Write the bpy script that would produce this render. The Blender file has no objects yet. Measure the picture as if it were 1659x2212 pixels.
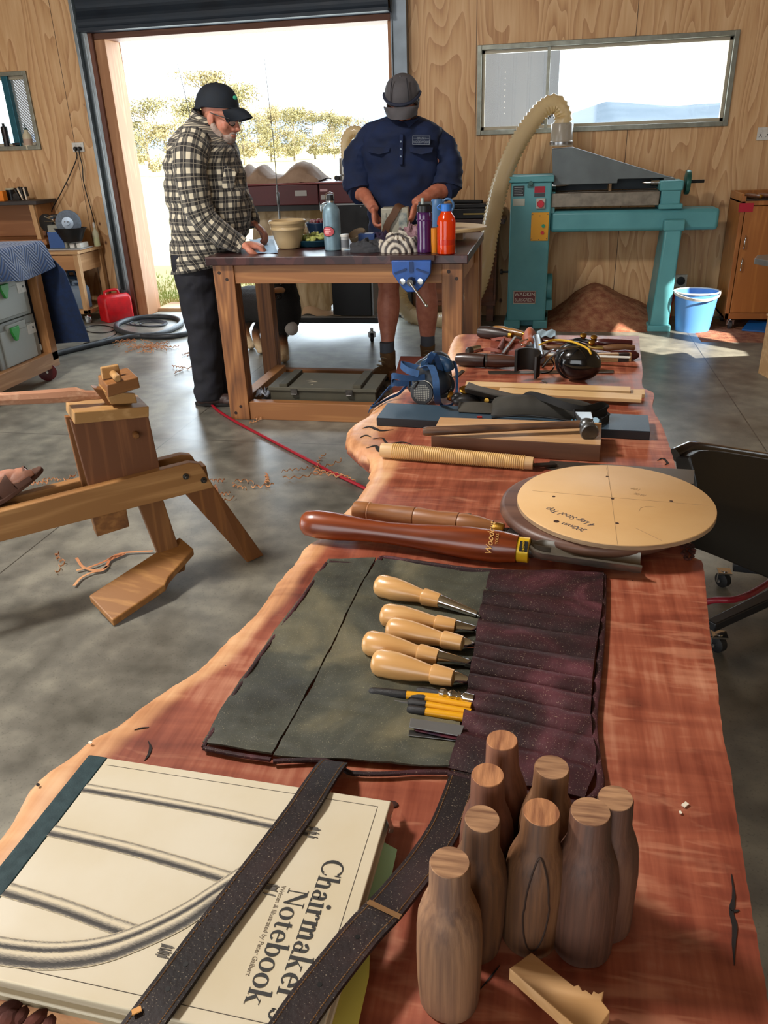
import bpy, math, random
from mathutils import Vector as Vc, Matrix as Mx, noise as NZ
random.seed(7)
S=bpy.context.scene; COL=S.collection
PI=math.pi
# ---------------------------------------------------------------- camera geometry (a pixel of the 1659x2212 frame -> a point on a known plane)
FPX=1700.;CX=829.5;CY=1106.;TH=math.radians(25.3);PS=math.radians(12.);RHO=.038;HC=1.45
CF=Vc((-math.sin(PS)*math.cos(TH),math.cos(PS)*math.cos(TH),-math.sin(TH)))
_R=Vc((math.cos(PS),math.sin(PS),0));_U=_R.cross(CF)
CR=_R*math.cos(RHO)-_U*math.sin(RHO);CU=_R*math.sin(RHO)+_U*math.cos(RHO);CC=Vc((0,0,HC))
def ray(x,y): return CF+CR*((x-CX)/FPX)-CU*((y-CY)/FPX)
def G(x,y,z=0.): d=ray(x,y);return CC+d*((z-HC)/d.z)
def YP(x,y,Y): d=ray(x,y);return CC+d*(Y/d.y)
def XP(x,y,X): d=ray(x,y);return CC+d*(X/d.x)
def PLN(x,y,p0,n):
    d=ray(x,y);p0=Vc(p0);n=Vc(n);return CC+d*((p0-CC).dot(n)/d.dot(n))
cam=bpy.data.objects.new('camera',bpy.data.cameras.new('camera'));COL.objects.link(cam)
cam.matrix_world=Mx(((CR.x,CU.x,-CF.x,0),(CR.y,CU.y,-CF.y,0),(CR.z,CU.z,-CF.z,HC),(0,0,0,1)))
cam.data.sensor_fit='VERTICAL';cam.data.sensor_height=24;cam.data.lens=24*FPX/2212;cam.data.clip_start=.02;cam.data.clip_end=2000
S.camera=cam
# ---------------------------------------------------------------- mesh builder
def V(*a): return Vc(a)
def ctr(pts,n):
    """Catmull-Rom through pts, n steps per span"""
    P=[Vc(p) for p in pts];out=[]
    for i in range(len(P)-1):
        a=P[i-1] if i>0 else P[i]*2-P[i+1];b=P[i];c=P[i+1];d=P[i+2] if i+2<len(P) else P[i+1]*2-P[i]
        for k in range(n):
            t=k/n;out.append(.5*((2*b)+(c-a)*t+(2*a-5*b+4*c-d)*t*t+(3*b-a-3*c+d)*t**3))
    out.append(P[-1]);return out
def frame_of(d):
    d=Vc(d).normalized();a=Vc((0,0,1)) if abs(d.z)<.9 else Vc((1,0,0))
    x=a.cross(d).normalized();return x,d.cross(x).normalized(),d
class M:
    def __init__(s,T=None): s.v=[];s.f=[];s.T=T;s.uv=None
    def add(s,vs,fs):
        o=len(s.v)
        for p in vs:
            p=Vc(p);s.v.append(s.T@p if s.T else p)
        s.f+=[tuple(o+i for i in f) for f in fs];return s
    def box(s,x0,y0,z0,x1,y1,z1):
        return s.add([(x,y,z) for z in(z0,z1) for y in(y0,y1) for x in(x0,x1)],[(0,2,3,1),(4,5,7,6),(0,1,5,4),(2,6,7,3),(0,4,6,2),(1,3,7,5)])
    def bx(s,c,sz,rot=None):
        h=Vc(sz)/2;R=rot if rot else Mx.Identity(3);c=Vc(c)
        vs=[c+R@Vc((x*h.x,y*h.y,z*h.z)) for z in(-1,1) for y in(-1,1) for x in(-1,1)]
        return s.add(vs,[(0,2,3,1),(4,5,7,6),(0,1,5,4),(2,6,7,3),(0,4,6,2),(1,3,7,5)])
    def beam(s,a,b,w,h,w1=None,h1=None,up=(0,0,1)):
        a=Vc(a);b=Vc(b);d=(b-a).normalized();x=d.cross(Vc(up)).normalized();y=x.cross(d).normalized()
        w1=w if w1 is None else w1;h1=h if h1 is None else h1;vs=[]
        for p,ww,hh in((a,w,h),(b,w1,h1)):
            for sx,sy in((-1,-1),(1,-1),(1,1),(-1,1)): vs.append(p+x*sx*ww/2+y*sy*hh/2)
        return s.add(vs,[(3,2,1,0),(4,5,6,7),(0,1,5,4),(1,2,6,5),(2,3,7,6),(3,0,4,7)])
    def prism(s,pts,ext):
        n=len(pts);e=Vc(ext);P=[Vc(p) for p in pts]
        return s.add(P+[p+e for p in P],[tuple(range(n))[::-1],tuple(range(n,2*n))]+[(i,(i+1)%n,n+(i+1)%n,n+i) for i in range(n)])
    def tube(s,pts,r,n=10,closed=False,caps=True,sq=1.):
        P=[Vc(p) for p in pts];m=len(P);rr=r if hasattr(r,'__len__') else [r]*m
        vs=[];px=None
        for i in range(m):
            if closed: d=P[(i+1)%m]-P[i-1]
            else: d=P[min(i+1,m-1)]-P[max(i-1,0)]
            if d.length<1e-9: d=Vc((0,0,1))
            d.normalize()
            if px is None: x,y,_=frame_of(d)
            else:
                x=px-d*px.dot(d);x=x.normalized() if x.length>1e-6 else frame_of(d)[0]
                y=d.cross(x)
            px=x
            for k in range(n):
                a=2*PI*k/n;vs.append(P[i]+x*math.cos(a)*rr[i]+y*math.sin(a)*rr[i]*sq)
        fs=[]
        for i in range(m if closed else m-1):
            j=(i+1)%m
            for k in range(n): fs.append((i*n+k,i*n+(k+1)%n,j*n+(k+1)%n,j*n+k))
        if caps and not closed: fs+=[tuple(range(n))[::-1],tuple((m-1)*n+k for k in range(n))]
        return s.add(vs,fs)
    def lathe(s,p0,ax,prof,n=24,sx=1.,caps=True):
        """prof: (t along axis, radius)"""
        x,y,d=frame_of(ax);p0=Vc(p0);vs=[]
        for t,r in prof:
            for k in range(n):
                a=2*PI*k/n;vs.append(p0+d*t+x*math.cos(a)*r*sx+y*math.sin(a)*r)
        m=len(prof);fs=[(i*n+k,i*n+(k+1)%n,(i+1)*n+(k+1)%n,(i+1)*n+k) for i in range(m-1) for k in range(n)]
        if caps: fs+=[tuple(range(n))[::-1],tuple((m-1)*n+k for k in range(n))]
        return s.add(vs,fs)
    def ell(s,c,r,rot=None,nu=16,nv=10):
        c=Vc(c);R=rot if rot else Mx.Identity(3);vs=[c+R@Vc((0,0,-r[2]))]
        for j in range(1,nv):
            b=-PI/2+PI*j/nv
            for i in range(nu):
                a=2*PI*i/nu;vs.append(c+R@Vc((r[0]*math.cos(b)*math.cos(a),r[1]*math.cos(b)*math.sin(a),r[2]*math.sin(b))))
        vs.append(c+R@Vc((0,0,r[2])));L=len(vs)-1
        fs=[(0,1+(i+1)%nu,1+i) for i in range(nu)]+[(1+(j-1)*nu+i,1+(j-1)*nu+(i+1)%nu,1+j*nu+(i+1)%nu,1+j*nu+i) for j in range(1,nv-1) for i in range(nu)]
        fs+=[(L,1+(nv-2)*nu+i,1+(nv-2)*nu+(i+1)%nu) for i in range(nu)]
        return s.add(vs,fs)
    def grid(s,fn,nu,nv,th=0.,wrap=False):
        """fn(u,v)->point, optional thickness downwards along -normal"""
        vs=[Vc(fn(i/nu,j/nv)) for j in range(nv+1) for i in range(nu+1)];w=nu+1
        fs=[(j*w+i,j*w+i+1,(j+1)*w+i+1,(j+1)*w+i) for j in range(nv) for i in range(nu)]
        if th:
            N=[Vc() for _ in vs]
            for f in fs:
                n=(vs[f[1]]-vs[f[0]]).cross(vs[f[2]]-vs[f[0]])
                for i in f:N[i]+=n
            L=len(vs);vs=vs+[p-(N[i].normalized() if N[i].length>0 else Vc((0,0,1)))*th for i,p in enumerate(vs)]
            fs=fs+[tuple(L+i for i in f[::-1]) for f in fs]
            bd=[j for j in range(w)]+[j*w+nu for j in range(1,nv+1)]+[nv*w+i for i in range(nu-1,-1,-1)]+[j*w for j in range(nv-1,0,-1)]
            for k in range(len(bd)):
                a=bd[k];b=bd[(k+1)%len(bd)];fs.append((b,a,L+a,L+b))
        return s.add(vs,fs)
    def ribbon(s,pts,w,th,side=None,taper=None):
        """flat strap along pts; side = list of across directions or one"""
        P=[Vc(p) for p in pts];m=len(P);vs=[]
        for i in range(m):
            d=(P[min(i+1,m-1)]-P[max(i-1,0)]).normalized()
            sd=side[i] if isinstance(side,list) else side
            sd=Vc(sd) if sd is not None else d.cross(Vc((0,0,1)));sd=(sd-d*sd.dot(d)).normalized()
            nn=sd.cross(d).normalized();ww=w*(taper[i] if taper else 1)
            for a,b in((-1,-1),(1,-1),(1,1),(-1,1)): vs.append(P[i]+sd*a*ww/2+nn*b*th/2)
        fs=[(i*4+k,i*4+(k+1)%4,(i+1)*4+(k+1)%4,(i+1)*4+k) for i in range(m-1) for k in range(4)]+[(3,2,1,0),tuple((m-1)*4+k for k in range(4))]
        return s.add(vs,fs)
def mk_obj(name,m,mat,origin,smooth=True,bevel=0,sub=0,angle=38):
    me=bpy.data.meshes.new(name);o0=Vc(origin)
    me.from_pydata([p-o0 for p in m.v],[],m.f);me.validate()
    me.materials.append(mat)
    import bmesh as _b
    bm=_b.new();bm.from_mesh(me);_b.ops.recalc_face_normals(bm,faces=bm.faces);bm.to_mesh(me);bm.free()
    if smooth:
        me.polygons.foreach_set('use_smooth',[True]*len(me.polygons))
        if not sub: me.set_sharp_from_angle(angle=math.radians(angle))
    if m.uv:
        at=me.attributes.new('sap','FLOAT','POINT');at.data.foreach_set('value',m.uv)
    if getattr(m,'pl',None):
        at=me.attributes.new('pl','FLOAT_VECTOR','POINT');at.data.foreach_set('vector',[c for p in m.pl for c in p])
    o=bpy.data.objects.new(name,me);COL.objects.link(o)
    if bevel:
        b=o.modifiers.new('bevel','BEVEL');b.width=bevel;b.segments=2;b.limit_method='ANGLE';b.angle_limit=math.radians(40)
    if sub:
        b=o.modifiers.new('sub','SUBSURF');b.levels=sub;b.render_levels=sub
    return o
def part(name,m,mat,par,label=None,**k):
    o=mk_obj(name,m,mat,origin_of(par),**k);o.parent=par
    if label:o['label']=label
    return o
ORG={}
def origin_of(o): return ORG[o.name]
def part_(*a,**k):
    o=part(*a,**k);ORG[o.name]=Vc(origin_of(a[3]));return o
def thing(name,label,cat,loc,group=None):
    o=bpy.data.objects.new(name,None);COL.objects.link(o);o.location=Vc(loc);o.empty_display_size=.05
    ORG[o.name]=Vc(loc);o['label']=label;o['category']=cat
    if group:o['group']=group
    return o
def solo(name,m,mat,label,cat,group=None,kind=None,**k):
    xs=[p.x for p in m.v];ys=[p.y for p in m.v];zs=[p.z for p in m.v]
    og=Vc(((min(xs)+max(xs))/2,(min(ys)+max(ys))/2,min(zs)))
    o=mk_obj(name,m,mat,og,**k);o.location=og;ORG[o.name]=og
    if label:o['label']=label
    if cat:o['category']=cat
    if group:o['group']=group
    if kind:o['kind']=kind
    return o
def struct(name,m,mat,parent=None,**k):
    if parent:
        return part(name,m,mat,parent,**k)
    o=solo(name,m,mat,None,None,kind='structure',**k);return o
def dup(r,loc,label,rz=None,scale=None):
    c=r.copy();COL.objects.link(c);c.location=Vc(loc);c['label']=label
    if rz is not None:c.rotation_euler=(0,0,rz)
    if scale:c.scale=scale
    for ch in r.children:
        d=ch.copy();COL.objects.link(d);d.parent=c
        for g in ch.children:
            e=g.copy();COL.objects.link(e);e.parent=d
    return c
def text_m(s,size,T,ext=.0004,shear=0,sx=1.,align='CENTER'):
    cu=bpy.data.curves.new('t','FONT');cu.body=s;cu.size=size;cu.extrude=ext;cu.align_x=align;cu.align_y='CENTER';cu.shear=shear
    o=bpy.data.objects.new('t',cu);COL.objects.link(o);dg=bpy.context.evaluated_depsgraph_get();me=bpy.data.meshes.new_from_object(o.evaluated_get(dg))
    m=M(T@Mx.Diagonal((sx,1,1,1)));m.add([v.co for v in me.vertices],[tuple(p.vertices) for p in me.polygons])
    bpy.data.objects.remove(o);bpy.data.curves.remove(cu);bpy.data.meshes.remove(me);return m
def basis(o,x,y):
    x=Vc(x).normalized();y=Vc(y);y=(y-x*x.dot(y)).normalized();z=x.cross(y);o=Vc(o)
    return Mx(((x.x,y.x,z.x,o.x),(x.y,y.y,z.y,o.y),(x.z,y.z,z.z,o.z),(0,0,0,1)))
# ---------------------------------------------------------------- materials
def nodes(name):
    m=bpy.data.materials.new(name);m.use_nodes=True;nt=m.node_tree;nt.nodes.clear()
    out=nt.nodes.new('ShaderNodeOutputMaterial');b=nt.nodes.new('ShaderNodeBsdfPrincipled');nt.links.new(b.outputs[0],out.inputs[0])
    return m,nt,b
def N(nt,t,**k):
    n=nt.nodes.new(t)
    for a,b in k.items():
        if a.startswith('i_'): n.inputs[int(a[2:]) if a[2:].isdigit() else a[2:].replace('_',' ')].default_value=b
        else:setattr(n,a,b)
    return n
def L(nt,a,b): nt.links.new(a,b)
def rgb(h):
    if isinstance(h,str):
        c=[int(h[i:i+2],16)/255 for i in(0,2,4)];return tuple(((x/12.92) if x<.04045 else ((x+.055)/1.055)**2.4) for x in c)+(1,)
    return tuple(h)+(1,) if len(h)==3 else h
def coord(nt,scale=(1,1,1),rot=(0,0,0),rnd=True):
    tc=N(nt,'ShaderNodeTexCoord');mp=N(nt,'ShaderNodeMapping');mp.inputs['Scale'].default_value=scale;mp.inputs['Rotation'].default_value=rot
    if rnd:
        oi=N(nt,'ShaderNodeObjectInfo');ad=N(nt,'ShaderNodeVectorMath',operation='MULTIPLY_ADD');cb=N(nt,'ShaderNodeCombineXYZ')
        for i in range(3):L(nt,oi.outputs['Random'],cb.inputs[i])
        L(nt,cb.outputs[0],ad.inputs[0]);ad.inputs[1].default_value=(3.7,5.1,7.3);L(nt,tc.outputs['Object'],ad.inputs[2]);L(nt,ad.outputs[0],mp.inputs[0])
    else: L(nt,tc.outputs['Object'],mp.inputs[0])
    return mp.outputs[0]
def ramp(nt,stops):
    r=N(nt,'ShaderNodeValToRGB');e=r.color_ramp.elements
    while len(e)<len(stops):e.new(.5)
    for x,(p,c) in zip(e,stops):x.position=p;x.color=rgb(c)
    return r
def bump(nt,b,h,st=.3,d=.002):
    n=N(nt,'ShaderNodeBump');n.inputs['Strength'].default_value=st;n.inputs['Distance'].default_value=d;L(nt,h,n.inputs['Height']);L(nt,n.outputs[0],b.inputs['Normal'])
_mc={}
def mat(name,c,rough=.5,metal=0.,c2=None,ns=20.,bs=0.,bd=.001,spec=.5,trans=0.,alpha=1.,sss=0.,coat=0.,ior=1.45,sheen=0.,stretch=(1,1,1)):
    if name in _mc:return _mc[name]
    m,nt,b=nodes(name);b.inputs['Roughness'].default_value=rough;b.inputs['Metallic'].default_value=metal;b.inputs['Specular IOR Level'].default_value=spec
    b.inputs['Base Color'].default_value=rgb(c);b.inputs['Transmission Weight'].default_value=trans;b.inputs['Alpha'].default_value=alpha;b.inputs['Coat Weight'].default_value=coat;b.inputs['IOR'].default_value=ior
    b.inputs['Sheen Weight'].default_value=sheen
    if sss:b.inputs['Subsurface Weight'].default_value=sss;b.inputs['Subsurface Scale'].default_value=.01
    co=coord(nt,stretch);nz=N(nt,'ShaderNodeTexNoise');nz.inputs['Scale'].default_value=ns;nz.inputs['Detail'].default_value=6;L(nt,co,nz.inputs[0])
    if c2:
        r=ramp(nt,[(.35,c),(.68,c2)]);L(nt,nz.outputs[0],r.inputs[0]);L(nt,r.outputs[0],b.inputs['Base Color'])
    rr=N(nt,'ShaderNodeMapRange');rr.inputs['To Min'].default_value=max(.02,rough-.12);rr.inputs['To Max'].default_value=min(1,rough+.12);L(nt,nz.outputs[0],rr.inputs[0]);L(nt,rr.outputs[0],b.inputs['Roughness'])
    if bs:
        n2=N(nt,'ShaderNodeTexNoise');n2.inputs['Scale'].default_value=ns*6;n2.inputs['Detail'].default_value=4;L(nt,co,n2.inputs[0]);bump(nt,b,n2.outputs[0],bs,bd)
    _mc[name]=m;return m
def wood(name,c1,c2,axis='X',sc=1.,rough=.5,ring=14.,bs=.15,coat=0.,c3=None,fine=1.,rz=0.):
    """long grain along axis; ring bands from contours of stretched noise + fine fibre"""
    if name in _mc:return _mc[name]
    m,nt,b=nodes(name);b.inputs['Roughness'].default_value=rough;b.inputs['Coat Weight'].default_value=coat;b.inputs['Coat Roughness'].default_value=.15
    k=dict(X=(.12,1,1),Y=(1,.12,1),Z=(1,1,.12))[axis]
    def co_(s):
        if not rz: return coord(nt,s)
        c0=coord(nt,(1,1,1),(0,0,-rz));mp=N(nt,'ShaderNodeMapping');mp.inputs['Scale'].default_value=s;L(nt,c0,mp.inputs[0]);return mp.outputs[0]
    co=co_(tuple(a*sc for a in k))
    n1=N(nt,'ShaderNodeTexNoise');n1.inputs['Scale'].default_value=4.;n1.inputs['Detail'].default_value=2;L(nt,co,n1.inputs[0])
    mu=N(nt,'ShaderNodeMath',operation='MULTIPLY');mu.inputs[1].default_value=ring;L(nt,n1.outputs[0],mu.inputs[0])
    fr0=N(nt,'ShaderNodeMath',operation='PINGPONG');fr0.inputs[1].default_value=.5;L(nt,mu.outputs[0],fr0.inputs[0]);fr=N(nt,'ShaderNodeMath',operation='MULTIPLY');fr.inputs[1].default_value=2.;L(nt,fr0.outputs[0],fr.inputs[0])
    kk=tuple((a*(.25 if a<.5 else 1)) for a in k)
    co2=co_(tuple(a*sc for a in kk))
    n2=N(nt,'ShaderNodeTexNoise');n2.inputs['Scale'].default_value=60.*fine;n2.inputs['Detail'].default_value=5;L(nt,co2,n2.inputs[0])
    mx=N(nt,'ShaderNodeMath',operation='MULTIPLY_ADD');L(nt,fr.outputs[0],mx.inputs[0]);mx.inputs[1].default_value=.38
    m2=N(nt,'ShaderNodeMath',operation='MULTIPLY');L(nt,n2.outputs[0],m2.inputs[0]);m2.inputs[1].default_value=.85;L(nt,m2.outputs[0],mx.inputs[2])
    st=[(.15,c1),(.62,c2),(.92,c3 or c2)] if not c3 else [(.15,c1),(.55,c2),(.95,c3)]
    r=ramp(nt,st);L(nt,mx.outputs[0],r.inputs[0]);L(nt,r.outputs[0],b.inputs['Base Color'])
    if bs:bump(nt,b,n2.outputs[0],bs,.001)
    _mc[name]=m;return m
def glow(name,c,st):
    m,nt,b=nodes(name);nt.nodes.remove(b);e=N(nt,'ShaderNodeEmission');e.inputs[0].default_value=rgb(c);e.inputs[1].default_value=st
    L(nt,e.outputs[0],[n for n in nt.nodes if n.type=='OUTPUT_MATERIAL'][0].inputs[0]);return m
def loft(m,rings,n=28,wr=0.,seed=0,caps=True,pw=2.3):
    """rings: (centre, xdir*rx, ydir*ry); keeps arc length / height in m.pl for woven patterns"""
    if not hasattr(m,'pl'): m.pl=[]
    o=len(m.v);acc=0;R=len(rings);prev=None;vs=[]
    for i,(c,a,b) in enumerate(rings):
        c=Vc(c);a=Vc(a);b=Vc(b)
        if prev is not None: acc+=(c-prev).length
        prev=c;rr=(a.length+b.length)/2
        for k in range(n+1):
            t=2*PI*(k%n)/n;ca,sa=math.cos(t),math.sin(t);e=2/pw
            p=c+a*(abs(ca)**e*(1 if ca>=0 else -1))+b*(abs(sa)**e*(1 if sa>=0 else -1))
            if wr: 
                d=(p-c).normalized();p=p+d*wr*(NZ.noise(Vc((p.x*9+seed,p.y*9,p.z*14)))+.6*NZ.noise(Vc((p.x*24,p.y*24+seed,p.z*38))))
            vs.append(p);m.pl.append((2*PI*k/n*rr*1.0,0,acc))
    fs=[(i*(n+1)+k,i*(n+1)+k+1,(i+1)*(n+1)+k+1,(i+1)*(n+1)+k) for i in range(R-1) for k in range(n)]
    if caps: fs+=[tuple(range(n))[::-1],tuple((R-1)*(n+1)+k for k in range(n))]
    return m.add(vs,fs)
def limb(m,pts,rad,n=16,steps=6,wr=0.,seed=0,flat=1.):
    P=ctr(pts,steps);k=len(pts)-1;rings=[];px=None
    for i,p in enumerate(P):
        t=i/steps;j=min(int(t),k-1);f=t-j;r=rad[j]*(1-f)+rad[j+1]*f
        d=(P[min(i+1,len(P)-1)]-P[max(i-1,0)]).normalized()
        if px is None: px=frame_of(d)[0]
        px=(px-d*px.dot(d)).normalized();y=d.cross(px);rings.append((p,px*r,y*r*flat))
    return loft(m,rings,n,wr,seed,pw=2.05)
def fuse(name,m,mat,par,vox=.006,sm=4,label=None):
    o=part_(name,m,mat,par,label)
    r=o.modifiers.new('remesh','REMESH');r.mode='VOXEL';r.voxel_size=vox;r.use_smooth_shade=True
    s=o.modifiers.new('smooth','SMOOTH');s.iterations=sm;s.factor=.5
    return o
steel=lambda:mat('steel','9a9c9e',.3,1.,c2='77797b',ns=30)
dsteel=lambda:mat('dark_steel','4a4846',.38,.9,c2='63605c',ns=40,bs=.1)
black=lambda:mat('black_plastic','0d0d0f',.38,c2='161618')
blackr=lambda:mat('black_rubber','101113',.6,c2='1b1b1d',bs=.1)
brass=lambda:mat('brass','b58a3c',.3,1.,c2='9a7330')
chrome=lambda:mat('chrome','c8cacc',.14,1.)
white=lambda:mat('white_plastic','d8d6cf',.4,c2='c4c1ba')
# ================================================================ SETTING
YW=7.15
def plywood(name,seam0=-.64):
    m,nt,b=nodes(name);b.inputs['Roughness'].default_value=.55
    tc=N(nt,'ShaderNodeTexCoord');sep=N(nt,'ShaderNodeSeparateXYZ');L(nt,tc.outputs['Object'],sep.inputs[0])
    sh=N(nt,'ShaderNodeMath',operation='SUBTRACT');L(nt,sep.outputs[0],sh.inputs[0]);sh.inputs[1].default_value=seam0
    dv=N(nt,'ShaderNodeMath',operation='DIVIDE');L(nt,sh.outputs[0],dv.inputs[0]);dv.inputs[1].default_value=1.2
    fl=N(nt,'ShaderNodeMath',operation='FLOOR');L(nt,dv.outputs[0],fl.inputs[0])
    cb=N(nt,'ShaderNodeCombineXYZ');L(nt,fl.outputs[0],cb.inputs[2])
    mad=N(nt,'ShaderNodeVectorMath',operation='MULTIPLY_ADD');L(nt,cb.outputs[0],mad.inputs[0]);mad.inputs[1].default_value=(1,1,3.3);L(nt,tc.outputs['Object'],mad.inputs[2])
    mp=N(nt,'ShaderNodeMapping');mp.inputs['Scale'].default_value=(1.9,1,.34);L(nt,mad.outputs[0],mp.inputs[0])
    n1=N(nt,'ShaderNodeTexNoise');n1.inputs['Scale'].default_value=1.6;n1.inputs['Detail'].default_value=1.5;n1.inputs['Distortion'].default_value=.35;L(nt,mp.outputs[0],n1.inputs[0])
    mu=N(nt,'ShaderNodeMath',operation='MULTIPLY');mu.inputs[1].default_value=17;L(nt,n1.outputs[0],mu.inputs[0])
    fr=N(nt,'ShaderNodeMath',operation='FRACT');L(nt,mu.outputs[0],fr.inputs[0])
    mp2=N(nt,'ShaderNodeMapping');mp2.inputs['Scale'].default_value=(1,1,.06);L(nt,tc.outputs['Object'],mp2.inputs[0])
    n2=N(nt,'ShaderNodeTexNoise');n2.inputs['Scale'].default_value=70;n2.inputs['Detail'].default_value=4;L(nt,mp2.outputs[0],n2.inputs[0])
    a=N(nt,'ShaderNodeMath',operation='MULTIPLY_ADD');L(nt,fr.outputs[0],a.inputs[0]);a.inputs[1].default_value=.42;m2=N(nt,'ShaderNodeMath',operation='MULTIPLY');m2.inputs[1].default_value=.55;L(nt,n2.outputs[0],m2.inputs[0]);L(nt,m2.outputs[0],a.inputs[2])
    r=ramp(nt,[(.2,'d6b084'),(.55,'c69b6c'),(.86,'a07048')]);L(nt,a.outputs[0],r.inputs[0])
    # knots
    mp3=N(nt,'ShaderNodeMapping');mp3.inputs['Scale'].default_value=(1,1,.7);L(nt,mad.outputs[0],mp3.inputs[0])
    vo=N(nt,'ShaderNodeTexVoronoi');vo.inputs['Scale'].default_value=5.5;L(nt,mp3.outputs[0],vo.inputs[0])
    n3=N(nt,'ShaderNodeTexNoise');n3.inputs['Scale'].default_value=1.3;L(nt,mad.outputs[0],n3.inputs[0])
    th=N(nt,'ShaderNodeMapRange');th.inputs['From Min'].default_value=.47;th.inputs['From Max'].default_value=.66;th.inputs['To Min'].default_value=0;th.inputs['To Max'].default_value=.16;L(nt,n3.outputs[0],th.inputs[0])
    lt=N(nt,'ShaderNodeMath',operation='SUBTRACT');L(nt,th.outputs[0],lt.inputs[0]);L(nt,vo.outputs[0],lt.inputs[1])
    ks=N(nt,'ShaderNodeMapRange');ks.inputs['From Max'].default_value=.05;L(nt,lt.outputs[0],ks.inputs[0])
    mx=N(nt,'ShaderNodeMixRGB');mx.inputs[2].default_value=rgb('5a3220');L(nt,ks.outputs[0],mx.inputs[0]);L(nt,r.outputs[0],mx.inputs[1])
    # seams
    fr2=N(nt,'ShaderNodeMath',operation='FRACT');L(nt,dv.outputs[0],fr2.inputs[0]);se=N(nt,'ShaderNodeMath',operation='LESS_THAN');L(nt,fr2.outputs[0],se.inputs[0]);se.inputs[1].default_value=.0045
    mx2=N(nt,'ShaderNodeMixRGB');mx2.inputs[2].default_value=rgb('4e3520');L(nt,se.outputs[0],mx2.inputs[0]);L(nt,mx.outputs[0],mx2.inputs[1])
    L(nt,mx2.outputs[0],b.inputs['Base Color']);bump(nt,b,n2.outputs[0],.1,.001)
    return m
def floor_mat():
    m,nt,b=nodes('concrete_floor')
    tc=N(nt,'ShaderNodeTexCoord')
    def nz(s,d,w=0):
        n=N(nt,'ShaderNodeTexNoise');n.inputs['Scale'].default_value=s;n.inputs['Detail'].default_value=d;n.inputs['Distortion'].default_value=w;L(nt,tc.outputs['Object'],n.inputs[0]);return n
    n1=nz(1.1,8,.6);n2=nz(9,6);n3=nz(140,2)
    r=ramp(nt,[(.34,'45433c'),(.5,'6a675e'),(.66,'8c887a')]);ad=N(nt,'ShaderNodeMath',operation='MULTIPLY_ADD');L(nt,n2.outputs[0],ad.inputs[0]);ad.inputs[1].default_value=.45
    a2=N(nt,'ShaderNodeMath',operation='MULTIPLY');L(nt,n1.outputs[0],a2.inputs[0]);a2.inputs[1].default_value=.6;L(nt,a2.outputs[0],ad.inputs[2]);L(nt,ad.outputs[0],r.inputs[0])
    r3=ramp(nt,[(.25,'3c3a34'),(.42,'ffffff')]);L(nt,n3.outputs[0],r3.inputs[0]);mx=N(nt,'ShaderNodeMixRGB',blend_type='MULTIPLY');mx.inputs[0].default_value=.35;L(nt,r.outputs[0],mx.inputs[1]);L(nt,r3.outputs[0],mx.inputs[2])
    # saw-cut joints every 2.9 m
    sep=N(nt,'ShaderNodeSeparateXYZ');L(nt,tc.outputs['Object'],sep.inputs[0]);last=mx.outputs[0]
    for i,(off,per) in enumerate(((.35,3.1),(1.05,3.2))):
        s=N(nt,'ShaderNodeMath',operation='ADD');L(nt,sep.outputs[i],s.inputs[0]);s.inputs[1].default_value=off+30*per;d=N(nt,'ShaderNodeMath',operation='MODULO');L(nt,s.outputs[0],d.inputs[0]);d.inputs[1].default_value=per
        l=N(nt,'ShaderNodeMath',operation='LESS_THAN');L(nt,d.outputs[0],l.inputs[0]);l.inputs[1].default_value=.006;mm=N(nt,'ShaderNodeMixRGB');L(nt,l.outputs[0],mm.inputs[0]);L(nt,last,mm.inputs[1]);mm.inputs[2].default_value=rgb('3e3a33');last=mm.outputs[0]
    L(nt,last,b.inputs['Base Color'])
    rr=N(nt,'ShaderNodeMapRange');rr.inputs['From Min'].default_value=.3;rr.inputs['From Max'].default_value=.7;rr.inputs['To Min'].default_value=.26;rr.inputs['To Max'].default_value=.5;L(nt,n1.outputs[0],rr.inputs[0]);L(nt,rr.outputs[0],b.inputs['Roughness'])
    b.inputs['Specular IOR Level'].default_value=.6
    bump(nt,b,n2.outputs[0],.08,.004);return m
PLY=plywood('plywood')
struct('floor',M().box(-6.5,-4,-.12,3.2,7.27,0),floor_mat(),smooth=False)
w=M()
def wseg(x0,x1,z0,z1): w.box(x0,YW,z0,x1,YW+.12,z1)
DL,DR,DT=-3.87,-1.30,2.34
W1=(-.628,1.302,1.455,2.092);W2=(-5.35,-4.575,1.478,2.105)
wseg(-6.5,W2[0],0,4.2);wseg(W2[0],W2[1],0,W2[2]);wseg(W2[0],W2[1],W2[3],4.2);wseg(W2[1],DL,0,4.2)
wseg(DL,DR,DT,4.2);wseg(DR,W1[0],0,4.2);wseg(W1[0],W1[1],0,W1[2]);wseg(W1[0],W1[1],W1[3],4.2);wseg(W1[1],3.2,0,4.2)
o=mk_obj('wall_back',w,PLY,(0,0,0),smooth=False);o['kind']='structure'
wallm=mat('painted_board','a08560',.7,c2='8f7552',ns=3)
def wallbox(name,m): 
    o=mk_obj(name,m,wallm,(0,0,0),smooth=False);o['kind']='structure'
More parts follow.
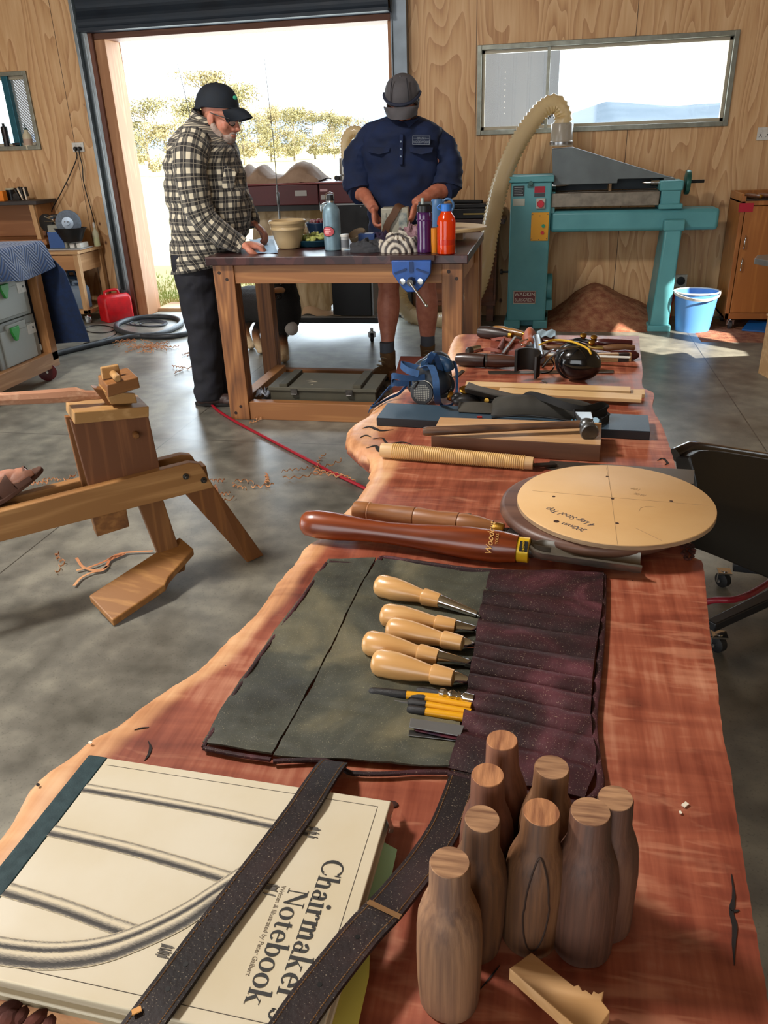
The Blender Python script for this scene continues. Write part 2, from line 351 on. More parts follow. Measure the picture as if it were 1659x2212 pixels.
# left and rear openings added for fill, right one shaped for the sun patch
LO=(-1.2,2.6,.0,2.6)
w=M();w.box(-6.62,-4,0,-6.5,LO[0],4.2);w.box(-6.62,LO[1],0,-6.5,7.27,4.2);w.box(-6.62,LO[0],LO[3],-6.5,LO[1],4.2);wallbox('wall_left',w)
RO=(3.72,5.0,1.68,2.6)
w=M();w.box(3.2,-4,0,3.32,RO[0],4.2);w.box(3.2,RO[1],0,3.32,7.27,4.2);w.box(3.2,RO[0],0,3.32,RO[1],RO[2]);w.box(3.2,RO[0],RO[3],3.32,RO[1],4.2);w.box(3.22,4.42,RO[2],3.30,4.58,RO[3]);wallbox('wall_right',w)
w=M();w.box(-6.62,-4.12,0,-4.2,-4,4.2);w.box(.8,-4.12,0,3.32,-4,4.2);w.box(-4.2,-4.12,3.3,.8,-4,4.2);wallbox('wall_rear',w)
w=M();SK=(-3.4,-2.2,.4,2.0)
w.box(-6.62,-4.12,4.2,SK[0],7.27,4.3);w.box(SK[1],-4.12,4.2,3.32,7.27,4.3);w.box(SK[0],-4.12,4.2,SK[1],SK[2],4.3);w.box(SK[0],SK[3],4.2,SK[1],7.27,4.3);wallbox('ceiling',w)
# ---- doorway steel columns, timber jambs, header, roller door
galv=mat('galvanised_steel','8d9396',.35,.75,c2='6f777b',ns=6,stretch=(6,6,.6))
def trimo(n,m,mt,**k):
    o=mk_obj('trim_%d'%n,m,mt,(0,0,0),**k);o['kind']='structure'
w=M();w.box(-3.995,7.03,0,-3.965,YW-.001,4.15)
w.box(-3.995,7.10,0,-3.87,YW-.001,4.15);w.box(-3.90,7.03,0,-3.872,7.1,4.15);w.box(-3.955,7.085,0,-3.93,7.1,4.15)
trimo(1,w,galv,smooth=False,bevel=.003)
w=M();w.box(-1.298,7.06,0,-1.175,YW-.001,4.15);w.box(-1.298,7.04,0,-1.285,7.06,4.15)
trimo(2,w,mat('grey_steel_post','6f7880',.4,.5,c2='5f676e',ns=5),smooth=False,bevel=.003)
jw=wood('jamb_timber','b98a63','9c6c47','Z',1.,.6,8)
w=M();w.box(-3.868,7.02,0,-3.83,7.30,2.335);trimo(3,w,wood('jamb_stained','7a4a34','5d3526','Z',1.,.6,8),smooth=False,bevel=.003)
w=M();w.box(-3.83,7.05,0,-3.733,7.32,2.29);trimo(4,w,jw,smooth=False,bevel=.004)
w=M();w.box(-3.83,7.05,2.29,-1.30,7.30,2.335);trimo(5,w,wood('header_timber','8d5f45','6d4430','X',1.,.6,8),smooth=False,bevel=.003)
w=M();w.box(-1.33,7.08,0,-1.30,7.30,2.29);trimo(6,w,jw,smooth=False,bevel=.003)
w=M();w.box(-3.88,6.9,2.335,-1.29,7.14,2.36)
w.grid(lambda u,v:(-3.88+2.59*u,6.92-.012*math.sin(v*40),2.36+1.2*v),1,60,.01)
trimo(7,w,mat('navy_roller_door','0f1a26',.5,.2,c2='14222f',ns=4),smooth=False)
w=M();w.box(-3.75,7.27,-.1,-1.28,7.6,.03);w.box(-3.72,7.6,-.14,-1.9,7.78,-.02)
trimo(8,w,wood('sill_timber','c9a987','b18d69','X',1.,.7,8),smooth=False,bevel=.005)
# ---- right window: aluminium frame, mullion, panes
alu=mat('window_aluminium','8b8c80',.4,.6,c2='7a7a70')
glass,nt,b=nodes('window_glass');nt.nodes.remove(b);tr=N(nt,'ShaderNodeBsdfTransparent');gl=N(nt,'ShaderNodeBsdfGlossy');gl.inputs['Roughness'].default_value=.03;ms=N(nt,'ShaderNodeMixShader');ms.inputs[0].default_value=.06
tr.inputs[0].default_value=(.95,.97,.97,1)
L(nt,tr.outputs[0],ms.inputs[1]);L(nt,gl.outputs[0],ms.inputs[2]);L(nt,ms.outputs[0],[n for n in nt.nodes if n.type=='OUTPUT_MATERIAL'][0].inputs[0])
def window(n,x0,x1,z0,z1,mull,pane_mats):
    e=thing('window_%d'%n,'','',(x0,YW,z0));
    del e['label'];del e['category'];e['kind']='structure'
    f=M()
    for a in(x0,x1-.035): f.box(a,YW-.02,z0,a+.035,YW+.1,z1)
    for a in(z0,z1-.035): f.box(x0+.035,YW-.019,a,x1-.035,YW+.099,a+.035)
    part('window_frame',f,alu,e,smooth=False,bevel=.003)
    f=M()
    for a in(x0+.035,x1-.06): f.box(a,YW+.02,z0+.035,a+.025,YW+.06,z1-.035)
    for a in(z0+.035,z1-.06): f.box(x0+.035,YW+.02,a,x1-.035,YW+.06,a+.025)
    part('sash',f,mat('sash_pale','a89f8c',.5,.3),e,smooth=False,bevel=.002)
    xs=[x0+.05]+mull+[x1-.05]
    for a in mull: part('mullion',M().box(a-.012,YW+.01,z0+.03,a+.012,YW+.07,z1-.03),alu,e,smooth=False)
    for i in range(len(xs)-1): part('pane',M().box(xs[i],YW+.038,z0+.05,xs[i+1],YW+.042,z1-.05),pane_mats[i],e,smooth=False)
    return e
window(1,*W1,[-.075],[glass,glass])
fly,nt,b=nodes('fly_mesh');nt.nodes.remove(b);tr=N(nt,'ShaderNodeBsdfTransparent');df=N(nt,'ShaderNodeBsdfDiffuse');df.inputs[0].default_value=rgb('8a8683');ms=N(nt,'ShaderNodeMixShader')
tc=N(nt,'ShaderNodeTexCoord');wv=N(nt,'ShaderNodeTexWave');wv.inputs['Scale'].default_value=24;wv.bands_direction='DIAGONAL';L(nt,tc.outputs['Object'],wv.inputs[0]);mr=N(nt,'ShaderNodeMapRange');mr.inputs['To Min'].default_value=.45;mr.inputs['To Max'].default_value=.9;L(nt,wv.outputs[0],mr.inputs[0]);L(nt,mr.outputs[0],ms.inputs[0])
L(nt,tr.outputs[0],ms.inputs[1]);L(nt,df.outputs[0],ms.inputs[2]);L(nt,ms.outputs[0],[n for n in nt.nodes if n.type=='OUTPUT_MATERIAL'][0].inputs[0])
window(2,*W2,[-4.80],[glass,fly])
w=M();w.box(-4.835,YW-.01,1.48,-4.775,YW+.08,2.10);trimo(9,w,mat('teal_mullion','1f5a6a',.4,.4),smooth=False,bevel=.004)
# ---- outdoors
gm=mat('dry_field','cfc596',.95,c2='b9b480',ns=.6)
o=mk_obj('outdoor_ground',M().grid(lambda u,v:(-300+600*u,7.28+800*v**2.2,-.12+(.5*NZ.noise(Vc((u*9,v*9,0))) if v>.3 else 0)),40,40),gm,(0,0,0));o['kind']='structure'
# mown grass strip by the door (uncountable blades)
def grass():
    m=M();R=random.Random(3)
    for i in range(9000):
        x=R.uniform(-5.6,-.6);y=7.85+abs(R.gauss(0,1.1));
        if y>10.5:continue
        h=R.uniform(.02,.07);a=R.uniform(0,PI);dx=math.cos(a)*.008;dy=math.sin(a)*.008;lx=R.uniform(-.02,.02)
        m.add([(x-dx,y-dy,-.12),(x+dx,y+dy,-.12),(x+lx,y,-.12+h)],[(0,1,2)])
    return m
o=solo('grass',grass(),mat('grass_blades','8fa45c',.8,c2='b6a873',ns=2),'short patchy green grass outside the open doorway','grass',kind='stuff',smooth=False)
# steel cladding wing seen through the right window
t=thing('cladding_panel','pale grey steel cladding sheet standing outside the window, left of its view','cladding',(-.7,7.7,0))
m=M()
prof=lambda x:.012 if (x*8.1)%1<.14 else 0
m.grid(lambda u,v:(-.98+.86*u,7.75-prof(-.98+.86*u),-.1+2.9*v),90,1,.004);part('sheet',m,mat('grey_cladding','5e5b58',.6,.1,c2='545150',ns=4),t,smooth=False)
part('corner_post',M().box(-.12,7.68,-.1,.01,7.8,2.8),mat('dark_cladding','1d1d22',.6,.1),t,smooth=False)
for i in range(8): part('screw',M().lathe((-.44,7.742,1.62+.045*i),(0,-1,0),[(0,.006),(.006,.005)],8),white(),t)
# hills
hm=mat('far_hill','5b6978',1.,c2='6c7988',ns=.03,spec=0.)  # distance haze is painted in as blue-grey colour
def hill(name,pts,Y,label,mt):
    P=[YP(x,y,Y) for x,y in pts];m=M();n=len(P)
    def fn(u,v):
        k=u*(n-1);i=min(int(k),n-2);p=P[i].lerp(P[i+1],k-i);q=NZ.noise(Vc((p.x*.02,v*4,Y)))*Y*.01*v*(1-v)*3
        return (p.x,Y-Y*.35*(1-v),-2+(p.z+2)*math.sin(v*PI/2)+q)
    m.grid(fn,80,14);return solo(name,m,mt,label,'hill')
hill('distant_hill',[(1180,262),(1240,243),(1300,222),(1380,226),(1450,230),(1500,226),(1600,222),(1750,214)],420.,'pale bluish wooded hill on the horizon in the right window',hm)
hill('distant_hill',[(-200,310),(180,285),(265,264),(300,300),(420,290),(600,262),(720,246),(800,234),(900,235),(1000,262)],520.,'faint blue far ridge behind the gum trees beyond the doorway',mat('far_ridge','8094ae',1.,c2='788da8',ns=.02,spec=0.))  # the ridge's blue base colour stands in for haze
leafm=[mat('gum_leaf_a','8c8768',.9,c2='75714f',ns=.8,spec=.1),mat('gum_leaf_b','9a9070',.9,c2='827a58',ns=.8,spec=.1)]
barkm=mat('gum_bark','857c6a',.9,c2='6a5f4d',ns=2,stretch=(1,1,.2))
def gum(px,ptop,Y,wid,seed,label):
    R=random.Random(seed);b=YP(px,330,Y);b.z=-.1;top=YP(px,ptop,Y).z;H=top+.1
    t=thing('gum_tree',label,'tree',b,'gum trees across the paddock')
    m=M();lean=R.uniform(-.06,.06)*H
    pts=ctr([b,b+V(lean*.3,0,H*.35),b+V(lean,0,H*.7),b+V(lean*1.2,0,H*.92)],4);n=len(pts)
    m.tube(pts,[.022*H*(1-.75*i/(n-1)) for i in range(n)],7)
    br=[]
    for k in range(6):
        s=pts[int(n*(.35+.09*k))-1];a=R.uniform(0,2*PI);e=s+V(math.cos(a)*wid*.42,math.sin(a)*wid*.3,H*R.uniform(.12,.26));br.append(e)
        m.tube(ctr([s,s.lerp(e,.5)+V(0,0,-.02*H),e],3),[.009*H,.008*H,.007*H,.006*H,.005*H,.004*H,.002*H],5)
    part('trunk',m,barkm,t)
    m=M();cl=[(e,R.uniform(.14,.24)*H) for e in br]+[(pts[-1]+V(R.uniform(-.3,.3)*wid*.6,0,R.uniform(-.12,.03)*H),R.uniform(.13,.2)*H) for _ in range(4)]+[(pts[int(n*R.uniform(.12,.5))]+V(R.uniform(-.6,.6)*wid,R.uniform(-1,1),0),R.uniform(.10,.17)*H) for _ in range(7)]
    s=.011*H+.05
    for c,r in cl:
        for i in range(260):
            d=V(R.gauss(0,1),R.gauss(0,1),R.gauss(0,.8));d=d.normalized()*r*R.random()**.4;p=c+V(d.x*wid/H*1.3,d.y,d.z*.8)
            if p.z>top: continue
            x=V(R.gauss(0,1),R.gauss(0,1),R.gauss(0,1)).normalized()*s;y=V(R.gauss(0,1),R.gauss(0,1),R.gauss(0,1)).normalized()*s*.5
            m.add([p-x,p+y,p+x,p-y],[(0,1,2,3)])
    part('foliage',m,leafm[seed%2],t,smooth=False)
tl='gum tree across the paddock, %s'
for i,(px,pt,Y,wd,lb) in enumerate([(318,212,70,5.,'first from the left edge of the doorway view'),(362,262,48,2.6,'low one just left of the man in the check shirt'),(415,205,64,4.2,'one whose crown rises behind the check shirt collar'),
    (470,150,72,5.4,'tallest one, directly above the black cap'),(528,178,68,4.6,'one just right of the black cap brim'),(585,240,80,4.,'thin one behind the tall whip aerial'),(635,232,76,4.,'one just right of the tall whip aerial'),
    (680,238,84,4.2,'one midway between the two men'),(722,243,80,4.,'one left of the ribbed hose elbow'),(752,250,88,4.,'last one before the navy shirt'),(285,262,90,3.6,'small one at the left jamb of the doorway'),(600,225,100,3.6,'farther pale one beside the tall whip aerial')]):
    gum(px,pt,Y,wd,i,tl%lb)
# ---- light
wd=bpy.data.worlds.new('sky');S.world=wd;wd.use_nodes=True;bg=wd.node_tree.nodes['Background'];bg.inputs[0].default_value=(.86,.94,1.,1);bg.inputs[1].default_value=2.6
def light(name,typ,loc,e,col,**k):
    l=bpy.data.lights.new(name,typ);l.energy=e;l.color=col;o=bpy.data.objects.new(name,l);COL.objects.link(o);o.location=loc
    for a,b in k.items():
        if a!='aim' : setattr(l,a,b)
    if 'aim' in k:o.rotation_euler=Vc(k['aim']).to_track_quat('-Z','Y').to_euler()
    return o
light('sun','SUN',(4,2,6),17.,(1,.94,.84),angle=.009,aim=(-.62,.52,-.58))
light('rear_fill','AREA',(-1.7,-3.95,1.65),70,(1.,.96,.91),shape='RECTANGLE',size=4.9,size_y=3.1,aim=(0,1,0))  # added fill light, set in an unseen rear opening
light('left_fill','AREA',(-6.45,.7,1.3),85,(1.,.97,.93),shape='RECTANGLE',size=3.7,size_y=2.5,aim=(1,0,0))  # side fill from the left opening, likewise added and out of view
light('skylight','AREA',(-2.8,1.2,4.15),255,(1.,.95,.89),shape='RECTANGLE',size=.6,size_y=.6,aim=(0,0,-1))
light('doorway_daylight','AREA',(-2.55,7.4,1.2),95,(.72,.88,1.),shape='RECTANGLE',size=2.4,size_y=2.2,aim=(0,-1,-.1))
light('window_daylight','AREA',(.35,7.4,1.78),26,(.85,.93,1.),shape='RECTANGLE',size=1.7,size_y=.55,aim=(0,-1,-.2))
S.view_settings.view_transform='Standard';S.view_settings.look='None';S.view_settings.exposure=0.;S.view_settings.gamma=1;S.view_settings.use_curve_mapping=False
# ================================================================ BACKGROUND THINGS
oak=wood('oak_frame','b98656','9a6a3e','Z',1.3,.55,9);oakx=wood('oak_frame_x','b98656','96653a','X',1.3,.55,9)
pale=wood('pale_pine','c8a277','b0875a','Z',1.3,.55,8);palex=wood('pale_pine_x','c8a277','b0875a','X',1.3,.55,8)
def castor(par,x,y,z0,r=.04,h=.05,wm=None,name='castor',ax=(1,0,0)):
    m=M();m.lathe(Vc((x,y,z0+r))-Vc(ax)*.014,ax,[(0,r*.8),(.004,r),(.024,r),(.028,r*.8)],18)
    c=part_(name,m,wm or blackr(),par)
    m=M();m.box(x-.022,y-.02,z0+r*2+.002,x+.022,y+.02,z0+r*2+.008)
    for s in(-1,1):
        m.beam(Vc((x,y,z0+r*2+.004))+Vc(ax)*.02*s,Vc((x,y,z0+r))+Vc(ax)*.02*s,.004,.02,up=ax)
    m.lathe(Vc((x,y,z0+r))-Vc(ax)*.022,ax,[(0,.007),(.044,.007)],10)
    m.lathe((x,y,z0+r*2+.006),(0,0,1),[(0,.012),(h-.03 if h>.035 else .004,.012)],10)
    part('castor_fork',m,chrome(),c)
# ---- power outlets and plugs
def outlet(x,z,w,h,label,sw=2,roundp=False):
    t=thing('power_outlet',label,'power outlet',(x,YW,z));part('faceplate',M().box(x-w/2,YW-.012,z-h/2,x+w/2,YW-.001,z+h/2),white(),t,bevel=.003)
    if roundp:
        part('socket',M().lathe((x,YW-.012,z),(0,-1,0),[(0,.034),(.02,.033),(.021,.024)],20),mat('dark_grey','33353a',.4),t)
    else:
        for s in(-.5,.5):
            m=M();m.box(x+s*w*.5-.004,YW-.0135,z-.012,x+s*w*.5+.004,YW-.012,z-.002)
            m.bx((x+s*w*.5-.009,YW-.0128,z-.02),(.003,.002,.009),Mx.Rotation(.5,3,'Y'));m.bx((x+s*w*.5+.009,YW-.0128,z-.02),(.003,.002,.009),Mx.Rotation(-.5,3,'Y'))
            part('socket',m,mat('dark_grey','33353a',.4),t,smooth=False);part('switch',M().box(x+s*w*.5-.006,YW-.016,z+.012,x+s*w*.5+.006,YW-.012,z+.026),white(),t,bevel=.001)
    return t
ol=YP(170,318,YW);outlet(ol.x,ol.z,.115,.078,'white double power outlet with two black plugs beside the doorway')
orr=YP(1650,289,YW);outlet(orr.x,orr.z,.1,.09,'white power outlet at the right edge of the back wall')
oq=YP(1470,606,YW);outlet(oq.x,oq.z,.1,.1,'square grey round-socket outlet low on the wall above the blue bucket',roundp=True)
oq=YP(1461,638,YW);t=thing('power_outlet','small outlet with a red plug just above the bucket rim','power outlet',(oq.x,YW,oq.z))
part('faceplate',M().box(oq.x-.05,YW-.012,oq.z-.04,oq.x+.05,YW-.001,oq.z+.03),white(),t,bevel=.003);part('plug',M().lathe((oq.x-.03,YW-.012,oq.z),(0,-1,0),[(0,.028),(.04,.026),(.05,.016)],16),mat('red_plastic','b01a18',.4),t)
for nm,dx,pp,lb in(('left',-.018,[(166,340),(150,380),(130,420),(113,452),(106,480),(100,505),(98,540)],'black power cord hanging from the left plug down to the grinder'),
                   ('right',.022,[(172,335),(178,360),(180,390),(190,430),(200,465),(206,492)],'black power cord hanging from the right plug behind the spray bottle')):
    t=thing('extension_lead',lb,'power cord',(ol.x+dx,YW,ol.z),None)
    q=Vc((ol.x+dx,YW-.012,ol.z-.012));part('plug',M().lathe(q,(0,-1,0),[(0,.017),(.028,.017),(.036,.011)],14),black(),t)
    P=[q+V(0,-.03,-.005)]+[YP(x,y,YW-.05-.004*i) for i,(x,y) in enumerate(pp)];part('cord',M().tube(ctr(P,5),.005,7),black(),t)
pq=[YP(x,y,7.06) for x,y in[(1459,640),(1450,660),(1447,690)]]+[G(1440,712,.006),G(1425,700,.006)]
solo('red_cable',M().tube(ctr(pq,6),.006,7),mat('orange_cable','d2401c',.5),'orange-red cable dropping from the low outlet behind the blue bucket','cable')
# ---- window ledge things (left window)
def yb(x,y,Y=7.13): return YP(x,y,Y)
p=yb(58,320);z0=1.478
t=thing('glue_bottle','translucent squeeze bottle with dark nozzle on the left window ledge','bottle',(p.x,YW+.02,z0))
part('bottle_body',M().lathe((p.x,YW+.02,z0),(0,0,1),[(0,.036),(.004,.04),(.10,.04),(.125,.036),(.15,.018),(.165,.016)],20),mat('squeeze_plastic','d2c6a8',.4,alpha=.93),t)
part('label_band',M().lathe((p.x,YW+.02,z0+.04),(0,0,1),[(0,.0405),(.05,.0405)],20,caps=False),mat('label_buff','b59a86',.6),t)
part('nozzle',M().lathe((p.x,YW+.02,z0+.165),(0,0,1),[(0,.017),(.014,.016),(.016,.006),(.05,.002)],14),mat('dark_green','1c3a34',.4),t)
p=yb(36,318);t=thing('small_box','small brown box with a black lid on the left window ledge','box',(p.x,YW+.02,z0));part('box_body',M().box(p.x-.04,YW-.01,z0,p.x+.03,YW+.05,z0+.045),mat('brown_card','6b4028',.6),t,bevel=.002);part('lid',M().box(p.x-.042,YW-.012,z0+.045,p.x+.032,YW+.052,z0+.062),black(),t,bevel=.002)
p=yb(6,300);solo('black_canister',M().lathe((p.x,YW+.03,z0),(0,0,1),[(0,.03),(.19,.03),(.2,.026),(.205,.012),(.225,.012)],18),black(),'black canister at the left end of the window ledge','canister')
p=yb(76,315);solo('small_jar',M().lathe((p.x,YW+.02,z0),(0,0,1),[(0,.02),(.03,.021),(.035,.016),(.05,.016)],14),mat('jar_grey','77777c',.3,alpha=.8),'tiny grey jar at the right end of the left window ledge','jar')
# ---- small shelf unit with dark top
t=thing('shelf_stand','low wooden stand with a dark overhanging top at the left wall','stand',(-4.75,6.85,0))
part('top_board',M().box(-5.1,6.62,1.03,-4.40,7.0,1.062),mat('dark_board','2e2a2c',.5,c2='3a3433'),t,bevel=.003)
for a,b in((-4.79,6.66),(-4.47,6.66),(-4.47,6.94),(-4.79,6.94)): part('leg',M().beam((a,b,1.03),(a+(.02 if a>-4.6 else 0),b,.72),.045,.045),pale,t,smooth=False,bevel=.002)
part('back_panel',M().box(-5.05,6.9,.74,-4.43,6.915,1.03),wood('stand_back','a8744c','8a5a38','X',1,.55,6),t,smooth=False)
part('side_panel',M().box(-4.45,6.66,.80,-4.435,6.94,1.03),oak,t,smooth=False)
part('lower_board',M().box(-5.1,6.60,.69,-4.36,6.98,.735),wood('stand_low','b07a4c','8e5c36','X',1,.55,6),t,smooth=False,bevel=.003)
part('lower_shelf',M().box(-5.1,6.62,.60,-4.38,6.98,.64),wood('stand_low','b07a4c','8e5c36','X',1,.55,6),t,smooth=False,bevel=.003)
part('support_post',M().box(-4.5,6.7,0,-4.44,6.9,.69),oak,t,smooth=False);part('support_post',M().box(-5.1,6.7,0,-5.04,6.9,.69),oak,t,smooth=False)
Z=1.062;q=YP(4,432,6.75);solo('orange_carton',M().box(q.x-.05,6.7,Z,q.x+.045,6.76,Z+.085),mat('orange_card','e8861e',.5,c2='e0701a',ns=8),'small orange carton on the dark-topped stand','carton',bevel=.003)
q=YP(18,430,6.82);t=thing('paint_tin','black tin with a pale lid behind the orange carton','tin',(q.x,6.86,Z));part('tin_body',M().lathe((q.x,6.86,Z),(0,0,1),[(0,.04),(.09,.04)],20),black(),t);part('lid',M().lathe((q.x,6.86,Z+.09),(0,0,1),[(0,.042),(.012,.042)],20),mat('tin_lid','c9c4a8',.4),t)
q=YP(32,434,6.75);solo('tape_dispenser',M().box(q.x-.02,6.74,Z,q.x+.05,6.79,Z+.02).lathe((q.x,6.79,Z+.035),(0,-1,0),[(0,.026),(.03,.026)],16),black(),'small black dispenser between the tin and the clamps on the stand','dispenser')
for i,(px,ang,lb) in enumerate(((46,.35,'leaning silver and black clamp on the dark-topped stand, left of the pair'),(57,.1,'upright silver and black clamp on the dark-topped stand, right of the pair'))):
    q=YP(px,430,6.75);R=Mx.Rotation(-ang,3,'Y');t=thing('spring_clamp',lb,'clamp',(q.x,6.75,Z),'clamps on the stand')
    part('jaw',M().bx(Vc((q.x,6.75,Z+.055)),(.02,.03,.11),R),mat('nickel','b9b2a8',.3,.8),t,bevel=.004);part('grip',M().bx(Vc((q.x,6.74,Z+.055))+R@V(-.022,0,.012),(.016,.034,.1),R),black(),t,bevel=.004);part('grip',M().bx(Vc((q.x,6.74,Z+.055))+R@V(.02,0,.018),(.012,.034,.08),R),black(),t,bevel=.004)
for _o in [o for o in COL.objects if o.name.split('.')[0] in('shelf_stand','orange_carton','paint_tin','tape_dispenser','spring_clamp')]: _o.location+=V(-.13,.2,0)
# ---- grinder stand
X0,X1,Y0,Y1=-4.60,-4.13,6.67,7.10
t=thing('grinder_stand','pine stand on castors carrying the wet grinder, drawer under its top','stand',((X0+X1)/2,(Y0+Y1)/2,0))
part('top',M().box(X0-.02,Y0-.02,.62,X1+.02,Y1,.645),palex,t,smooth=False,bevel=.003)
for a in(X0,X1-.045):
    for b in(Y0,Y1-.045): part('leg',M().box(a,b,.09,a+.045,b+.045,.62),pale,t,smooth=False,bevel=.002)
part('drawer_front',M().box(X0+.045,Y0+.005,.48,X1-.045,Y0+.02,.61),wood('drawer_pine','b98655','a07043','X',1,.55,7),t,smooth=False,bevel=.002)
part('side_apron',M().box(X1-.03,Y0+.045,.46,X1-.012,Y1-.045,.61),wood('drawer_side','c79a6c','a97c50','Y',1,.55,7),t,smooth=False,bevel=.002)
part('side_apron',M().box(X0+.012,Y0+.045,.46,X0+.03,Y1-.045,.61),wood('drawer_side','c79a6c','a97c50','Y',1,.55,7),t,smooth=False,bevel=.002)
part('bottom_shelf',M().box(X0,Y0,.09,X1,Y1,.125),palex,t,smooth=False,bevel=.002)
for a in(X0+.05,X1-.03):
    for b in(Y0+.03,Y1-.05): castor(t,a,b,0,.03,.04,mat('castor_clear','9fa6a8',.3),ax=(1,0,0))
def jerry(name,x,y,z,w,d,h,mt,label,cat='jerry can',cap=None,rz=0.,gr=None):
    t=thing(name,label,cat,(x,y,z),gr);R=Mx.Rotation(rz,3,'Z');T=Mx.Translation((x,y,z))@R.to_4x4()
    m=M(T);c=.016;prof=[(0,0,.85),(.02,1,1),(.72,1,1),(.82,1,.96),(1,.8,.55)]
    rows=[]
    for tz,_,k in((0,0,.94),(.03,0,1),(.74,0,1),(.84,0,.93),(.93,0,.7)):
        ww=w/2*(k if tz<.1 else (k*.5+.5));dd=d/2*k
        rows.append([(ww-c,dd,tz*h),(ww,dd-c,tz*h),(ww,-dd+c,tz*h),(ww-c,-dd,tz*h),(-ww+c,-dd,tz*h),(-ww,-dd+c,tz*h),(-ww,dd-c,tz*h),(-ww+c,dd,tz*h)])
    vs=[p for r in rows for p in r];fs=[(i*8+k,i*8+(k+1)%8,(i+1)*8+(k+1)%8,(i+1)*8+k) for i in range(4) for k in range(8)]+[tuple(range(8))[::-1],tuple(32+k for k in range(8))]
    m.add(vs,fs);part('can_body',m,mt,t,bevel=.004)
    m=M(T);m.tube(ctr([(-w*.3,0,.9*h),(-w*.28,0,1.04*h),(w*.12,0,1.06*h),(w*.2,0,.9*h)],6),.012,8);part('handle',m,mt,t)
    m=M(T);m.lathe((w*.34,0,h*.88),(.35,0,1),[(0,.026),(.035,.026),(.037,.02)],14);part('cap',m,cap or black(),t)
    return t
jerry('plastic_can',-4.50,6.80,.125,.17,.12,.24,mat('grey_blue_can','4c6274',.45),'grey-blue plastic can on the grinder stand shelf, rear left',gr='cans in the grinder stand')
jerry('plastic_can',-4.39,6.95,.125,.15,.13,.29,mat('dark_blue_can','26384c',.4),'dark navy can at the back of the grinder stand shelf',gr='cans in the grinder stand')
jerry('plastic_can',-4.26,6.80,.125,.15,.14,.22,mat('slate_can','68788a',.4),'pale slate plastic can at the right front of the grinder stand shelf',gr='cans in the grinder stand')
jerry('fuel_can',-3.955,6.86,0,.27,.17,.26,mat('red_fuel_can','c0141c',.35,c2='a81018'),'bright red fuel can on the floor beside the doorway','fuel can',cap=blackr(),rz=.95)
# ---- wet grinder
gx=-4.33
t=thing('wet_grinder','wet grinder with grey stone wheel, blue housing and black water trough','grinder',(gx,6.87,.645))
part('base_plate',M().box(-4.47,6.76,.645,-4.14,6.98,.655),mat('pale_base','a9adb0',.4),t,bevel=.002)
part('housing',M().prism([(-4.46,6.78,.655),(-4.28,6.78,.655),(-4.29,6.78,.86),(-4.44,6.78,.86)],(0,.17,0)),mat('housing_grey','8b8b80',.5),t,bevel=.006)
part('blue_panel',M().prism([(-4.45,6.774,.66),(-4.30,6.774,.66),(-4.31,6.774,.80),(-4.45,6.774,.80)],(0,.008,0)),mat('blue_enamel','1d4c8c',.4),t)
part('foot_block',M().box(-4.27,6.8,.655,-4.22,6.94,.70).box(-4.20,6.8,.655,-4.16,6.94,.70),white(),t,bevel=.005)
wh=part_('stone_wheel',M().lathe((-4.235,6.80,.875),(.35,-1,0),[(-.03,.10),(-.026,.106),(.026,.106),(.03,.10)],40),mat('grey_stone','6b7684',.85,c2='5d6672',ns=60,bs=.1),t)
part('hub',M().lathe((-4.235+.35*.03,6.80-.03,.875),(.35,-1,0),[(-.003,.052),(.003,.050),(.006,.02),(.02,.018)],24),mat('hub_pale','aebccb',.35,.4),wh)
m=M();m.grid(lambda u,v:(-4.235+(.09+.06*v)*math.cos(u*2*PI)*(1.05 if v>.9 else 1),6.81+(.06+.035*v)*math.sin(u*2*PI),.715+.115*v),28,6,.006);m.add([(-4.235+.088*math.cos(a*.2244),6.81+.058*math.sin(a*.2244),.716) for a in range(28)],[tuple(range(28))])
part('water_trough',m,black(),t)
m=M();m.lathe((-4.475,6.84,.875),(-.2,-1,0),[(-.02,.06),(-.015,.075),(.015,.075),(.02,.06)],28);part('honing_wheel',m,blackr(),t)
m=M();m.tube([(-4.46,6.80,.93),(-4.38,6.79,.90),(-4.31,6.78,.83)],.008,8);m.tube([(-4.47,6.80,.89),(-4.2,6.75,.885)],.004,6);m.lathe((-4.37,6.775,.92),(-.3,-1,.2),[(0,.016),(.03,.014)],12);part('tool_rest',m,chrome(),t)
m=M();m.box(-4.42,6.83,.91,-4.28,6.87,.945);part('jig_arm',m,black(),t,bevel=.004)
# spray bottle
t=thing('spray_bottle','clear bottle of yellow liquid with white nozzle at the grinder stand corner','bottle',(-4.125,7.03,.645))
cl=mat('clear_plastic','dfe2c8',.12,alpha=.55);part('bottle_body',M().lathe((-4.125,7.03,.645),(0,0,1),[(0,.028),(.1,.03),(.13,.024),(.15,.011),(.165,.011)],18),cl,t)
part('liquid',M().lathe((-4.125,7.03,.648),(0,0,1),[(0,.026),(.075,.028)],18),mat('yellow_liquid','c9c832',.2),t);part('nozzle',M().lathe((-4.125,7.03,.81),(0,0,1),[(0,.013),(.03,.011),(.045,.007)],12),white(),t)
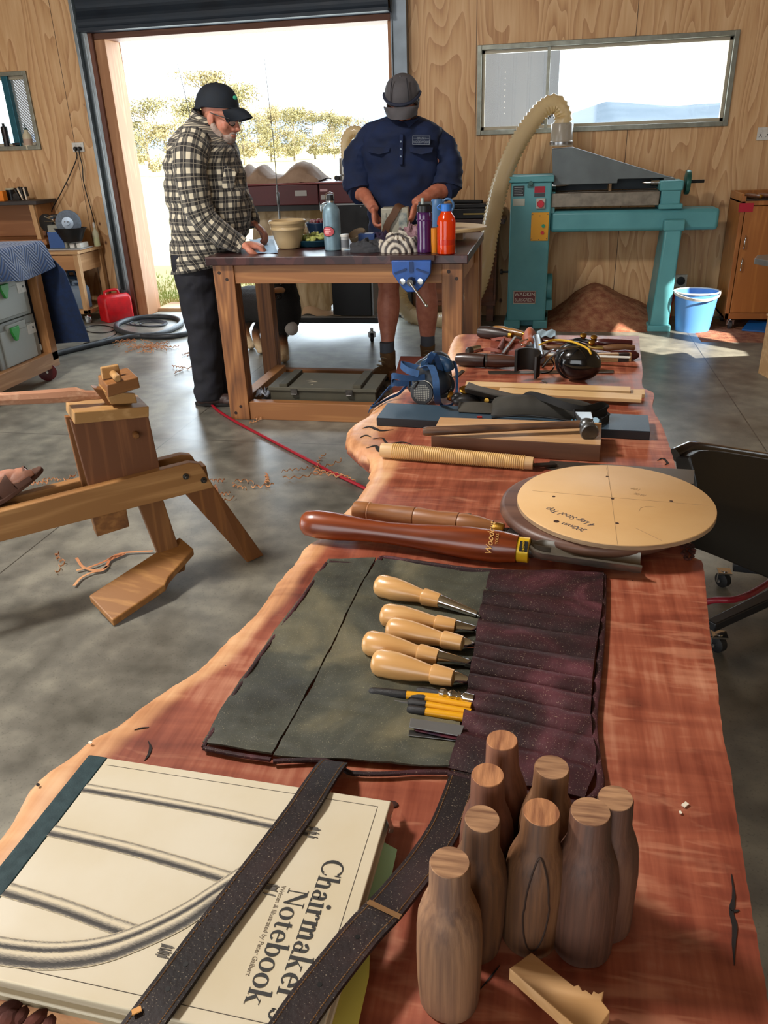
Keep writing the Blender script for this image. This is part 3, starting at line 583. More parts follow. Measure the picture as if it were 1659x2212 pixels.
# ---- vacuum hose and cables on floor
def fl(pp,z,n=8): return ctr([G(x,y,z) for x,y in pp],n)
m=M();m.tube(fl([(-40,790),(60,780),(130,762),(200,745),(280,728),(340,722),(378,708),(392,695),(375,686),(330,684),(280,690),(252,702),(262,716),(310,726),(370,726),(410,718),(423,706)],.02),.0235,12)
o=solo('vacuum_hose',m,mat('hose_grey','2c2f33',.45,c2='3a3d40'),'thick dark grey vacuum hose coiled on the floor by the doorway','hose')
m=M()
def ellip(cx,cy,rx,ry,n=18,a0=0): return [(cx+rx*math.cos(a0+2*PI*i/n),cy+ry*math.sin(a0+2*PI*i/n)) for i in range(n+1)]
m.tube(fl(ellip(215,711,32,8)+[(250,722),(215,735),(180,742)],.004,3),.004,6)
solo('floor_cable',m,black(),'thin dark cable looped on the floor in front of the fuel can','cable')
m=M();pp=[]
for k in range(4): pp+=ellip(315+k*5,697+k*1.2,46-6*k,7-.8*k,14,k)
m.tube(fl(pp,.006,3),.004,6);solo('power_lead',m,mat('dark_blue_cord','23262f',.5),'coiled extension cord lying inside the vacuum hose loop','cord')
# ---- box cart with moving blanket
CXf=-3.36;t=thing('timber_cart','timber cart frame on castors, blanket over its top, left edge','cart',(-3.75,4.5,0))
for a in(-4.15,CXf-.07):
    for b in(4.0,4.88): part('post',M().box(a,b,.13,a+.07,b+.07,.88),oak,t,smooth=False,bevel=.003)
part('bottom_rail',M().box(CXf-.09,3.6,.085,CXf,4.95,.19),wood('cart_rail','b4875c','94683f','Y',1.2,.55,8),t,smooth=False,bevel=.003)
part('bottom_rail',M().box(-4.15,4.86,.085,CXf-.09,4.95,.19),oakx,t,smooth=False,bevel=.003)
part('bottom_board',M().box(-4.15,3.6,.15,CXf-.09,4.86,.17),palex,t,smooth=False)
part('top_board',M().box(-4.2,3.6,.86,CXf,4.95,.89),palex,t,smooth=False,bevel=.003)
red=mat('castor_red','4a1518',.4)
for a,b in((-3.40,4.84),(-4.05,4.84)): castor(t,a,b,0,.062,.03,red,ax=(.55,-.83,0))
# boxes
def sysbox(y,z,h,d,label):
    t=thing('tool_case',label,'tool case',(-3.62,y+d/2,z),'grey tool cases in the cart');g=mat('case_grey','9a9f9c',.5,c2='8b908e',ns=4)
    part('case_body',M().box(-3.86,y,z,-3.41,y+d,z+h-.004),g,t,bevel=.006)
    part('front_panel',M().box(-3.412,y+.05,z+.02,-3.402,y+d-.05,z+h-.05).box(-3.414,y+.12,z+h-.07,-3.396,y+d-.12,z+h-.02),mat('case_pale','a9aeab',.5),t,bevel=.004)
    m=M();c=Vc((-3.398,y+d*.42,z+h-.075));m.prism([c+V(0,-.045,.035),c+V(0,.045,.035),c+V(0,.04,0),c+V(0,.008,-.055),c+V(0,-.012,-.055),c+V(0,-.04,0)],(.016,0,0));part('latch',m,mat('latch_green','2f9a3c',.4),t,bevel=.005)
    part('label_card',M().box(-3.402,y+d-.11,z+h-.125,-3.400,y+d-.02,z+h-.06),white(),t)
    m=M();m.box(-3.400,y+d-.055,z+h-.095,-3.3985,y+d-.04,z+h-.08);part('label_mark',m,black(),t)
sysbox(4.40,.172,.30,.44,'grey tool case with green latch, lower of the two full ones in the cart')
sysbox(4.39,.474,.27,.44,'grey tool case with green latch, upper of the two full ones in the cart')
sysbox(3.93,.172,.30,.44,'grey tool case at the far left edge of the cart, lower one')
sysbox(3.92,.474,.27,.44,'grey tool case at the far left edge of the cart, upper one')
sysbox(4.36,.746,.11,.44,'shallow grey tool case on top of the stack, just under the blanket')
# blanket
bl,nt,b=nodes('quilted_blanket');b.inputs['Roughness'].default_value=.8;b.inputs['Sheen Weight'].default_value=.3
tc=N(nt,'ShaderNodeTexCoord');sp=N(nt,'ShaderNodeSeparateXYZ');L(nt,tc.outputs['Object'],sp.inputs[0])
def mth(op,a,bv):
    n=N(nt,'ShaderNodeMath',operation=op)
    if hasattr(a,'links') or hasattr(a,'is_linked'):L(nt,a,n.inputs[0])
    else:n.inputs[0].default_value=a
    if hasattr(bv,'is_linked'):L(nt,bv,n.inputs[1])
    else:n.inputs[1].default_value=bv
    return n.outputs[0]
pp_=mth('PINGPONG',mth('ADD',sp.outputs[1],10.),.07);zz=mth('ADD',mth('ADD',pp_,sp.outputs[2]),mth('MULTIPLY',sp.outputs[0],.9));wv=mth('SINE',mth('MULTIPLY',zz,230.),0.)
r=ramp(nt,[(.0,'0a2348'),(.6,'11386a')]);mr=N(nt,'ShaderNodeMapRange');mr.inputs['From Min'].default_value=-1;L(nt,wv,mr.inputs[0]);L(nt,mr.outputs[0],r.inputs[0]);L(nt,r.outputs[0],b.inputs['Base Color']);bump(nt,b,mr.outputs[0],.5,.006)
t=thing('moving_blanket','blue quilted moving blanket draped over the cart top','blanket',(-3.75,4.6,.89))
def bl_top(u,v):
    # v along Y 3.5..5.0, u across: hangs over X edge
    y=3.5+1.52*v;s=u*1.1;drop=.12+.13*(1-v)**1.2+.03*math.sin(v*9)
    if s<.78: x=-4.2+s/.78*.86;z=.915+.012*NZ.noise(Vc((x*6,y*5,0)))
    else:
        k=(s-.78)/.32;x=-3.34+.035*math.sin(k*PI/2)+.02*math.sin(y*14)*k;z=.905-drop*k*(1.2)
    return(x,y,z)
part('top_drape',M().grid(bl_top,50,50,.008),bl,t,angle=60)
def bl_end(u,v):
    wr_=-3.40+.15*min(1,v/.3)+.06*max(0,(v-.3)/.7);w=-4.2+(wr_+4.2)*u;z=.915-.70*v;y=5.0+.05*math.sin(min(v*4,1)*PI/2)+.04*v+.025*math.sin(u*13+v*2)*v
    z2=z+.0*u
    if v<.05:z2=.915-.1*v*8
    return(w,y,z2-(.03*(1-u) if v>.9 else 0))
part('end_drape',M().grid(bl_end,40,30,.008),mat('blanket_navy','0b1c38',.85,c2='10264a',ns=30,bs=.4,bd=.004),t,angle=60)
# ---- shavings on the floor
shm=mat('shaving_wood','c79468',.6,c2='a8663f',ns=6)
def shaving(m,c,R,n=3,r=.02,L0=.1,z=.006):
    for _ in range(n):
        a=R.uniform(0,2*PI);p=Vc(c)+V(R.gauss(0,.03),R.gauss(0,.03),0);tn=R.uniform(2,7);pts=[]
        for i in range(22):
            k=i/21;a+=R.uniform(-.25,.25);d=V(math.cos(a),math.sin(a),0)*(L0/14);p=p+d
            pts.append(p+V(0,0,z+r*.5*(1+math.sin(k*tn*6)))+d.cross(V(0,0,1)).normalized()*math.cos(k*tn*6)*r*.5)
        m.ribbon(pts,.006,.0006,side=(R.uniform(-.4,.4),R.uniform(-.4,.4),1))
RR=random.Random(11)
for (px,py,n,lb) in((325,752,14,'reddish pile of wood shavings on the floor near the vacuum hose'),(300,738,6,'scatter of brown shavings just right of the blue blanket hem'),(425,765,5,'thin dark shavings beside the man in the check shirt'),
    (525,1038,3,'small curl of shavings on the floor right of the shaving horse'),(580,1050,3,'loose shaving between the shaving horse and the red hose'),(690,1022,7,'long pale shavings lying across the red hose'),(500,1075,4,'shavings just beyond the tip of the shaving horse leg'),
    (715,888,3,'shaving crumbs in front of the work table stretcher'),(125,1222,2,'small shaving on the floor below the long rail'),(560,905,3,'shaving crumbs at the foot of the left table leg'),(122,1050,3,'curl of shavings on the floor above the long rail'),(385,800,3,'faint shavings behind the shaving horse head')):
    m=M();shaving(m,G(px,py,0),RR,n,.014,.13 if n>5 else .07);solo('wood_shaving',m,shm,lb,'shaving',kind='stuff' ,smooth=False)
m=M()
for pp in([(165,1232),(190,1226),(225,1213),(262,1195),(330,1190)],[(160,1265),(175,1248),(200,1236),(225,1230),(240,1205),(262,1200)],[(165,1205),(180,1225),(210,1232),(235,1222)],[(235,1212),(255,1200),(270,1196),(240,1208)]):
    m.ribbon(fl(pp,.012,5),.011,.001)
solo('wood_shaving',m,shm,'long stringy shaving on the floor left of the treadle','shaving',smooth=False)
# ---- red air hose
m=M();m.tube(fl([(455,872),(475,890),(520,917),(580,948),(650,985),(720,1022),(790,1056),(900,1120)],.01),.0085,10)
t=thing('air_hose','dark red air hose running over the floor from the table towards the slab','hose',G(600,960,0));part('hose_run',M().tube(fl([(455,872),(475,890),(520,917),(580,948),(650,985),(720,1022),(790,1056),(900,1120)],.01),.0085,10),mat('red_hose','8c1020',.4),t)
solo('red_hose_end',M().tube(ctr([G(1440,1420,.02),G(1480,1330,.2),G(1530,1299,.3),G(1590,1294,.32),G(1640,1272,.3),G(1700,1230,.25)],8),.009,10),mat('red_hose2','7a1222',.4),'dark red hose crossing in front of the office chair base','hose')
# ================================================================ LATHE, HOSES, CABINETS
teal=mat('teal_enamel','5a9da4',.42,c2='4f8f96',ns=4,bs=.05);LY=6.62
tealp=mat('teal_plate','63ad9b',.45)
t=thing('wood_lathe','teal cast wood lathe with grey dust hood standing against the plywood wall','lathe',(.3,LY,0))
def lp(x,y,Y=LY): return YP(x,y,Y)
part('headstock_column',M().box(-.31,LY,.06,.0,LY+.42,1.12),teal,t,bevel=.012)
part('column_foot',M().box(-.33,LY-.02,0,-.2,LY+.44,.07).box(-.10,LY-.02,0,.02,LY+.44,.07).box(-.33,LY+.1,0,.02,LY+.3,.07),teal,t,bevel=.01)
part('column_cap',M().box(-.33,LY-.015,1.115,.015,LY+.43,1.16),teal,t,bevel=.008)
part('bed_beam',M().box(0,LY+.05,.745,1.25,LY+.3,.90),teal,t,bevel=.025)
part('bed_rail',M().box(0,LY+.04,.93,.80,LY+.12,1.03).box(0,LY+.2,.93,.80,LY+.28,1.03),mat('bare_rail','6f675c',.45,.6,c2='8a8174'),t,bevel=.004)
part('upright_plate',M().box(.0,LY+.05,.885,.03,LY+.3,1.04),teal,t,bevel=.004)
a=lp(1425,482);b=lp(1470,482);c=lp(1443,712,LY-.04);d=lp(1406,712,LY-.04)
m=M();m.add([(.86,LY-.02,.80),(.985,LY-.02,.80),(.985,LY+.3,.80),(.86,LY+.3,.80),(.82,LY-.06,.03),(.96,LY-.06,.03),(.96,LY+.34,.03),(.82,LY+.34,.03)],[(0,1,2,3),(7,6,5,4),(0,4,5,1),(1,5,6,2),(2,6,7,3),(3,7,4,0)]);part('tail_leg',m,teal,t,bevel=.015)
part('leg_collar',M().box(.845,LY-.035,.75,1.0,LY+.315,.83),teal,t,bevel=.012);part('leg_foot',M().box(.80,LY-.09,0,.975,LY+.37,.05),teal,t,bevel=.008)
part('tailstock',M().box(.80,LY+.03,.90,.975,LY+.29,.94).box(.81,LY+.05,.93,.955,LY+.27,1.04).box(.795,LY+.04,1.03,.965,LY+.28,1.10),teal,t,bevel=.01)
part('spindle',M().lathe((0,LY+.16,1.085),(1,0,0),[(0,.035),(.03,.035),(.031,.022),(.10,.02),(.13,.004)],18),chrome(),t)
part('spindle',M().lathe((.80,LY+.16,1.085),(-1,0,0),[(0,.03),(.06,.028),(.062,.018),(.10,.016),(.125,.003)],18),chrome(),t,label='pointed tail centre')
part('hand_wheel',M().lathe((.985,LY+.16,1.08),(1,0,0),[(0,.06),(.006,.085),(.02,.088),(.035,.085),(.04,.02)],28),mat('wheel_green','26574f',.35,.3),t)
part('crank_handle',M().lathe((1.025,LY+.16,1.085),(1,0,0),[(0,.012),(.10,.012)],12),black(),t)
# badges
part('name_plate',M().box(-.26,LY-.006,.205,-.085,LY-.001,.305),mat('plate_maroon','6d2a2c',.4),t,bevel=.002)
m=M();
for q in((-.262,.203,-.083,.21),(-.262,.30,-.083,.307),(-.262,.203,-.257,.307),(-.088,.203,-.083,.307)): m.box(q[0],LY-.008,q[1],q[2],LY-.0055,q[3])
part('plate_border',m,mat('plate_border','b9b2a0',.4),t)
T=basis((-.172,LY-.007,.277),(1,0,0),(0,0,1));part('plate_lettering',text_m('WADKIN',.042,T,sx=.95),mat('plate_letter','d8d2c4',.5),t,smooth=False)
T=basis((-.172,LY-.007,.232),(1,0,0),(0,0,1));part('plate_lettering',text_m('BURSGREEN',.034,T,sx=.86),mat('plate_letter','d8d2c4',.5),t,smooth=False)
part('control_panel',M().box(-.145,LY-.012,.69,-.01,LY-.001,.90),mat('yellow_panel','d99a14',.45),t,bevel=.003)
part('green_button',M().lathe((-.05,LY-.012,.80),(0,-1,0),[(0,.014),(.012,.013)],14),mat('btn_green','1f8f6a',.4),t)
part('red_button',M().lathe((-.055,LY-.012,.75),(0,-1,0),[(0,.014),(.012,.013)],14),mat('btn_red','c2182c',.4),t)
m=M()
for q in((-.135,.885),(-.02,.885),(-.135,.705),(-.02,.705),(-.08,.875),(-.08,.70)): m.lathe((q[0],LY-.012,q[1]),(0,-1,0),[(0,.004),(.003,.003)],8)
part('panel_screws',m,dsteel(),t)
q=lp(1168,440);part('stop_box',M().box(q.x-.035,LY-.02,q.z-.035,q.x+.035,LY-.001,q.z+.04),mat('stop_grey','b9b4ac',.4),t,bevel=.003);part('stop_button',M().lathe((q.x,LY-.02,q.z),(0,-1,0),[(0,.016),(.012,.016),(.013,.027),(.024,.024)],18),mat('btn_red','c2182c',.4),t)
q=lp(1166,410);part('red_label',M().box(q.x-.04,LY-.004,q.z-.02,q.x+.04,LY-.001,q.z+.025),mat('label_red','a3142c',.5),t);part('grey_label',M().box(q.x-.04,LY-.004,q.z-.05,q.x+.04,LY-.001,q.z-.024),mat('label_dark','3a4248',.5),t)
q=lp(1120,412);part('spec_plate',M().box(q.x-.04,LY-.004,q.z-.04,q.x+.045,LY-.001,q.z+.035),mat('label_black','1c2226',.45),t)
m=M()
for k in range(5): m.box(q.x-.032,LY-.0055,q.z+.022-.013*k,q.x+.036-.01*(k%2),LY-.0042,q.z+.026-.013*k)
part('spec_lines',m,mat('label_line','aab0b0',.5),t)
q=lp(1121,437);part('white_plate',M().box(q.x-.045,LY-.004,q.z-.027,q.x+.045,LY-.001,q.z+.027),mat('label_white','b4b8ac',.5),t,bevel=.006)
part('motor_box',M().lathe((.0,LY+.2,.30),(1,0,0),[(0,.11),(.04,.11),(.045,.08)],24).box(0,LY+.05,.14,.05,LY+.25,.22),teal,t,bevel=.004)
part('lock_knob',M().lathe((-.16,LY,1.11),(0,-1,0),[(0,.012),(.02,.012),(.021,.018),(.03,.016)],12).box(-.185,LY-.012,1.08,-.14,LY,1.10),mat('teal_dark','2d5c56',.4),t)
part('side_knob',M().lathe((-.31,LY+.1,.44),(-1,0,0),[(0,.008),(.05,.008),(.052,.022),(.07,.018)],14),black(),t)
# hood
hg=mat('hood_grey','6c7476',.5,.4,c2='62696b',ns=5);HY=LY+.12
H0=lp(1192,322,HY);H1=lp(1238,318,HY);H2=lp(1452,384,HY);H3=lp(1335,387,HY);H4=lp(1333,396,HY);H5=lp(1195,400,HY)
m=M();m.prism([H5,H4,H3,H2,H1,H0],(0,.28,0));part('dust_hood',m,hg,t,smooth=False,bevel=.004)
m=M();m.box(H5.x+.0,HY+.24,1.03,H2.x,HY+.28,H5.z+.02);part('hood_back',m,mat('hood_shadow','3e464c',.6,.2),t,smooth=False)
m=M();m.box(.435,HY+.1,.98,.455,HY+.24,H5.z);part('hood_strut',m,palex,t,smooth=False)
m=M();m.box(H2.x-.06,HY,1.10,H2.x+.02,HY+.28,H2.z);part('hood_lip',m,hg,t,smooth=False,bevel=.003)
# ribbed dust hose
hosem,nt,b=nodes('ribbed_hose_plastic');b.inputs['Base Color'].default_value=rgb('cdb995');b.inputs['Roughness'].default_value=.22
tr=N(nt,'ShaderNodeBsdfTranslucent');tr.inputs[0].default_value=rgb('e8d2a4');ms=N(nt,'ShaderNodeMixShader');ms.inputs[0].default_value=.3;out=[n for n in nt.nodes if n.type=='OUTPUT_MATERIAL'][0];L(nt,b.outputs[0],ms.inputs[1]);L(nt,tr.outputs[0],ms.inputs[2]);L(nt,ms.outputs[0],out.inputs[0])
def ribbed(path,r,pitch=.030,n=20):
    P=path;L_=[0]
    for i in range(1,len(P)): L_.append(L_[-1]+(P[i]-P[i-1]).length)
    tot=L_[-1];k=int(tot/(pitch/2));pts=[];rr=[];j=0
    for i in range(k+1):
        s=tot*i/k
        while j<len(L_)-2 and L_[j+1]<s:j+=1
        f=(s-L_[j])/max(1e-9,L_[j+1]-L_[j]);pts.append(P[j].lerp(P[j+1],f));rr.append(r if i%2 else r*.84)
    return M().tube(pts,rr,n)
cl0=lp(1213,300,LY+.22)
hp=[V(cl0.x,LY+.22,1.50),lp(1216,246,LY+.22),lp(1200,224,LY+.2),lp(1172,236,LY+.18),lp(1140,275,LY+.14),lp(1108,330,LY+.08),lp(1082,395,LY),lp(1066,460,LY-.1),lp(1055,520,LY-.2),lp(1044,580,LY-.25),lp(1022,640,LY-.2),lp(985,683,LY-.05),lp(940,694,LY+.1),lp(893,682,LY+.18),lp(868,655,LY+.25),lp(862,622,LY+.32),lp(870,590,LY+.4)]
t=thing('dust_hose','long ribbed beige dust hose arching from the lathe hood to the floor','hose',hp[0])
part('ribbed_tube',ribbed(ctr(hp,10),.072),hosem,t,angle=80)
part('hose_collar',M().lathe((cl0.x,LY+.22,1.36),(0,0,1),[(0,.088),(.03,.088),(.035,.084),(.15,.084),(.16,.078)],28),mat('collar_clear','a79f92',.25,alpha=.85),t)
part('hose_clamp',M().lathe((cl0.x,LY+.22,1.37),(0,0,1),[(0,.09),(.02,.09)],28),steel(),t)
# sawdust pile
sd=mat('sawdust','804a35',.95,c2='a87858',ns=18,bs=.6,bd=.01)
def pile(u,v):
    x=-.05+1.02*u;y=6.5+.62*v;w=math.exp(-((u-.42)/.26)**2)*.25+math.exp(-((u-.78)/.22)**2)*.10;s=(math.sin(min(1,v*1.25)*PI/2))**1.4
    z=(w*s)+.012*NZ.noise(Vc((x*14,y*14,0)))*s-.002+.03*max(0,1-abs(u-.5)*2)*s
    return(x,y,z if 0<v and 0<u<1 else -.004)
o=solo('sawdust_pile',M().grid(pile,70,40),sd,'heaped red-brown sawdust under the teal lathe','sawdust',kind='stuff')
def spill(u,v):
    x=1.15+1.1*u;y=6.2+.85*v;return(x,y,.002+.016*max(0,NZ.noise(Vc((x*5,y*5,3)))+.25)*math.sin(u*PI)*math.sin(v*PI)-.003*(1 if min(u,v,1-u,1-v)<.02 else 0))
solo('sawdust_spill',M().grid(spill,50,40),sd,'thin spill of red-brown sawdust in front of the orange tool cabinet','sawdust',kind='stuff')
# bucket
t=thing('blue_bucket','light blue plastic bucket with white handle on the sunlit floor','bucket',(1.15,6.55,0));bq=(1.15,6.62)
blue=mat('bucket_blue','5b93d6',.35)
m=M()
def bk(u,v):
    a=u*2*PI;r=(.115+.035*v);k=1+.12*math.cos(2*a);zz=.30*v
    return(bq[0]+r*math.cos(a)*1.1,bq[1]+r*math.sin(a),zz)
m.grid(bk,36,10,.004);m.add([(bq[0]+.115*1.1*math.cos(i*PI/18),bq[1]+.115*math.sin(i*PI/18),.003) for i in range(36)],[tuple(range(36))]);part('pail',m,blue,t)
part('rim',M().tube([(bq[0]+.152*1.1*math.cos(i*PI/18),bq[1]+.152*math.sin(i*PI/18),.30) for i in range(36)],.007,8,closed=True),mat('rim_white','cfd4d6',.35),t)
part('handle',M().ribbon(ctr([(bq[0]-.175,bq[1],.30),(bq[0]-.15,bq[1]-.09,.285),(bq[0]-.05,bq[1]-.165,.265),(bq[0]+.06,bq[1]-.165,.262),(bq[0]+.15,bq[1]-.09,.28),(bq[0]+.175,bq[1],.30)],6),.022,.005,side=(0,-.5,1)),white(),t)
# tool cabinet
cw=wood('cabinet_veneer','b97a3c','9a5e2a','Z',.8,.4,10,coat=.2);t=thing('tool_cabinet','orange timber tool cabinet on castors at the right of the wall','cabinet',(1.75,6.85,0));cx0,cx1,cy0,cy1=1.375,2.15,6.60,7.03
part('carcass',M().box(cx0,cy0+.02,.09,cx0+.02,cy1,1.0).box(cx1-.02,cy0+.02,.09,cx1,cy1,1.0).box(cx0,cy1-.015,.09,cx1,cy1,1.0).box(cx0,cy0+.02,.09,cx1,cy1,.11).box(cx0,cy0+.02,.935,cx1,cy1,.95),cw,t,smooth=False,bevel=.002)
part('face_frame',M().box(cx0,cy0,.09,cx0+.03,cy0+.02,.985).box(cx0,cy0,.09,cx1,cy0+.02,.135).box(cx0,cy0,.92,cx1,cy0+.02,.95),wood('cab_frame','b97c44','93592a','Z',1,.4,8),t,smooth=False,bevel=.002)
dr=part_('door',M().box(cx0+.035,cy0-.004,.14,cx1-.03,cy0+.012,.915),cw,t,smooth=False,bevel=.003)
for z in(.66,.50):
    m=M();m.tube(ctr([(cx0+.065,cy0-.004,z+.05),(cx0+.06,cy0-.03,z+.035),(cx0+.058,cy0-.034,z),(cx0+.06,cy0-.03,z-.035),(cx0+.065,cy0-.004,z-.05)],4),.005,8);part('handle',m,chrome(),dr)
q=YP(1612,449,cy0-.01);part('red_sticker',M().box(q.x-.05,cy0-.0055,q.z-.03,q.x+.05,cy0-.004,q.z+.032),mat('sticker_red','a8142e',.5),dr)
for a in(cx0+.06,cx1-.08):
    for b in(cy0+.06,cy1-.06): castor(t,a,b,0,.034,.03,mat('castor_steel','5a5a5c',.3,.6))
part('tray_lining',M().box(cx0+.02,cy0+.02,.95,cx1-.02,cy1-.015,.956),black(),t)
hw=wood('handle_brown','8a5a3c','6a4128','X',3,.35,6)
for i,(px,py,lb,L_) in enumerate(((1600,412,'mallet handle with brass end lying on the tool cabinet, left one',.2),(1624,413,'mallet handle with copper end lying on the tool cabinet, middle one',.2),(1640,404,'thick brown handle lying on the tool cabinet, rightmost one',.3))):
    q=V(cx0+.14+.09*i,cy0+.05,.975);dv=V(-.35,1,.0).normalized()if i<2 else V(.7,.6,.0).normalized();t=thing('mallet',lb,'mallet',q,'handles on the tool cabinet')
    part('grip',M().lathe(q,dv,[(0,.012),(.01,.016),(.05,.014),(.1,.018),(L_*.8,.019),(L_,.013)],14),hw,t);part('end_ferrule',M().lathe(q-dv*.006,dv,[(0,.008),(.002,.013),(.014,.013)],14),brass() if i==0 else mat('copper','b5603c',.3,1.),t)
# steel bench corner, ply box, blue dustpan
t=thing('steel_bench','corner of a bare steel bench top at the right edge','bench',(1.6,4.6,0))
q=G(1630,560,.80);part('steel_top',M().prism([(q.x,q.y,.775),(q.x+.22,q.y-.42,.775),(q.x+.9,q.y-.2,.775),(q.x+.75,q.y+.45,.775),(q.x+.04,q.y+.12,.775)],(0,0,.03)),mat('scuffed_steel','77726c',.35,.8,c2='8a857e',ns=8),t,smooth=False,bevel=.002)
for a,b in((q.x+.30,q.y-.30),(q.x+.80,q.y-.15),(q.x+.72,q.y+.3)): part('leg',M().box(a-.02,b-.02,0,a+.02,b+.02,.775),dsteel(),t,smooth=False)
pb=G(1637,806,0);t=thing('plywood_box','raw plywood box standing on the floor at the right edge','box',(pb.x+.3,pb.y+.1,0));part('box_side',M().prism([(pb.x,pb.y,0),(pb.x+.12,pb.y-.5,0),(pb.x+.6,pb.y-.4,0),(pb.x+.5,pb.y+.12,0)],(0,0,.37)),PLY2 if 'PLY2' in globals() else wood('ply_box','c9a678','ab8457','X',.8,.6,8),t,smooth=False,bevel=.003)
part('box_lid',M().prism([(pb.x-.008,pb.y,.37),(pb.x+.115,pb.y-.51,.37),(pb.x+.61,pb.y-.41,.37),(pb.x+.51,pb.y+.13,.37)],(0,0,.012)),wood('ply_box','c9a678','ab8457','X',.8,.6,8),t,smooth=False)
q=G(1636,714,0);t=thing('dust_pan','blue plastic dustpan on the floor below the tool cabinet','dustpan',q);part('pan',M().prism([q+V(-.13,-.06,.01),q+V(.05,-.14,.01),q+V(.13,.02,.05),q+V(-.05,.10,.05)],(0,0,.012)).prism([q+V(.05,-.14,.02),q+V(.13,.02,.06),q+V(.14,.02,.06),q+V(.06,-.145,.02)],(0,0,.05)),mat('pan_blue','1c5c9c',.4),t,bevel=.002);part('handle',M().beam(q+V(.09,-.05,.05),q+V(.22,-.1,.12),.03,.015),mat('pan_blue','1c5c9c',.4),t,bevel=.004)
# ================================================================ MAROON MACHINE behind table
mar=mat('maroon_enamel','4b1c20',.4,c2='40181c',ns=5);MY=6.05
t=thing('thickness_sander','long maroon machine with grey badge plates on a black wheeled platform','machine',(-1.7,MY+.25,0))
def mp(x,y,Y=MY): return YP(x,y,Y)
A=mp(525,402);B=mp(686,402);Cc=mp(688,438);D=mp(900,400)
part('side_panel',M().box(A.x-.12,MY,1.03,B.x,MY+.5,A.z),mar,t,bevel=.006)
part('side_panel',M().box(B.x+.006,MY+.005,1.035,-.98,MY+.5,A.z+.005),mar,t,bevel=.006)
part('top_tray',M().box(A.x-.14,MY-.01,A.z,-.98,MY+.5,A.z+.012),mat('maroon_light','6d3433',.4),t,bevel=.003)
q=mp(650,417);part('badge_plate',M().box(q.x-.045,MY-.004,q.z-.02,q.x+.045,MY-.001,q.z+.018),mat('badge_grey','8d8a86',.4),t)
q=mp(774-3,430);q2=mp(699,411);part('badge_plate',M().box(q2.x-.028,MY+.001,q2.z-.008,q2.x+.028,MY+.004,q2.z+.008),mat('badge_pink','a8868a',.4),t);q2=mp(700,426);part('badge_plate',M().box(q2.x-.024,MY+.001,q2.z-.016,q2.x+.024,MY+.004,q2.z+.016),mat('badge_grey','8d8a86',.4),t)
part('under_rail',M().box(A.x-.1,MY+.02,.99,B.x,MY+.46,1.03),black(),t)
P0=mp(520,692);P1=mp(812,692);part('platform',M().box(-2.55,MY-.02,.16,P1.x+.02,MY+.62,.20),mat('platform_dark','191a1c',.5),t,bevel=.003)
part('platform_deck',M().box(-2.54,MY-.01,.20,P1.x,MY+.6,.207),mat('deck_grey','77756f',.6),t)
Q0=mp(706,445);Q1=mp(792,440);part('cabinet_box',M().box(Q0.x-.01,MY+.03,.207,Q1.x,MY+.45,1.03),mat('cabinet_black','0b0c0f',.35),t,bevel=.006)
part('cabinet_edge',M().box(Q1.x,MY+.05,.207,Q1.x+.012,MY+.45,1.02).box(Q0.x,MY+.02,1.022,Q1.x+.02,MY+.5,1.036),mat('edge_grey','8d8f90',.4,.5),t)
m=M()
for x in(Q0.x+.02,Q1.x-.05,Q1.x-.015): m.lathe((x,MY+.03,1.01),(0,-1,0),[(0,.008),(.006,.006)],10)
part('cabinet_bolts',m,chrome(),t)
for x,y in((-2.06,MY+.06),(P1.x-.05,MY+.06),(P1.x-.05,MY+.52),(-2.4,MY+.52)): castor(t,x,y,0,.035,.06,ax=(1,.2,0))
# canvas cover heaped on top
def cov(u,v):
    x=A.x-.10+ (B.x-A.x+.10)*u;y=MY+.03+.4*v
    pr=[.02,.10,.13,.07,.115,.13,.085,.055,.05,.05,.07,.11,.135,.14,.13,.10,.06,.015]
    k=u*(len(pr)-1);i=min(int(k),len(pr)-2);h=pr[i]*(1-(k-i))+pr[i+1]*(k-i)
    z=A.z+.012+h*math.sin(v*PI)**.35+.006*NZ.noise(Vc((x*20,y*16,0)))
    return(x,y,z)
solo('canvas_cover',M().grid(cov,60,16),mat('canvas_tan','8c7562',.8,c2='7c6553',ns=12,bs=.3,bd=.004),'crumpled tan canvas cover lying on the maroon machine','canvas cover')
# dust bag
def bag(u,v):
    a=u*2*PI;z=.215+.78*(1-v);w=.34*(.72+.28*math.sin(min(1,v*1.1+.25)*PI*.75));d=.17*(.8+.2*math.sin(v*PI));f=1+.03*math.sin(a*7+v*4)
    return(-1.985+w*math.cos(a)*f*(1 if v<.93 else .9),MY+.24+d*math.sin(a)*f,z)
bgm,nt,b=nodes('bag_fabric');b.inputs['Base Color'].default_value=rgb('86786a');b.inputs['Roughness'].default_value=.55;co=coord(nt,(3,3,.8));nz=N(nt,'ShaderNodeTexNoise');nz.inputs['Scale'].default_value=3;nz.inputs['Distortion'].default_value=2;L(nt,co,nz.inputs[0]);r=ramp(nt,[(.35,'51403a'),(.65,'a79a88')]);L(nt,nz.outputs[0],r.inputs[0]);L(nt,r.outputs[0],b.inputs['Base Color']);bump(nt,b,nz.outputs[0],.5,.03)
tr=N(nt,'ShaderNodeBsdfTranslucent');tr.inputs[0].default_value=rgb('c9b088');ms=N(nt,'ShaderNodeMixShader');ms.inputs[0].default_value=.35;out=[n for n in nt.nodes if n.type=='OUTPUT_MATERIAL'][0];L(nt,b.outputs[0],ms.inputs[1]);L(nt,tr.outputs[0],ms.inputs[2]);L(nt,ms.outputs[0],out.inputs[0])
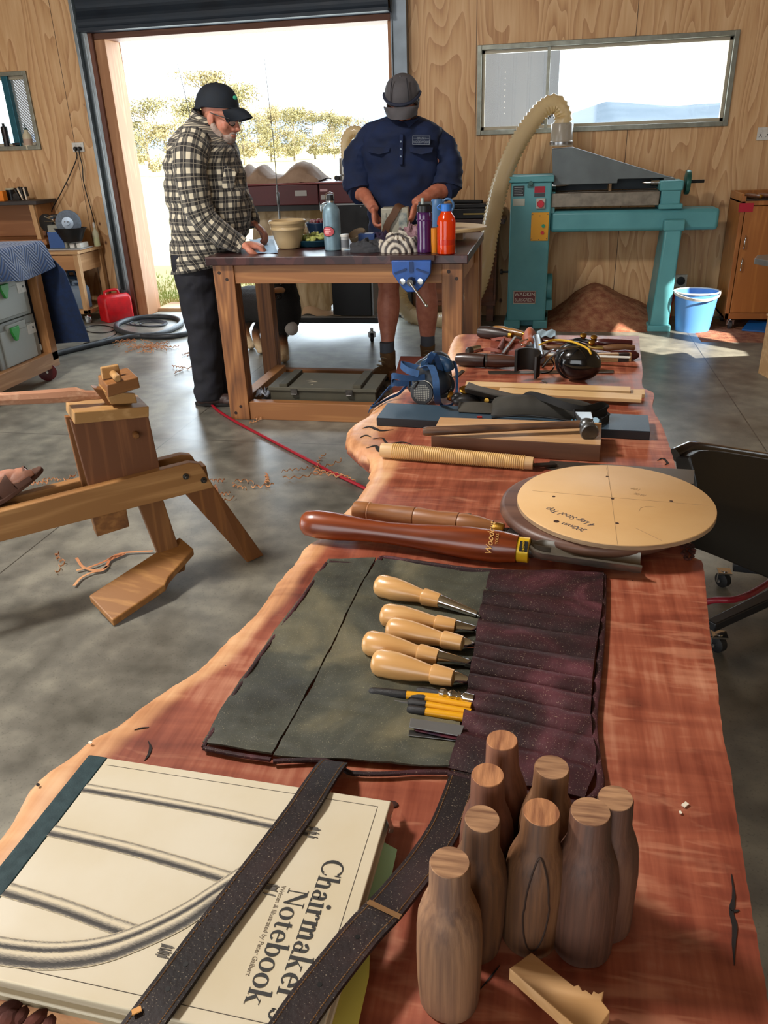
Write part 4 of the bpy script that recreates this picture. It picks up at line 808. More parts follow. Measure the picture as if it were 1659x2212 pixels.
t=thing('dust_bag','grey-brown plastic dust bag hanging under the maroon machine','dust bag',(-1.985,MY+.24,.207));part('bag',M().grid(bag,48,24),bgm,t);part('loose_corner',M().grid(lambda u,v:(-1.9+.32*u,MY+.02+.2*v,.212+.05*(1-u)*math.sin(v*PI)+.02*math.sin(u*9)*(1-u)),14,8,.003),mat('bag_corner','a08468',.6),t)
# second duct elbow behind navy man
q=[mp(748,345,6.3),mp(747,305,6.3),mp(760,285,6.3),mp(780,290,6.3),mp(793,330,6.3),mp(796,400,6.3),mp(799,470,6.3),mp(803,560,6.3)]
t=thing('duct_hose','short ribbed hose elbow with silver collar behind the navy shirt','hose',q[0]);part('ribbed_tube',ribbed(ctr(q,8),.045,.02),hosem,t,angle=80)
b0=mp(748,392,6.3);part('collar',M().lathe((b0.x,6.3,A.z+.012),(0,0,1),[(0,.06),(.03,.06),(.04,.05),(q[0].z-A.z,.048)],22),mat('duct_silver','8f8d88',.35,.7),t)
part('clamp_knob',M().lathe((b0.x-.055,6.25,A.z+.03),(0,-1,0),[(0,.018),(.03,.018)],12),black(),t)
# whip aerials
for pts,lb,Yp,bz0 in(([(606,497),(604,470),(598,400),(590,300),(580,210),(570,115)],'tall thin whip aerial rising behind the cream bowl',5.09,.915),([(424,330),(412,262),(400,205),(380,126)],'thin whip aerial rising behind the check shirt shoulder',5.75,0)):
    P=[YP(x,y,Yp) for x,y in pts];bz=P[0].copy();bz.z=bz0;t=thing('whip_aerial',lb,'aerial',bz,'thin upright rods at the doorway')
    n=len(P);part('rod',M().tube(ctr(P[1:],4),[.0035-.0024*i/(4*(n-2)) for i in range(4*(n-2)+1)],6),mat('rod_grey','6e6c66',.4,.3),t)
    part('lower_tube',M().tube([bz,P[0],P[1],P[2]] if n>4 else [bz,P[0],P[1]],[.0065]*3+[.0055]*(n>4),8),mat('rod_tube','777a7c',.35,.6),t);part('foot_plate',M().box(bz.x-.03,Yp-.03,bz.z,bz.x+.03,Yp+.03,bz.z+.006),dsteel(),t)
    if n>4: part('joint_collar',M().lathe(P[1].lerp(P[2],.6),(P[2]-P[1]),[(-.035,.009),(-.03,.0105),(.03,.0105),(.035,.008)],12),mat('rod_tube','777a7c',.35,.6),t)
# brown cabinet behind the table, right
t=thing('side_cabinet','low dark brown wooden cabinet behind the work table','cabinet',(-.75,6.75,0));wn=wood('rust_wood','8a4c22','5f3216','X',.9,.45,9)
part('carcass',M().box(-1.08,6.86,.14,-.42,7.12,.80),wn,t,smooth=False,bevel=.003);part('top_board',M().box(-1.12,6.80,.80,-.36,7.13,.84),wood('dark_top','4a2a1c','35201a','X',1,.4,8),t,smooth=False,bevel=.003)
for i,z in enumerate((.18,.42,.62)): part('drawer',M().box(-1.06,6.85,z,-.44,6.862,z+(.22 if i==0 else .17)),wn,t,smooth=False,bevel=.002)
for a in(-1.04,-.5):
    for b in(6.9,7.04): part('leg',M().box(a,b,0,a+.06,b+.06,.14),wn,t,smooth=False)
q=YP(1012,485,6.95);t=thing('black_case','flat black case on the dark cabinet behind the ribbed hose','case',(-.62,6.95,.84));part('case_body',M().box(-.86,6.86,.84,-.40,7.06,.92),black(),t,bevel=.006);part('case_lid',M().box(-.86,6.86,.922,-.40,7.06,.955),black(),t,bevel=.006);part('gold_trim',M().box(-.70,6.854,.872,-.50,6.86,.884),mat('gold_trim','8d7a44',.4,.5),t);part('top_item',M().beam((-.8,6.95,.97),(-.55,6.93,.965),.05,.025),blackr(),t,bevel=.006)
# ================================================================ PEOPLE
def skin(name,c,c2): return mat(name,c,.5,c2=c2,ns=25,sss=.12,bs=.05)
def plaid(name,dark,light,line,p=.058):
    m,nt,b=nodes(name);b.inputs['Roughness'].default_value=.85;b.inputs['Sheen Weight'].default_value=.2
    at=N(nt,'ShaderNodeAttribute',attribute_name='pl');sp=N(nt,'ShaderNodeSeparateXYZ');L(nt,at.outputs['Vector'],sp.inputs[0])
    def st(s,off):
        f=mth('FRACT',mth('ADD',mth('DIVIDE',s,p),off),0.);return mth('LESS_THAN',f,.58),mth('LESS_THAN',mth('ABSOLUTE',mth('SUBTRACT',f,.76),0.),.045),mth('LESS_THAN',mth('ABSOLUTE',mth('SUBTRACT',f,.26),0.),.03)
    def mth(op,a,bv):
        n=N(nt,'ShaderNodeMath',operation=op)
        for i,q in enumerate((a,bv)):
            if isinstance(q,(int,float)): n.inputs[i].default_value=q
            else:L(nt,q,n.inputs[i])
        return n.outputs[0]
    a,la,ta=st(sp.outputs[0],100.);c,lc,tc=st(sp.outputs[2],100.3)
    k=mth('MULTIPLY',mth('ADD',a,c),.5);r=ramp(nt,[(.2,light),(.5,'57534c'),(.9,dark)]);L(nt,k,r.inputs[0])
    tl=mth('MAXIMUM',ta,tc);mx=N(nt,'ShaderNodeMixRGB');L(nt,mth('MULTIPLY',tl,.45),mx.inputs[0]);L(nt,r.outputs[0],mx.inputs[1]);mx.inputs[2].default_value=rgb(line)
    L(nt,mx.outputs[0],b.inputs['Base Color']);return m
def head(T,sc=1.):
    m=M(T@Mx.Scale(sc,4))
    m.ell((0,-.012,.035),(.077,.097,.093),nu=24,nv=16);m.ell((0,.028,-.03),(.062,.062,.085),nu=20,nv=12);m.ell((0,.045,-.088),(.042,.042,.032))
    m.tube([(0,.083,.012),(0,.1,-.012),(0,.108,-.03),(0,.094,-.042)],[.008,.0115,.016,.009],10);m.ell((.012,.09,-.036),(.009,.011,.008));m.ell((-.012,.09,-.036),(.009,.011,.008))
    m.ell((.03,.073,.022),(.026,.016,.009));m.ell((-.03,.073,.022),(.026,.016,.009));m.ell((0,.087,-.062),(.024,.012,.007));m.ell((0,.084,-.073),(.02,.012,.006))
    m.ell((.04,.058,-.03),(.024,.02,.024));m.ell((-.04,.058,-.03),(.024,.02,.024))
    for s in(-1,1): m.ell((s*.079,-.004,-.012),(.008,.02,.033),Mx.Rotation(.2,3,'X'));m.ell((s*.084,-.010,-.006),(.006,.014,.02))
    return m
def hand(m,w,fd,pn,s=1.,curl=.8,spread=.012,side=1,thumb=.9):
    """w wrist, fd finger direction, pn palm normal (fingers curl towards it), side: thumb side sign along fd x pn"""
    w=Vc(w);fd=Vc(fd).normalized();pn=Vc(pn);pn=(pn-fd*pn.dot(fd)).normalized();ac=fd.cross(pn)*side
    R=Mx(((fd.x,ac.x,pn.x),(fd.y,ac.y,pn.y),(fd.z,ac.z,pn.z)))
    m.ell(w+fd*.048*s,(.052*s,.042*s,.017*s),R);m.ell(w+fd*.062*s,(.034*s,.041*s,.015*s),R)
    for i,(o,l) in enumerate(((.030,.072),(.0105,.082),(-.0095,.076),(-.028,.06))):
        p=w+fd*.08*s+ac*o*s;d=fd+ac*o*.6;pts=[w+fd*.05*s+ac*o*.7*s,p];a=.15
        for k,f in enumerate((.45,.32,.23)):
            a+=curl*(.75,.9,.55)[k];dd=(d*math.cos(a)+pn*math.sin(a)).normalized();p=p+dd*l*f*s;pts.append(p)
        m.tube(ctr(pts,3),[r*s for r in [.0105]*4+[.0098]*3+[.009]*3+[.0085]*2+[.0068]],8)
    p=w+fd*.025*s+ac*.03*s;q=p+(fd*.55+ac*.75+pn*.35).normalized()*.034*s;r=q+(fd*(.9)+ac*(.35-.5*thumb)+pn*.5).normalized()*.032*s;e=r+(fd*.9+ac*(.1-.5*thumb)+pn*.5*thumb).normalized()*.024*s
    m.tube(ctr([w+fd*.01*s+ac*.015*s,p,q,r,e],3),[r_*s for r_ in [.016]*4+[.0135]*4+[.0115]*4+[.0095]],9)
# ---------------------------------------------------------------- man in the check shirt
A1=4.46
def q1(x,y,dy=0.): return YP(x,y,A1+dy)
t=thing('person','person in black and cream check shirt and black cap leaning on the table','person',(-2.0,A1,0))
sk=skin('skin_ruddy','b5705a','c98a72')
hc=q1(477,252);fw=V(.93,-.22,-.30).normalized();Th=basis(hc,fw.cross(V(0,0,1)),fw)
b=head(Th,1.08);b.T=None
nk=q1(438,290);b.tube(ctr([hc-fw*.035-V(0,0,.03),hc-fw*.06-V(0,0,.09),nk],4),[.062]*4+[.066]*3+[.07]*2,14)
b.T=None
# trunk, legs (below the clothes)
b.tube(ctr([q1(440,300),q1(440,380),q1(445,480),q1(440,560)],4),[.12,.14,.15,.16,.16,.17,.17,.17,.17,.16,.16,.15,.14],14)
b.ell(q1(435,568,.02),(.14,.16,.13))
ha=[q1(420,575,-.05),q1(440,720,-.06),q1(452,840,-.06)]
hb=[q1(450,575,.10),q1(470,720,.10),q1(482,835,.10)]
for h in(ha,hb): b.tube(ctr(h,4),[.08,.078,.075,.07,.06,.058,.055,.05,.045],12)
# arms and hands: near arm and far arm
sh1=q1(418,310,-.20);el1=q1(437,468,-.24);wr1=q1(520,528,-.17)
sh2=q1(470,305,.20);el2=q1(515,430,.22);wr2=q1(548,482,.16)
b.tube(ctr([sh1,el1,wr1],5),[.055]*3+[.045]*3+[.04]*2+[.034]*2+[.029],12);b.tube(ctr([sh2,el2,wr2],5),[.055]*3+[.045]*3+[.04]*2+[.034]*2+[.029],12)
hand(b,wr1,(1,.25,-.16),(.25,.1,-1),1.32,1.05,side=-1);hand(b,wr2,(.72,-.1,-.62),(-.3,-.2,-.7),1.05,.75,side=1)
body=fuse('body',b,sk,t,.0055,3)
# face details
for s in(-1,1):
    part('eye',M(Th).ell((s*.034,.082,.008),(.013,.011,.008)),mat('eye_white','cfc8bd',.3),t);part('iris',M(Th).lathe((s*.034,.0935,.008),(0,1,0),[(0,.0055),(.0008,.005)],12),mat('iris_dark','2a2420',.2),t)
m=M(Th);RR=random.Random(5)
m.ell((0,.05,-.085),(.054,.053,.038));m.ell((0,.085,-.058),(.03,.02,.010))
for s in(-1,1): m.tube(ctr([(s*.08,.0,-.02),(s*.072,.02,-.06),(s*.05,.05,-.09)],3),[.01,.014,.018,.02,.022,.024,.022],8)
fuse('beard',m,mat('beard_grey','a58c80',.9,c2='bfaea4',ns=60,bs=.8,bd=.004),t,.004,2)
m=M(Th)
for s in(-1,1):
    m.tube([(s*.088,-.01,.016),(s*.083,.05,.016),(s*.066,.098,.014)],.0028,6)
    m.tube([(s*.034+.027*math.cos(a*PI/8),.102-.012*abs(math.cos(a*PI/8))*(1 if (math.cos(a*PI/8)*s>0) else .2),.0+.019*math.sin(a*PI/8)) for a in range(16)],.0022,6,closed=True)
m.tube([(-.008,.104,.006),(.008,.104,.006)],.0022,6);part('spectacles',m,black(),t)
part('spectacle_lens',M(Th).ell((.034,.1,0),(.025,.002,.018)).ell((-.034,.1,0),(.025,.002,.018)),mat('lens','dfe6ea',.05,alpha=.25),t)
# cap
capm=mat('cap_black','101720',.8,c2='171f2a',ns=30,bs=.3)
def cap(T,sc,m_,par,tall=.1,bl=.072,tp_=.38):
    m=M(T@Mx.Scale(sc,4))
    def dome(u,v):
        a=u*2*PI;b_=v*PI/2;r=math.cos(b_)**.75;return((.090)*math.cos(a)*r,-.012+.106*math.sin(a)*r,.035+tall*math.sin(b_)-(.012 if math.sin(a)<-.3 else 0)*(1-v))
    m.grid(dome,32,12,.004);m.tube([(.091*math.cos(a*PI/16),-.012+.107*math.sin(a*PI/16),.037-(.010 if math.sin(a*PI/16)<-.3 else 0)) for a in range(32)],.004,6,closed=True)
    c=part_('cap',m,m_,par)
    mb=M(T@Mx.Scale(sc,4))
    mb.grid(lambda u,v:((u-.5)*2*(.080 if tp_>.3 else .088)*(1-tp_*v*v),.072+.055*(1-abs((u-.5)*2)**2.2)*.6+bl*v*(1-abs((u-.5)*2)**2.6),.040-.035*v*v-.028*((u-.5)*2)**2*(.5+v*.5)),24,8,.004)
    part('cap_brim',mb,m_,c);part('cap_button',M(T@Mx.Scale(sc,4)).ell((0,-.012,.035+tall),(.007,.007,.004)),m_,c)
    return c
c=cap(basis(hc+V(-.008,.003,.004),fw.cross(V(0,0,1)),V(.97,-.22,-.10)),1.16,capm,t,.10)
part('cap_badge',M(basis(q1(508,211,-.055),(1,.5,-.5),(.2,.1,1))).ell((0,0,0),(.012,.01,.006)),mat('badge_green','2b8f6c',.6),c)
# shirt
PM=plaid('check_flannel','191617','cdc3ab','b9ae98',.056)
def row(y,xl,xr,ry,dy=0.,tilt=0.,F=q1):
    a=F(xl,y-tilt,dy);b_=F(xr,y+tilt,dy);return((a+b_)/2,(b_-a)/2,V(0,ry,0))
m=M();rows=[(578,380,498,.19,-10),(560,379,505,.195,-8),(530,378,520,.20,-5),(500,377,532,.205,-3),(470,375,537,.21,0),(440,371,537,.21,0),(410,368,530,.21,0),(380,365,522,.215,0),(350,365,513,.22,0),(325,370,506,.225,2),(305,379,498,.22,4),(290,391,490,.19,6),(277,404,480,.14,7),(266,414,473,.105,8),(258,418,468,.09,10)]
rg=[]
for (y,xl,xr,ry,tl) in rows: rg.append(row(y,xl,xr,ry,0,tl))
rr2=[]
for i in range(len(rg)-1):
    for k in range(3): f=k/3;rr2.append(tuple(rg[i][j].lerp(rg[i+1][j],f) for j in range(3)))
rr2.append(rg[-1]);loft(m,rr2,60,.018,1.,caps=False);sh=part_('shirt',m,PM,t,angle=80)
sh.modifiers.new('s','SOLIDIFY').thickness=.004
m=M();limb(m,[sh1+V(.0,.05,.03),q1(412,345,-.23),q1(418,410,-.25),el1,q1(472,502,-.22),wr1-V(.005,0,-.004)],[.085,.088,.082,.074,.062,.046],24,8,.012,2.);part('sleeve',m,PM,sh,angle=80)
m=M();limb(m,[sh2,q1(500,380,.22),el2,q1(536,462,.19),wr2],[.08,.075,.066,.055,.044],20,7,.01,3.);part('sleeve',m,PM,sh,angle=80)
m=M();limb(m,[q1(508,521,-.18),q1(524,531,-.168)],[.05,.046],18,3,.0);part('cuff',m,PM,sh)
m=M();m.grid(lambda u,v:(q1(418+50*u,262-8*u+ (26 if u>.5 else 10)*0,0)+V(0,-.085+.0*v,0)+V(.03*math.sin(u*PI)*0,0,.05*v-.01)),8,3,.004)
cm=M();loft(cm,[row(268,414,476,.10,0,10),row(258,416,471,.092,0,11),row(246,420,464,.085,0,13)],30,.003,4.,caps=False);o=part('collar',cm,PM,sh,angle=80);o.modifiers.new('s','SOLIDIFY').thickness=.006
m=M();pk=[q1(487,356,-.215),q1(512,372,-.19),q1(505,415,-.19),q1(480,405,-.215)];m.prism([p+V(0,-.012,0) for p in pk],(0,.008,0));m.pl=[(p.x*1.,0,p.z) for p in m.v];part('pocket',m,PM,sh,bevel=.003)
jn=mat('black_denim','15151b',.8,c2='1d1e28',ns=14,bs=.3,bd=.003)
m=M();limb(m,[ha[0]+V(0,0,.08),ha[0]+V(.005,0,-.08),ha[1],ha[2]+V(0,0,.02),ha[2]+V(0,0,-.06)],[.135,.128,.098,.09,.088],22,8,.014,5.)
limb(m,[hb[0]+V(0,0,.08),hb[0]+V(0,0,-.08),hb[1],hb[2]+V(0,0,.02),hb[2]+V(0,0,-.06)],[.13,.12,.092,.084,.082],22,8,.014,6.);m.pl=None
m.ell(q1(432,572,.02),(.15,.17,.12));fuse('trousers',m,jn,t,.009,2)
def shoe(name,c,d,Ls,m_,sole,par,h=.07,boot=0.):
    d=Vc(d).normalized();s=V(-d.y,d.x,0);T=basis(c,s*-1,d);m=M(T)
    m.ell((0,.0,h*.55),(.045,Ls*.42,h*.55));m.ell((0,Ls*.3,h*.42),(.05,Ls*.24,h*.42));m.ell((0,-Ls*.28,h*.6),(.04,Ls*.18,h*.62))
    if boot: m.tube([(0,-Ls*.25,h*.6),(0,-Ls*.24,h+boot*.5),(0,-Ls*.22,h+boot)],[.046,.05,.054],14)
    o=fuse(name,m,m_,par,.005,2)
    m=M(T);pts=[(.044*math.sin(a*PI/10)*(1.1 if math.cos(a*PI/10)>0 else .92),Ls*.53*math.cos(a*PI/10)+.012,0) for a in range(20)];m.prism(pts,(0,0,.022));part('sole',m,sole,o,bevel=.003)
    return o
sb=mat('shoe_brown','3b2a26',.55);so=mat('sole_dark','15120f',.7)
shoe('shoe',V(ha[2].x+.04,ha[2].y-.0,0),(1,.1,0),.29,sb,so,t);shoe('shoe',V(hb[2].x+.05,hb[2].y,0),(1,.15,0),.29,sb,so,t)
# ---------------------------------------------------------------- man in the navy shirt
A2=5.30
def q2(x,y,dy=0.): return YP(x,y,A2+dy)
t=thing('person','person in navy work shirt and grey cap looking down at their hands','person',(-1.0,A2,0))
sk2=skin('skin_tan','a8644e','bd7a62')
hc=q2(870,222,-.06);fw=V(.03,-.84,-.54).normalized();Th=basis(hc,fw.cross(V(0,0,1)),fw)
b=head(Th,1.05);b.T=None
b.tube(ctr([hc+V(0,.05,-.03),q2(871,275,.02)],4),[.06,.062,.064,.066,.07],14)
b.tube(ctr([q2(870,285),q2(870,400),q2(870,500),q2(872,560)],4),[.15]*13,14)
b.ell(q2(872,555,.01),(.17,.13,.13))
L1=[q2(838,560,.0),q2(840,625,-.10),q2(838,700,-.14),q2(837,790,-.22)];L2=[q2(908,560,.02),q2(920,625,-.02),q2(923,700,.0),q2(924,800,-.02)]
b.tube(ctr(L1,6),[.088,.086,.083,.08,.077,.073,.068,.07,.074,.076,.074,.07,.062,.054,.047,.043,.04,.038,.038],16)
b.tube(ctr(L2,6),[.09,.088,.085,.082,.078,.074,.068,.07,.073,.075,.073,.069,.062,.054,.048,.043,.04,.038,.038],16)
s1=q2(803,292);e1=q2(778,405,-.05);w1=q2(808,452,-.30);s2=q2(935,292);e2=q2(965,398,-.05);w2=q2(897,440,-.30)
for s_,e_,w_ in((s1,e1,w1),(s2,e2,w2)): b.tube(ctr([s_,e_,e_.lerp(w_,.4),w_],5),[.058]*3+[.052]*3+[.047]*3+[.043]*2+[.038]*2+[.034]*2+[.031],14)
hand(b,w1,(.12,-.28,-.95),(.95,0,.1),1.1,1.0,side=-1);hand(b,w2,(-.22,-.3,-.9),(-.95,0,.1),1.1,.9,side=1)
fuse('body',b,sk2,t,.0055,3)
m=M(Th);m.ell((0,.05,-.09),(.05,.05,.04));m.ell((0,.088,-.055),(.028,.014,.009))
for s in(-1,1): m.tube(ctr([(s*.078,.0,-.02),(s*.066,.03,-.065),(s*.04,.06,-.095)],3),[.012,.014,.018,.02,.022,.022,.02],8)
fuse('beard',m,mat('beard_brown','3a261e',.9,c2='4a3226',ns=60,bs=.8,bd=.004),t,.004,2)
m=M(Th)
for s in(-1,1):
    for i in range(7): m.tube(ctr([(s*.074,-.03+.012*i,.03),(s*.088,-.04+.012*i,.0+.006*(i%3)),(s*.096,-.05+.014*i,-.02)],3),[.009]*3+[.008]*2+[.005,.003],6)
fuse('hair',m,mat('hair_brown','2c1c16',.8,bs=.5),t,.004,1)
Tc0=basis(hc,fw.cross(V(0,0,1)),fw)
c=cap(Tc0,1.18,mat('cap_grey','4e4c50',.8,c2='565357',ns=30,bs=.3),t,.092,.05,.12)
Tc=Tc0@Mx.Scale(1.18,4);m=M(Tc)
for s in(-1,1): m.tube(ctr([(s*.045,.086,.06),(s*.042,.066,.11),(s*.035,.03,.142)],4),.0028,6)
part('cap_seam',m,mat('seam_dark','26262c',.8),c)
m=M(Tc);m.tube([(.0915*math.cos(a*PI/24),-.010+.1085*math.sin(a*PI/24),.047) for a in range(0,25)],.008,6);part('cap_shadow_band',m,mat('shadow_navy','252a3c',.8),c)  # navy ring stands for the shadow between crown and brim
NV=mat('navy_drill','0b1834',.85,c2='122348',ns=10,bs=.3,bd=.003)
m=M();rows=[(530,802,940,.165),(487,800,942,.165),(455,797,944,.17),(420,795,946,.175),(385,790,950,.175),(350,786,954,.17),(315,783,957,.165),(290,781,960,.155),(275,788,952,.14),(264,803,937,.115),(257,822,917,.09),(250,838,902,.075)]
rg=[row(y,xl,xr,ry,0,0,q2) for y,xl,xr,ry in rows];rr2=[]
for i in range(len(rg)-1):
    for k in range(4): f=k/4;rr2.append(tuple(rg[i][j].lerp(rg[i+1][j],f) for j in range(3)))
rr2.append(rg[-1]);loft(m,rr2,60,.022,8.);sh=part_('shirt',m,NV,t,angle=80)
for pts,sd in(([s1+V(.02,0,.01),q2(779,330),q2(772,375,-.03),e1+V(0,-.02,-.02)],9.),([s2+V(-.02,0,.01),q2(962,330),q2(968,372,-.03),e2+V(0,-.02,-.02)],10.)):
    m=M();limb(m,pts,[.070,.088,.086,.084],30,10,.020,sd);part('sleeve',m,NV,sh,angle=80)
    m=M();d=(w1-e1 if sd<9.5 else w2-e2);e=pts[-1];limb(m,[e-d*.08,e+d*.12],[.075,.072],22,4,.008,sd);part('rolled_cuff',m,NV,sh,angle=80)
fy=-.185
m=M();
for a,b_ in((1,0),): 
    for pt in([(842,255),(868,292),(868,262)],[(905,255),(868,292),(872,262)]): m.prism([q2(x,y,-.12 if y<270 else -.16) for x,y in pt],(0,.012,0))
part('collar',m,NV,sh,bevel=.004)
m=M();m.prism([q2(863,290,fy+.005),q2(871,290,fy+.005),q2(870,356,fy-.005),q2(862,356,fy-.005)],(0,.02,0));part('placket',m,NV,sh,bevel=.003)
bt=mat('button_blue','6d7f96',.3)
for y in(306,322,338): part('button',M().lathe(q2(866,y,fy),(0,-1,0),[(0,.006),(.003,.005)],10),bt,sh)
for xs,lb in(((793,843),'p'),((884,936),'q')):
    m=M();m.prism([q2(xs[0],318,fy+.03),q2(xs[1],318,fy+.02),q2(xs[1]-2,329,fy+.01),q2((xs[0]+xs[1])/2,334,fy),q2(xs[0]+2,329,fy+.02)],(0,.03,0));part('pocket_flap',m,NV,sh,bevel=.003)
q=q2(910,303,fy+.012);Tb=basis(q,(1,.1,-.04),(0,0.05,1));pm=mat('patch_thread','7f8894',.7)
m=M(Tb)
for r_ in((-.052,-.024,.052,-.0215),(-.052,.0215,.052,.024),(-.052,-.024,-.0495,.024),(.0495,-.024,.052,.024),(-.046,.009,-.024,.0115),(.024,.009,.046,.0115)): m.box(r_[0],r_[1],0,r_[2],r_[3],.0025)
pt=part_('chest_patch',M(Tb).box(-.054,-.026,-.012,.054,.026,0),mat('patch_navy','18233c',.8),sh)
part('patch_border',m,pm,pt,smooth=False);part('patch_lettering',text_m('BRUSH',.016,Tb@Mx.Translation((0,.010,.0012))),pm,pt,smooth=False);part('patch_lettering',text_m('WOODWORKS',.0185,Tb@Mx.Translation((0,-.010,.0012)),sx=.78),pm,pt,smooth=False)
m=M();limb(m,[L1[0]+V(0,0,.12),L1[0]+V(0,-.02,-.06)],[.12,.11],20,5,.008,11.);limb(m,[L2[0]+V(0,0,.12),L2[0]+V(0,-.02,-.06)],[.12,.11],20,5,.008,12.);m.ell(q2(872,545,.02),(.19,.14,.12));m.pl=None;fuse('shorts',m,mat('shorts_dark','191c26',.85,bs=.2),t,.009,2)
bo=mat('boot_suede','5c4128',.9,c2='6e5233',ns=25,bs=.4,bd=.004);skk=mat('sock_grey','4c5058',.9,bs=.3)
for Lg,d in((L1,(-.45,-1,0)),(L2,(.1,-1,0))):
    p=Lg[-1];d=Vc(d).normalized();o=shoe('boot',V(p.x,p.y,0)+d*.06,d,.30,bo,so,t,.09,.09)
    m=M();m.tube([(p.x,p.y+.01,.14),(p.x,p.y+.01,.24)],[.05,.048],14);part('sock',m,skk,t)
    m=M(basis(V(p.x,p.y,0)+d*.06,V(-d.y,d.x,0)*-1,d))
    for k in range(5): m.tube([(-.024,.0+.022*k-.04,.165-.02*k),(0,.01+.022*k-.04,.172-.021*k),(.024,.0+.022*k-.04,.165-.02*k)],.0035,6)
    part('laces',m,mat('lace_tan','8a7452',.8),o)
# ---------------------------------------------------------------- dog
t=thing('dog','black and tan dog standing behind the work table leg','dog',(-1.95,5.5,0))
b=M();D=lambda x,y,Y: YP(x,y,Y)
ch=D(618,665,5.45);ru=D(520,655,5.75)
b.tube(ctr([ru,ru.lerp(ch,.5)+V(0,0,.01),ch],5),[.10,.125,.13,.13,.13,.135,.14,.15,.155,.155,.14],18)
b.ell(ch+V(-.02,0,-.02),(.13,.12,.17));nk=D(612,632,5.38);b.tube(ctr([ch+V(0,0,.06),nk+V(0,.02,.06)],4),[.11,.10,.095,.09,.085],14)
hd=D(606,622,5.30)+V(0,0,.02);b.ell(hd,(.075,.085,.075));b.tube([hd+V(-.01,-.05,-.02),D(602,634,5.18),D(601,640,5.13)],[.05,.038,.028],12)
for s in(-1,1): b.prism([hd+V(s*.05,0,.05),hd+V(s*.09,.0,.03),hd+V(s*.085,-.01,-.03),hd+V(s*.055,-.01,.0)],(0,.015,0))
def dleg(p0,p1,p2,p3,r): b.tube(ctr([p0,p1,p2,p3],4),[r*k for k in(1.6,1.4,1.2,1.05,.95,.85,.8,.75,.72,.7,.7,.72,.75)],12)
fp=G(620,780,0);dleg(ch+V(.02,0,-.04),V(fp.x-.03,fp.y+.02,.27),V(fp.x-.02,fp.y+.03,.12),V(fp.x-.02,fp.y+.02,.03),.042);b.ell((fp.x-.01,fp.y-.02,.025),(.035,.055,.026))
f2=V(fp.x-.10,fp.y+.10,0);dleg(ch+V(-.07,.02,-.04),V(f2.x,f2.y,.27),V(f2.x,f2.y,.12),V(f2.x,f2.y,.03),.042);b.ell((f2.x,f2.y-.03,.025),(.035,.055,.026))
for k,g in enumerate((G(562,762,0),G(540,752,0))):
    dleg(ru+V(.03-.05*k,0,-.02),V(g.x+.07,g.y-.03,.30),V(g.x-.03,g.y+.03,.15),V(g.x,g.y,.03),.045);b.ell((g.x+.02,g.y-.02,.025),(.035,.05,.026))
b.tube(ctr([ru+V(.02,0,.03),ru+V(-.08,0,.04),ru+V(-.20,.03,0),ru+V(-.27,.05,-.12)],4),[.06]*4+[.05,.045,.05,.05,.05,.045,.035,.025,.015],10)
dgm,nt,bb=nodes('dog_coat');bb.inputs['Roughness'].default_value=.8;bb.inputs['Sheen Weight'].default_value=.0
tc=N(nt,'ShaderNodeTexCoord');sp=N(nt,'ShaderNodeSeparateXYZ');L(nt,tc.outputs['Object'],sp.inputs[0]);nz=N(nt,'ShaderNodeTexNoise');nz.inputs['Scale'].default_value=14;L(nt,tc.outputs['Object'],nz.inputs[0])
ad=N(nt,'ShaderNodeMath',operation='MULTIPLY_ADD');L(nt,nz.outputs[0],ad.inputs[0]);ad.inputs[1].default_value=.08;L(nt,sp.outputs[2],ad.inputs[2])
r=ramp(nt,[(0,'c9b79a'),(.10,'c9b08c'),(.16,'8a5a34'),(.24,'141214'),(1,'0c0b0d')]);L(nt,ad.outputs[0],r.inputs[0]);L(nt,r.outputs[0],bb.inputs['Base Color']);n3=N(nt,'ShaderNodeTexNoise');n3.inputs['Scale'].default_value=160;L(nt,tc.outputs['Object'],n3.inputs[0]);bump(nt,bb,n3.outputs[0],.7,.006)
fuse('body',b,dgm,t,.008,3)
part('muzzle_fur',M().ell(D(602,632,5.16)+V(0,.01,.012),(.042,.05,.022)),mat('tan_fur','a87a50',.9,bs=.5),t);part('nose',M().ell(D(601,642,5.10),(.016,.012,.012)),black(),t)
part('chest_fur',M().ell(ch+V(.05,-.07,-.13),(.05,.04,.05)),mat('white_fur','b9b4ae',.9,bs=.6),t)
for s in(-1,1): part('eye',M().ell(hd+V(s*.032,-.075,.015),(.010,.006,.009)),mat('dog_eye','20140e',.2),t)
# ================================================================ WORK TABLE
ZT=.915
t=thing('work_table','heavy timber work table with a dark top, pegged legs and a blue vise','table',(-1.1,4.6,0))
jarrah,nt,b=nodes('dark_table_top');b.inputs['Roughness'].default_value=.3
tc=N(nt,'ShaderNodeTexCoord');mp=N(nt,'ShaderNodeMapping');mp.inputs['Scale'].default_value=(12,1.2,12);L(nt,tc.outputs['Object'],mp.inputs[0]);vo=N(nt,'ShaderNodeTexNoise');vo.inputs['Scale'].default_value=1.;vo.inputs['Detail'].default_value=0;L(nt,mp.outputs[0],vo.inputs[0])
r=ramp(nt,[(.35,'2a1214'),(.5,'3c1c1c'),(.65,'4a2624')]);r.color_ramp.interpolation='CONSTANT';L(nt,vo.outputs[0],r.inputs[0]);L(nt,r.outputs[0],b.inputs['Base Color'])
part('table_top',M().box(-1.80,4.11,.872,-.395,5.12,ZT),jarrah,t,smooth=False,bevel=.004)
legw=wood('table_leg_wood','b8824e','8c5a32','Z',1.1,.5,11,c3='5d3820');legx=wood('table_rail_wood','b07c4a','8d5c34','X',1.1,.5,10)
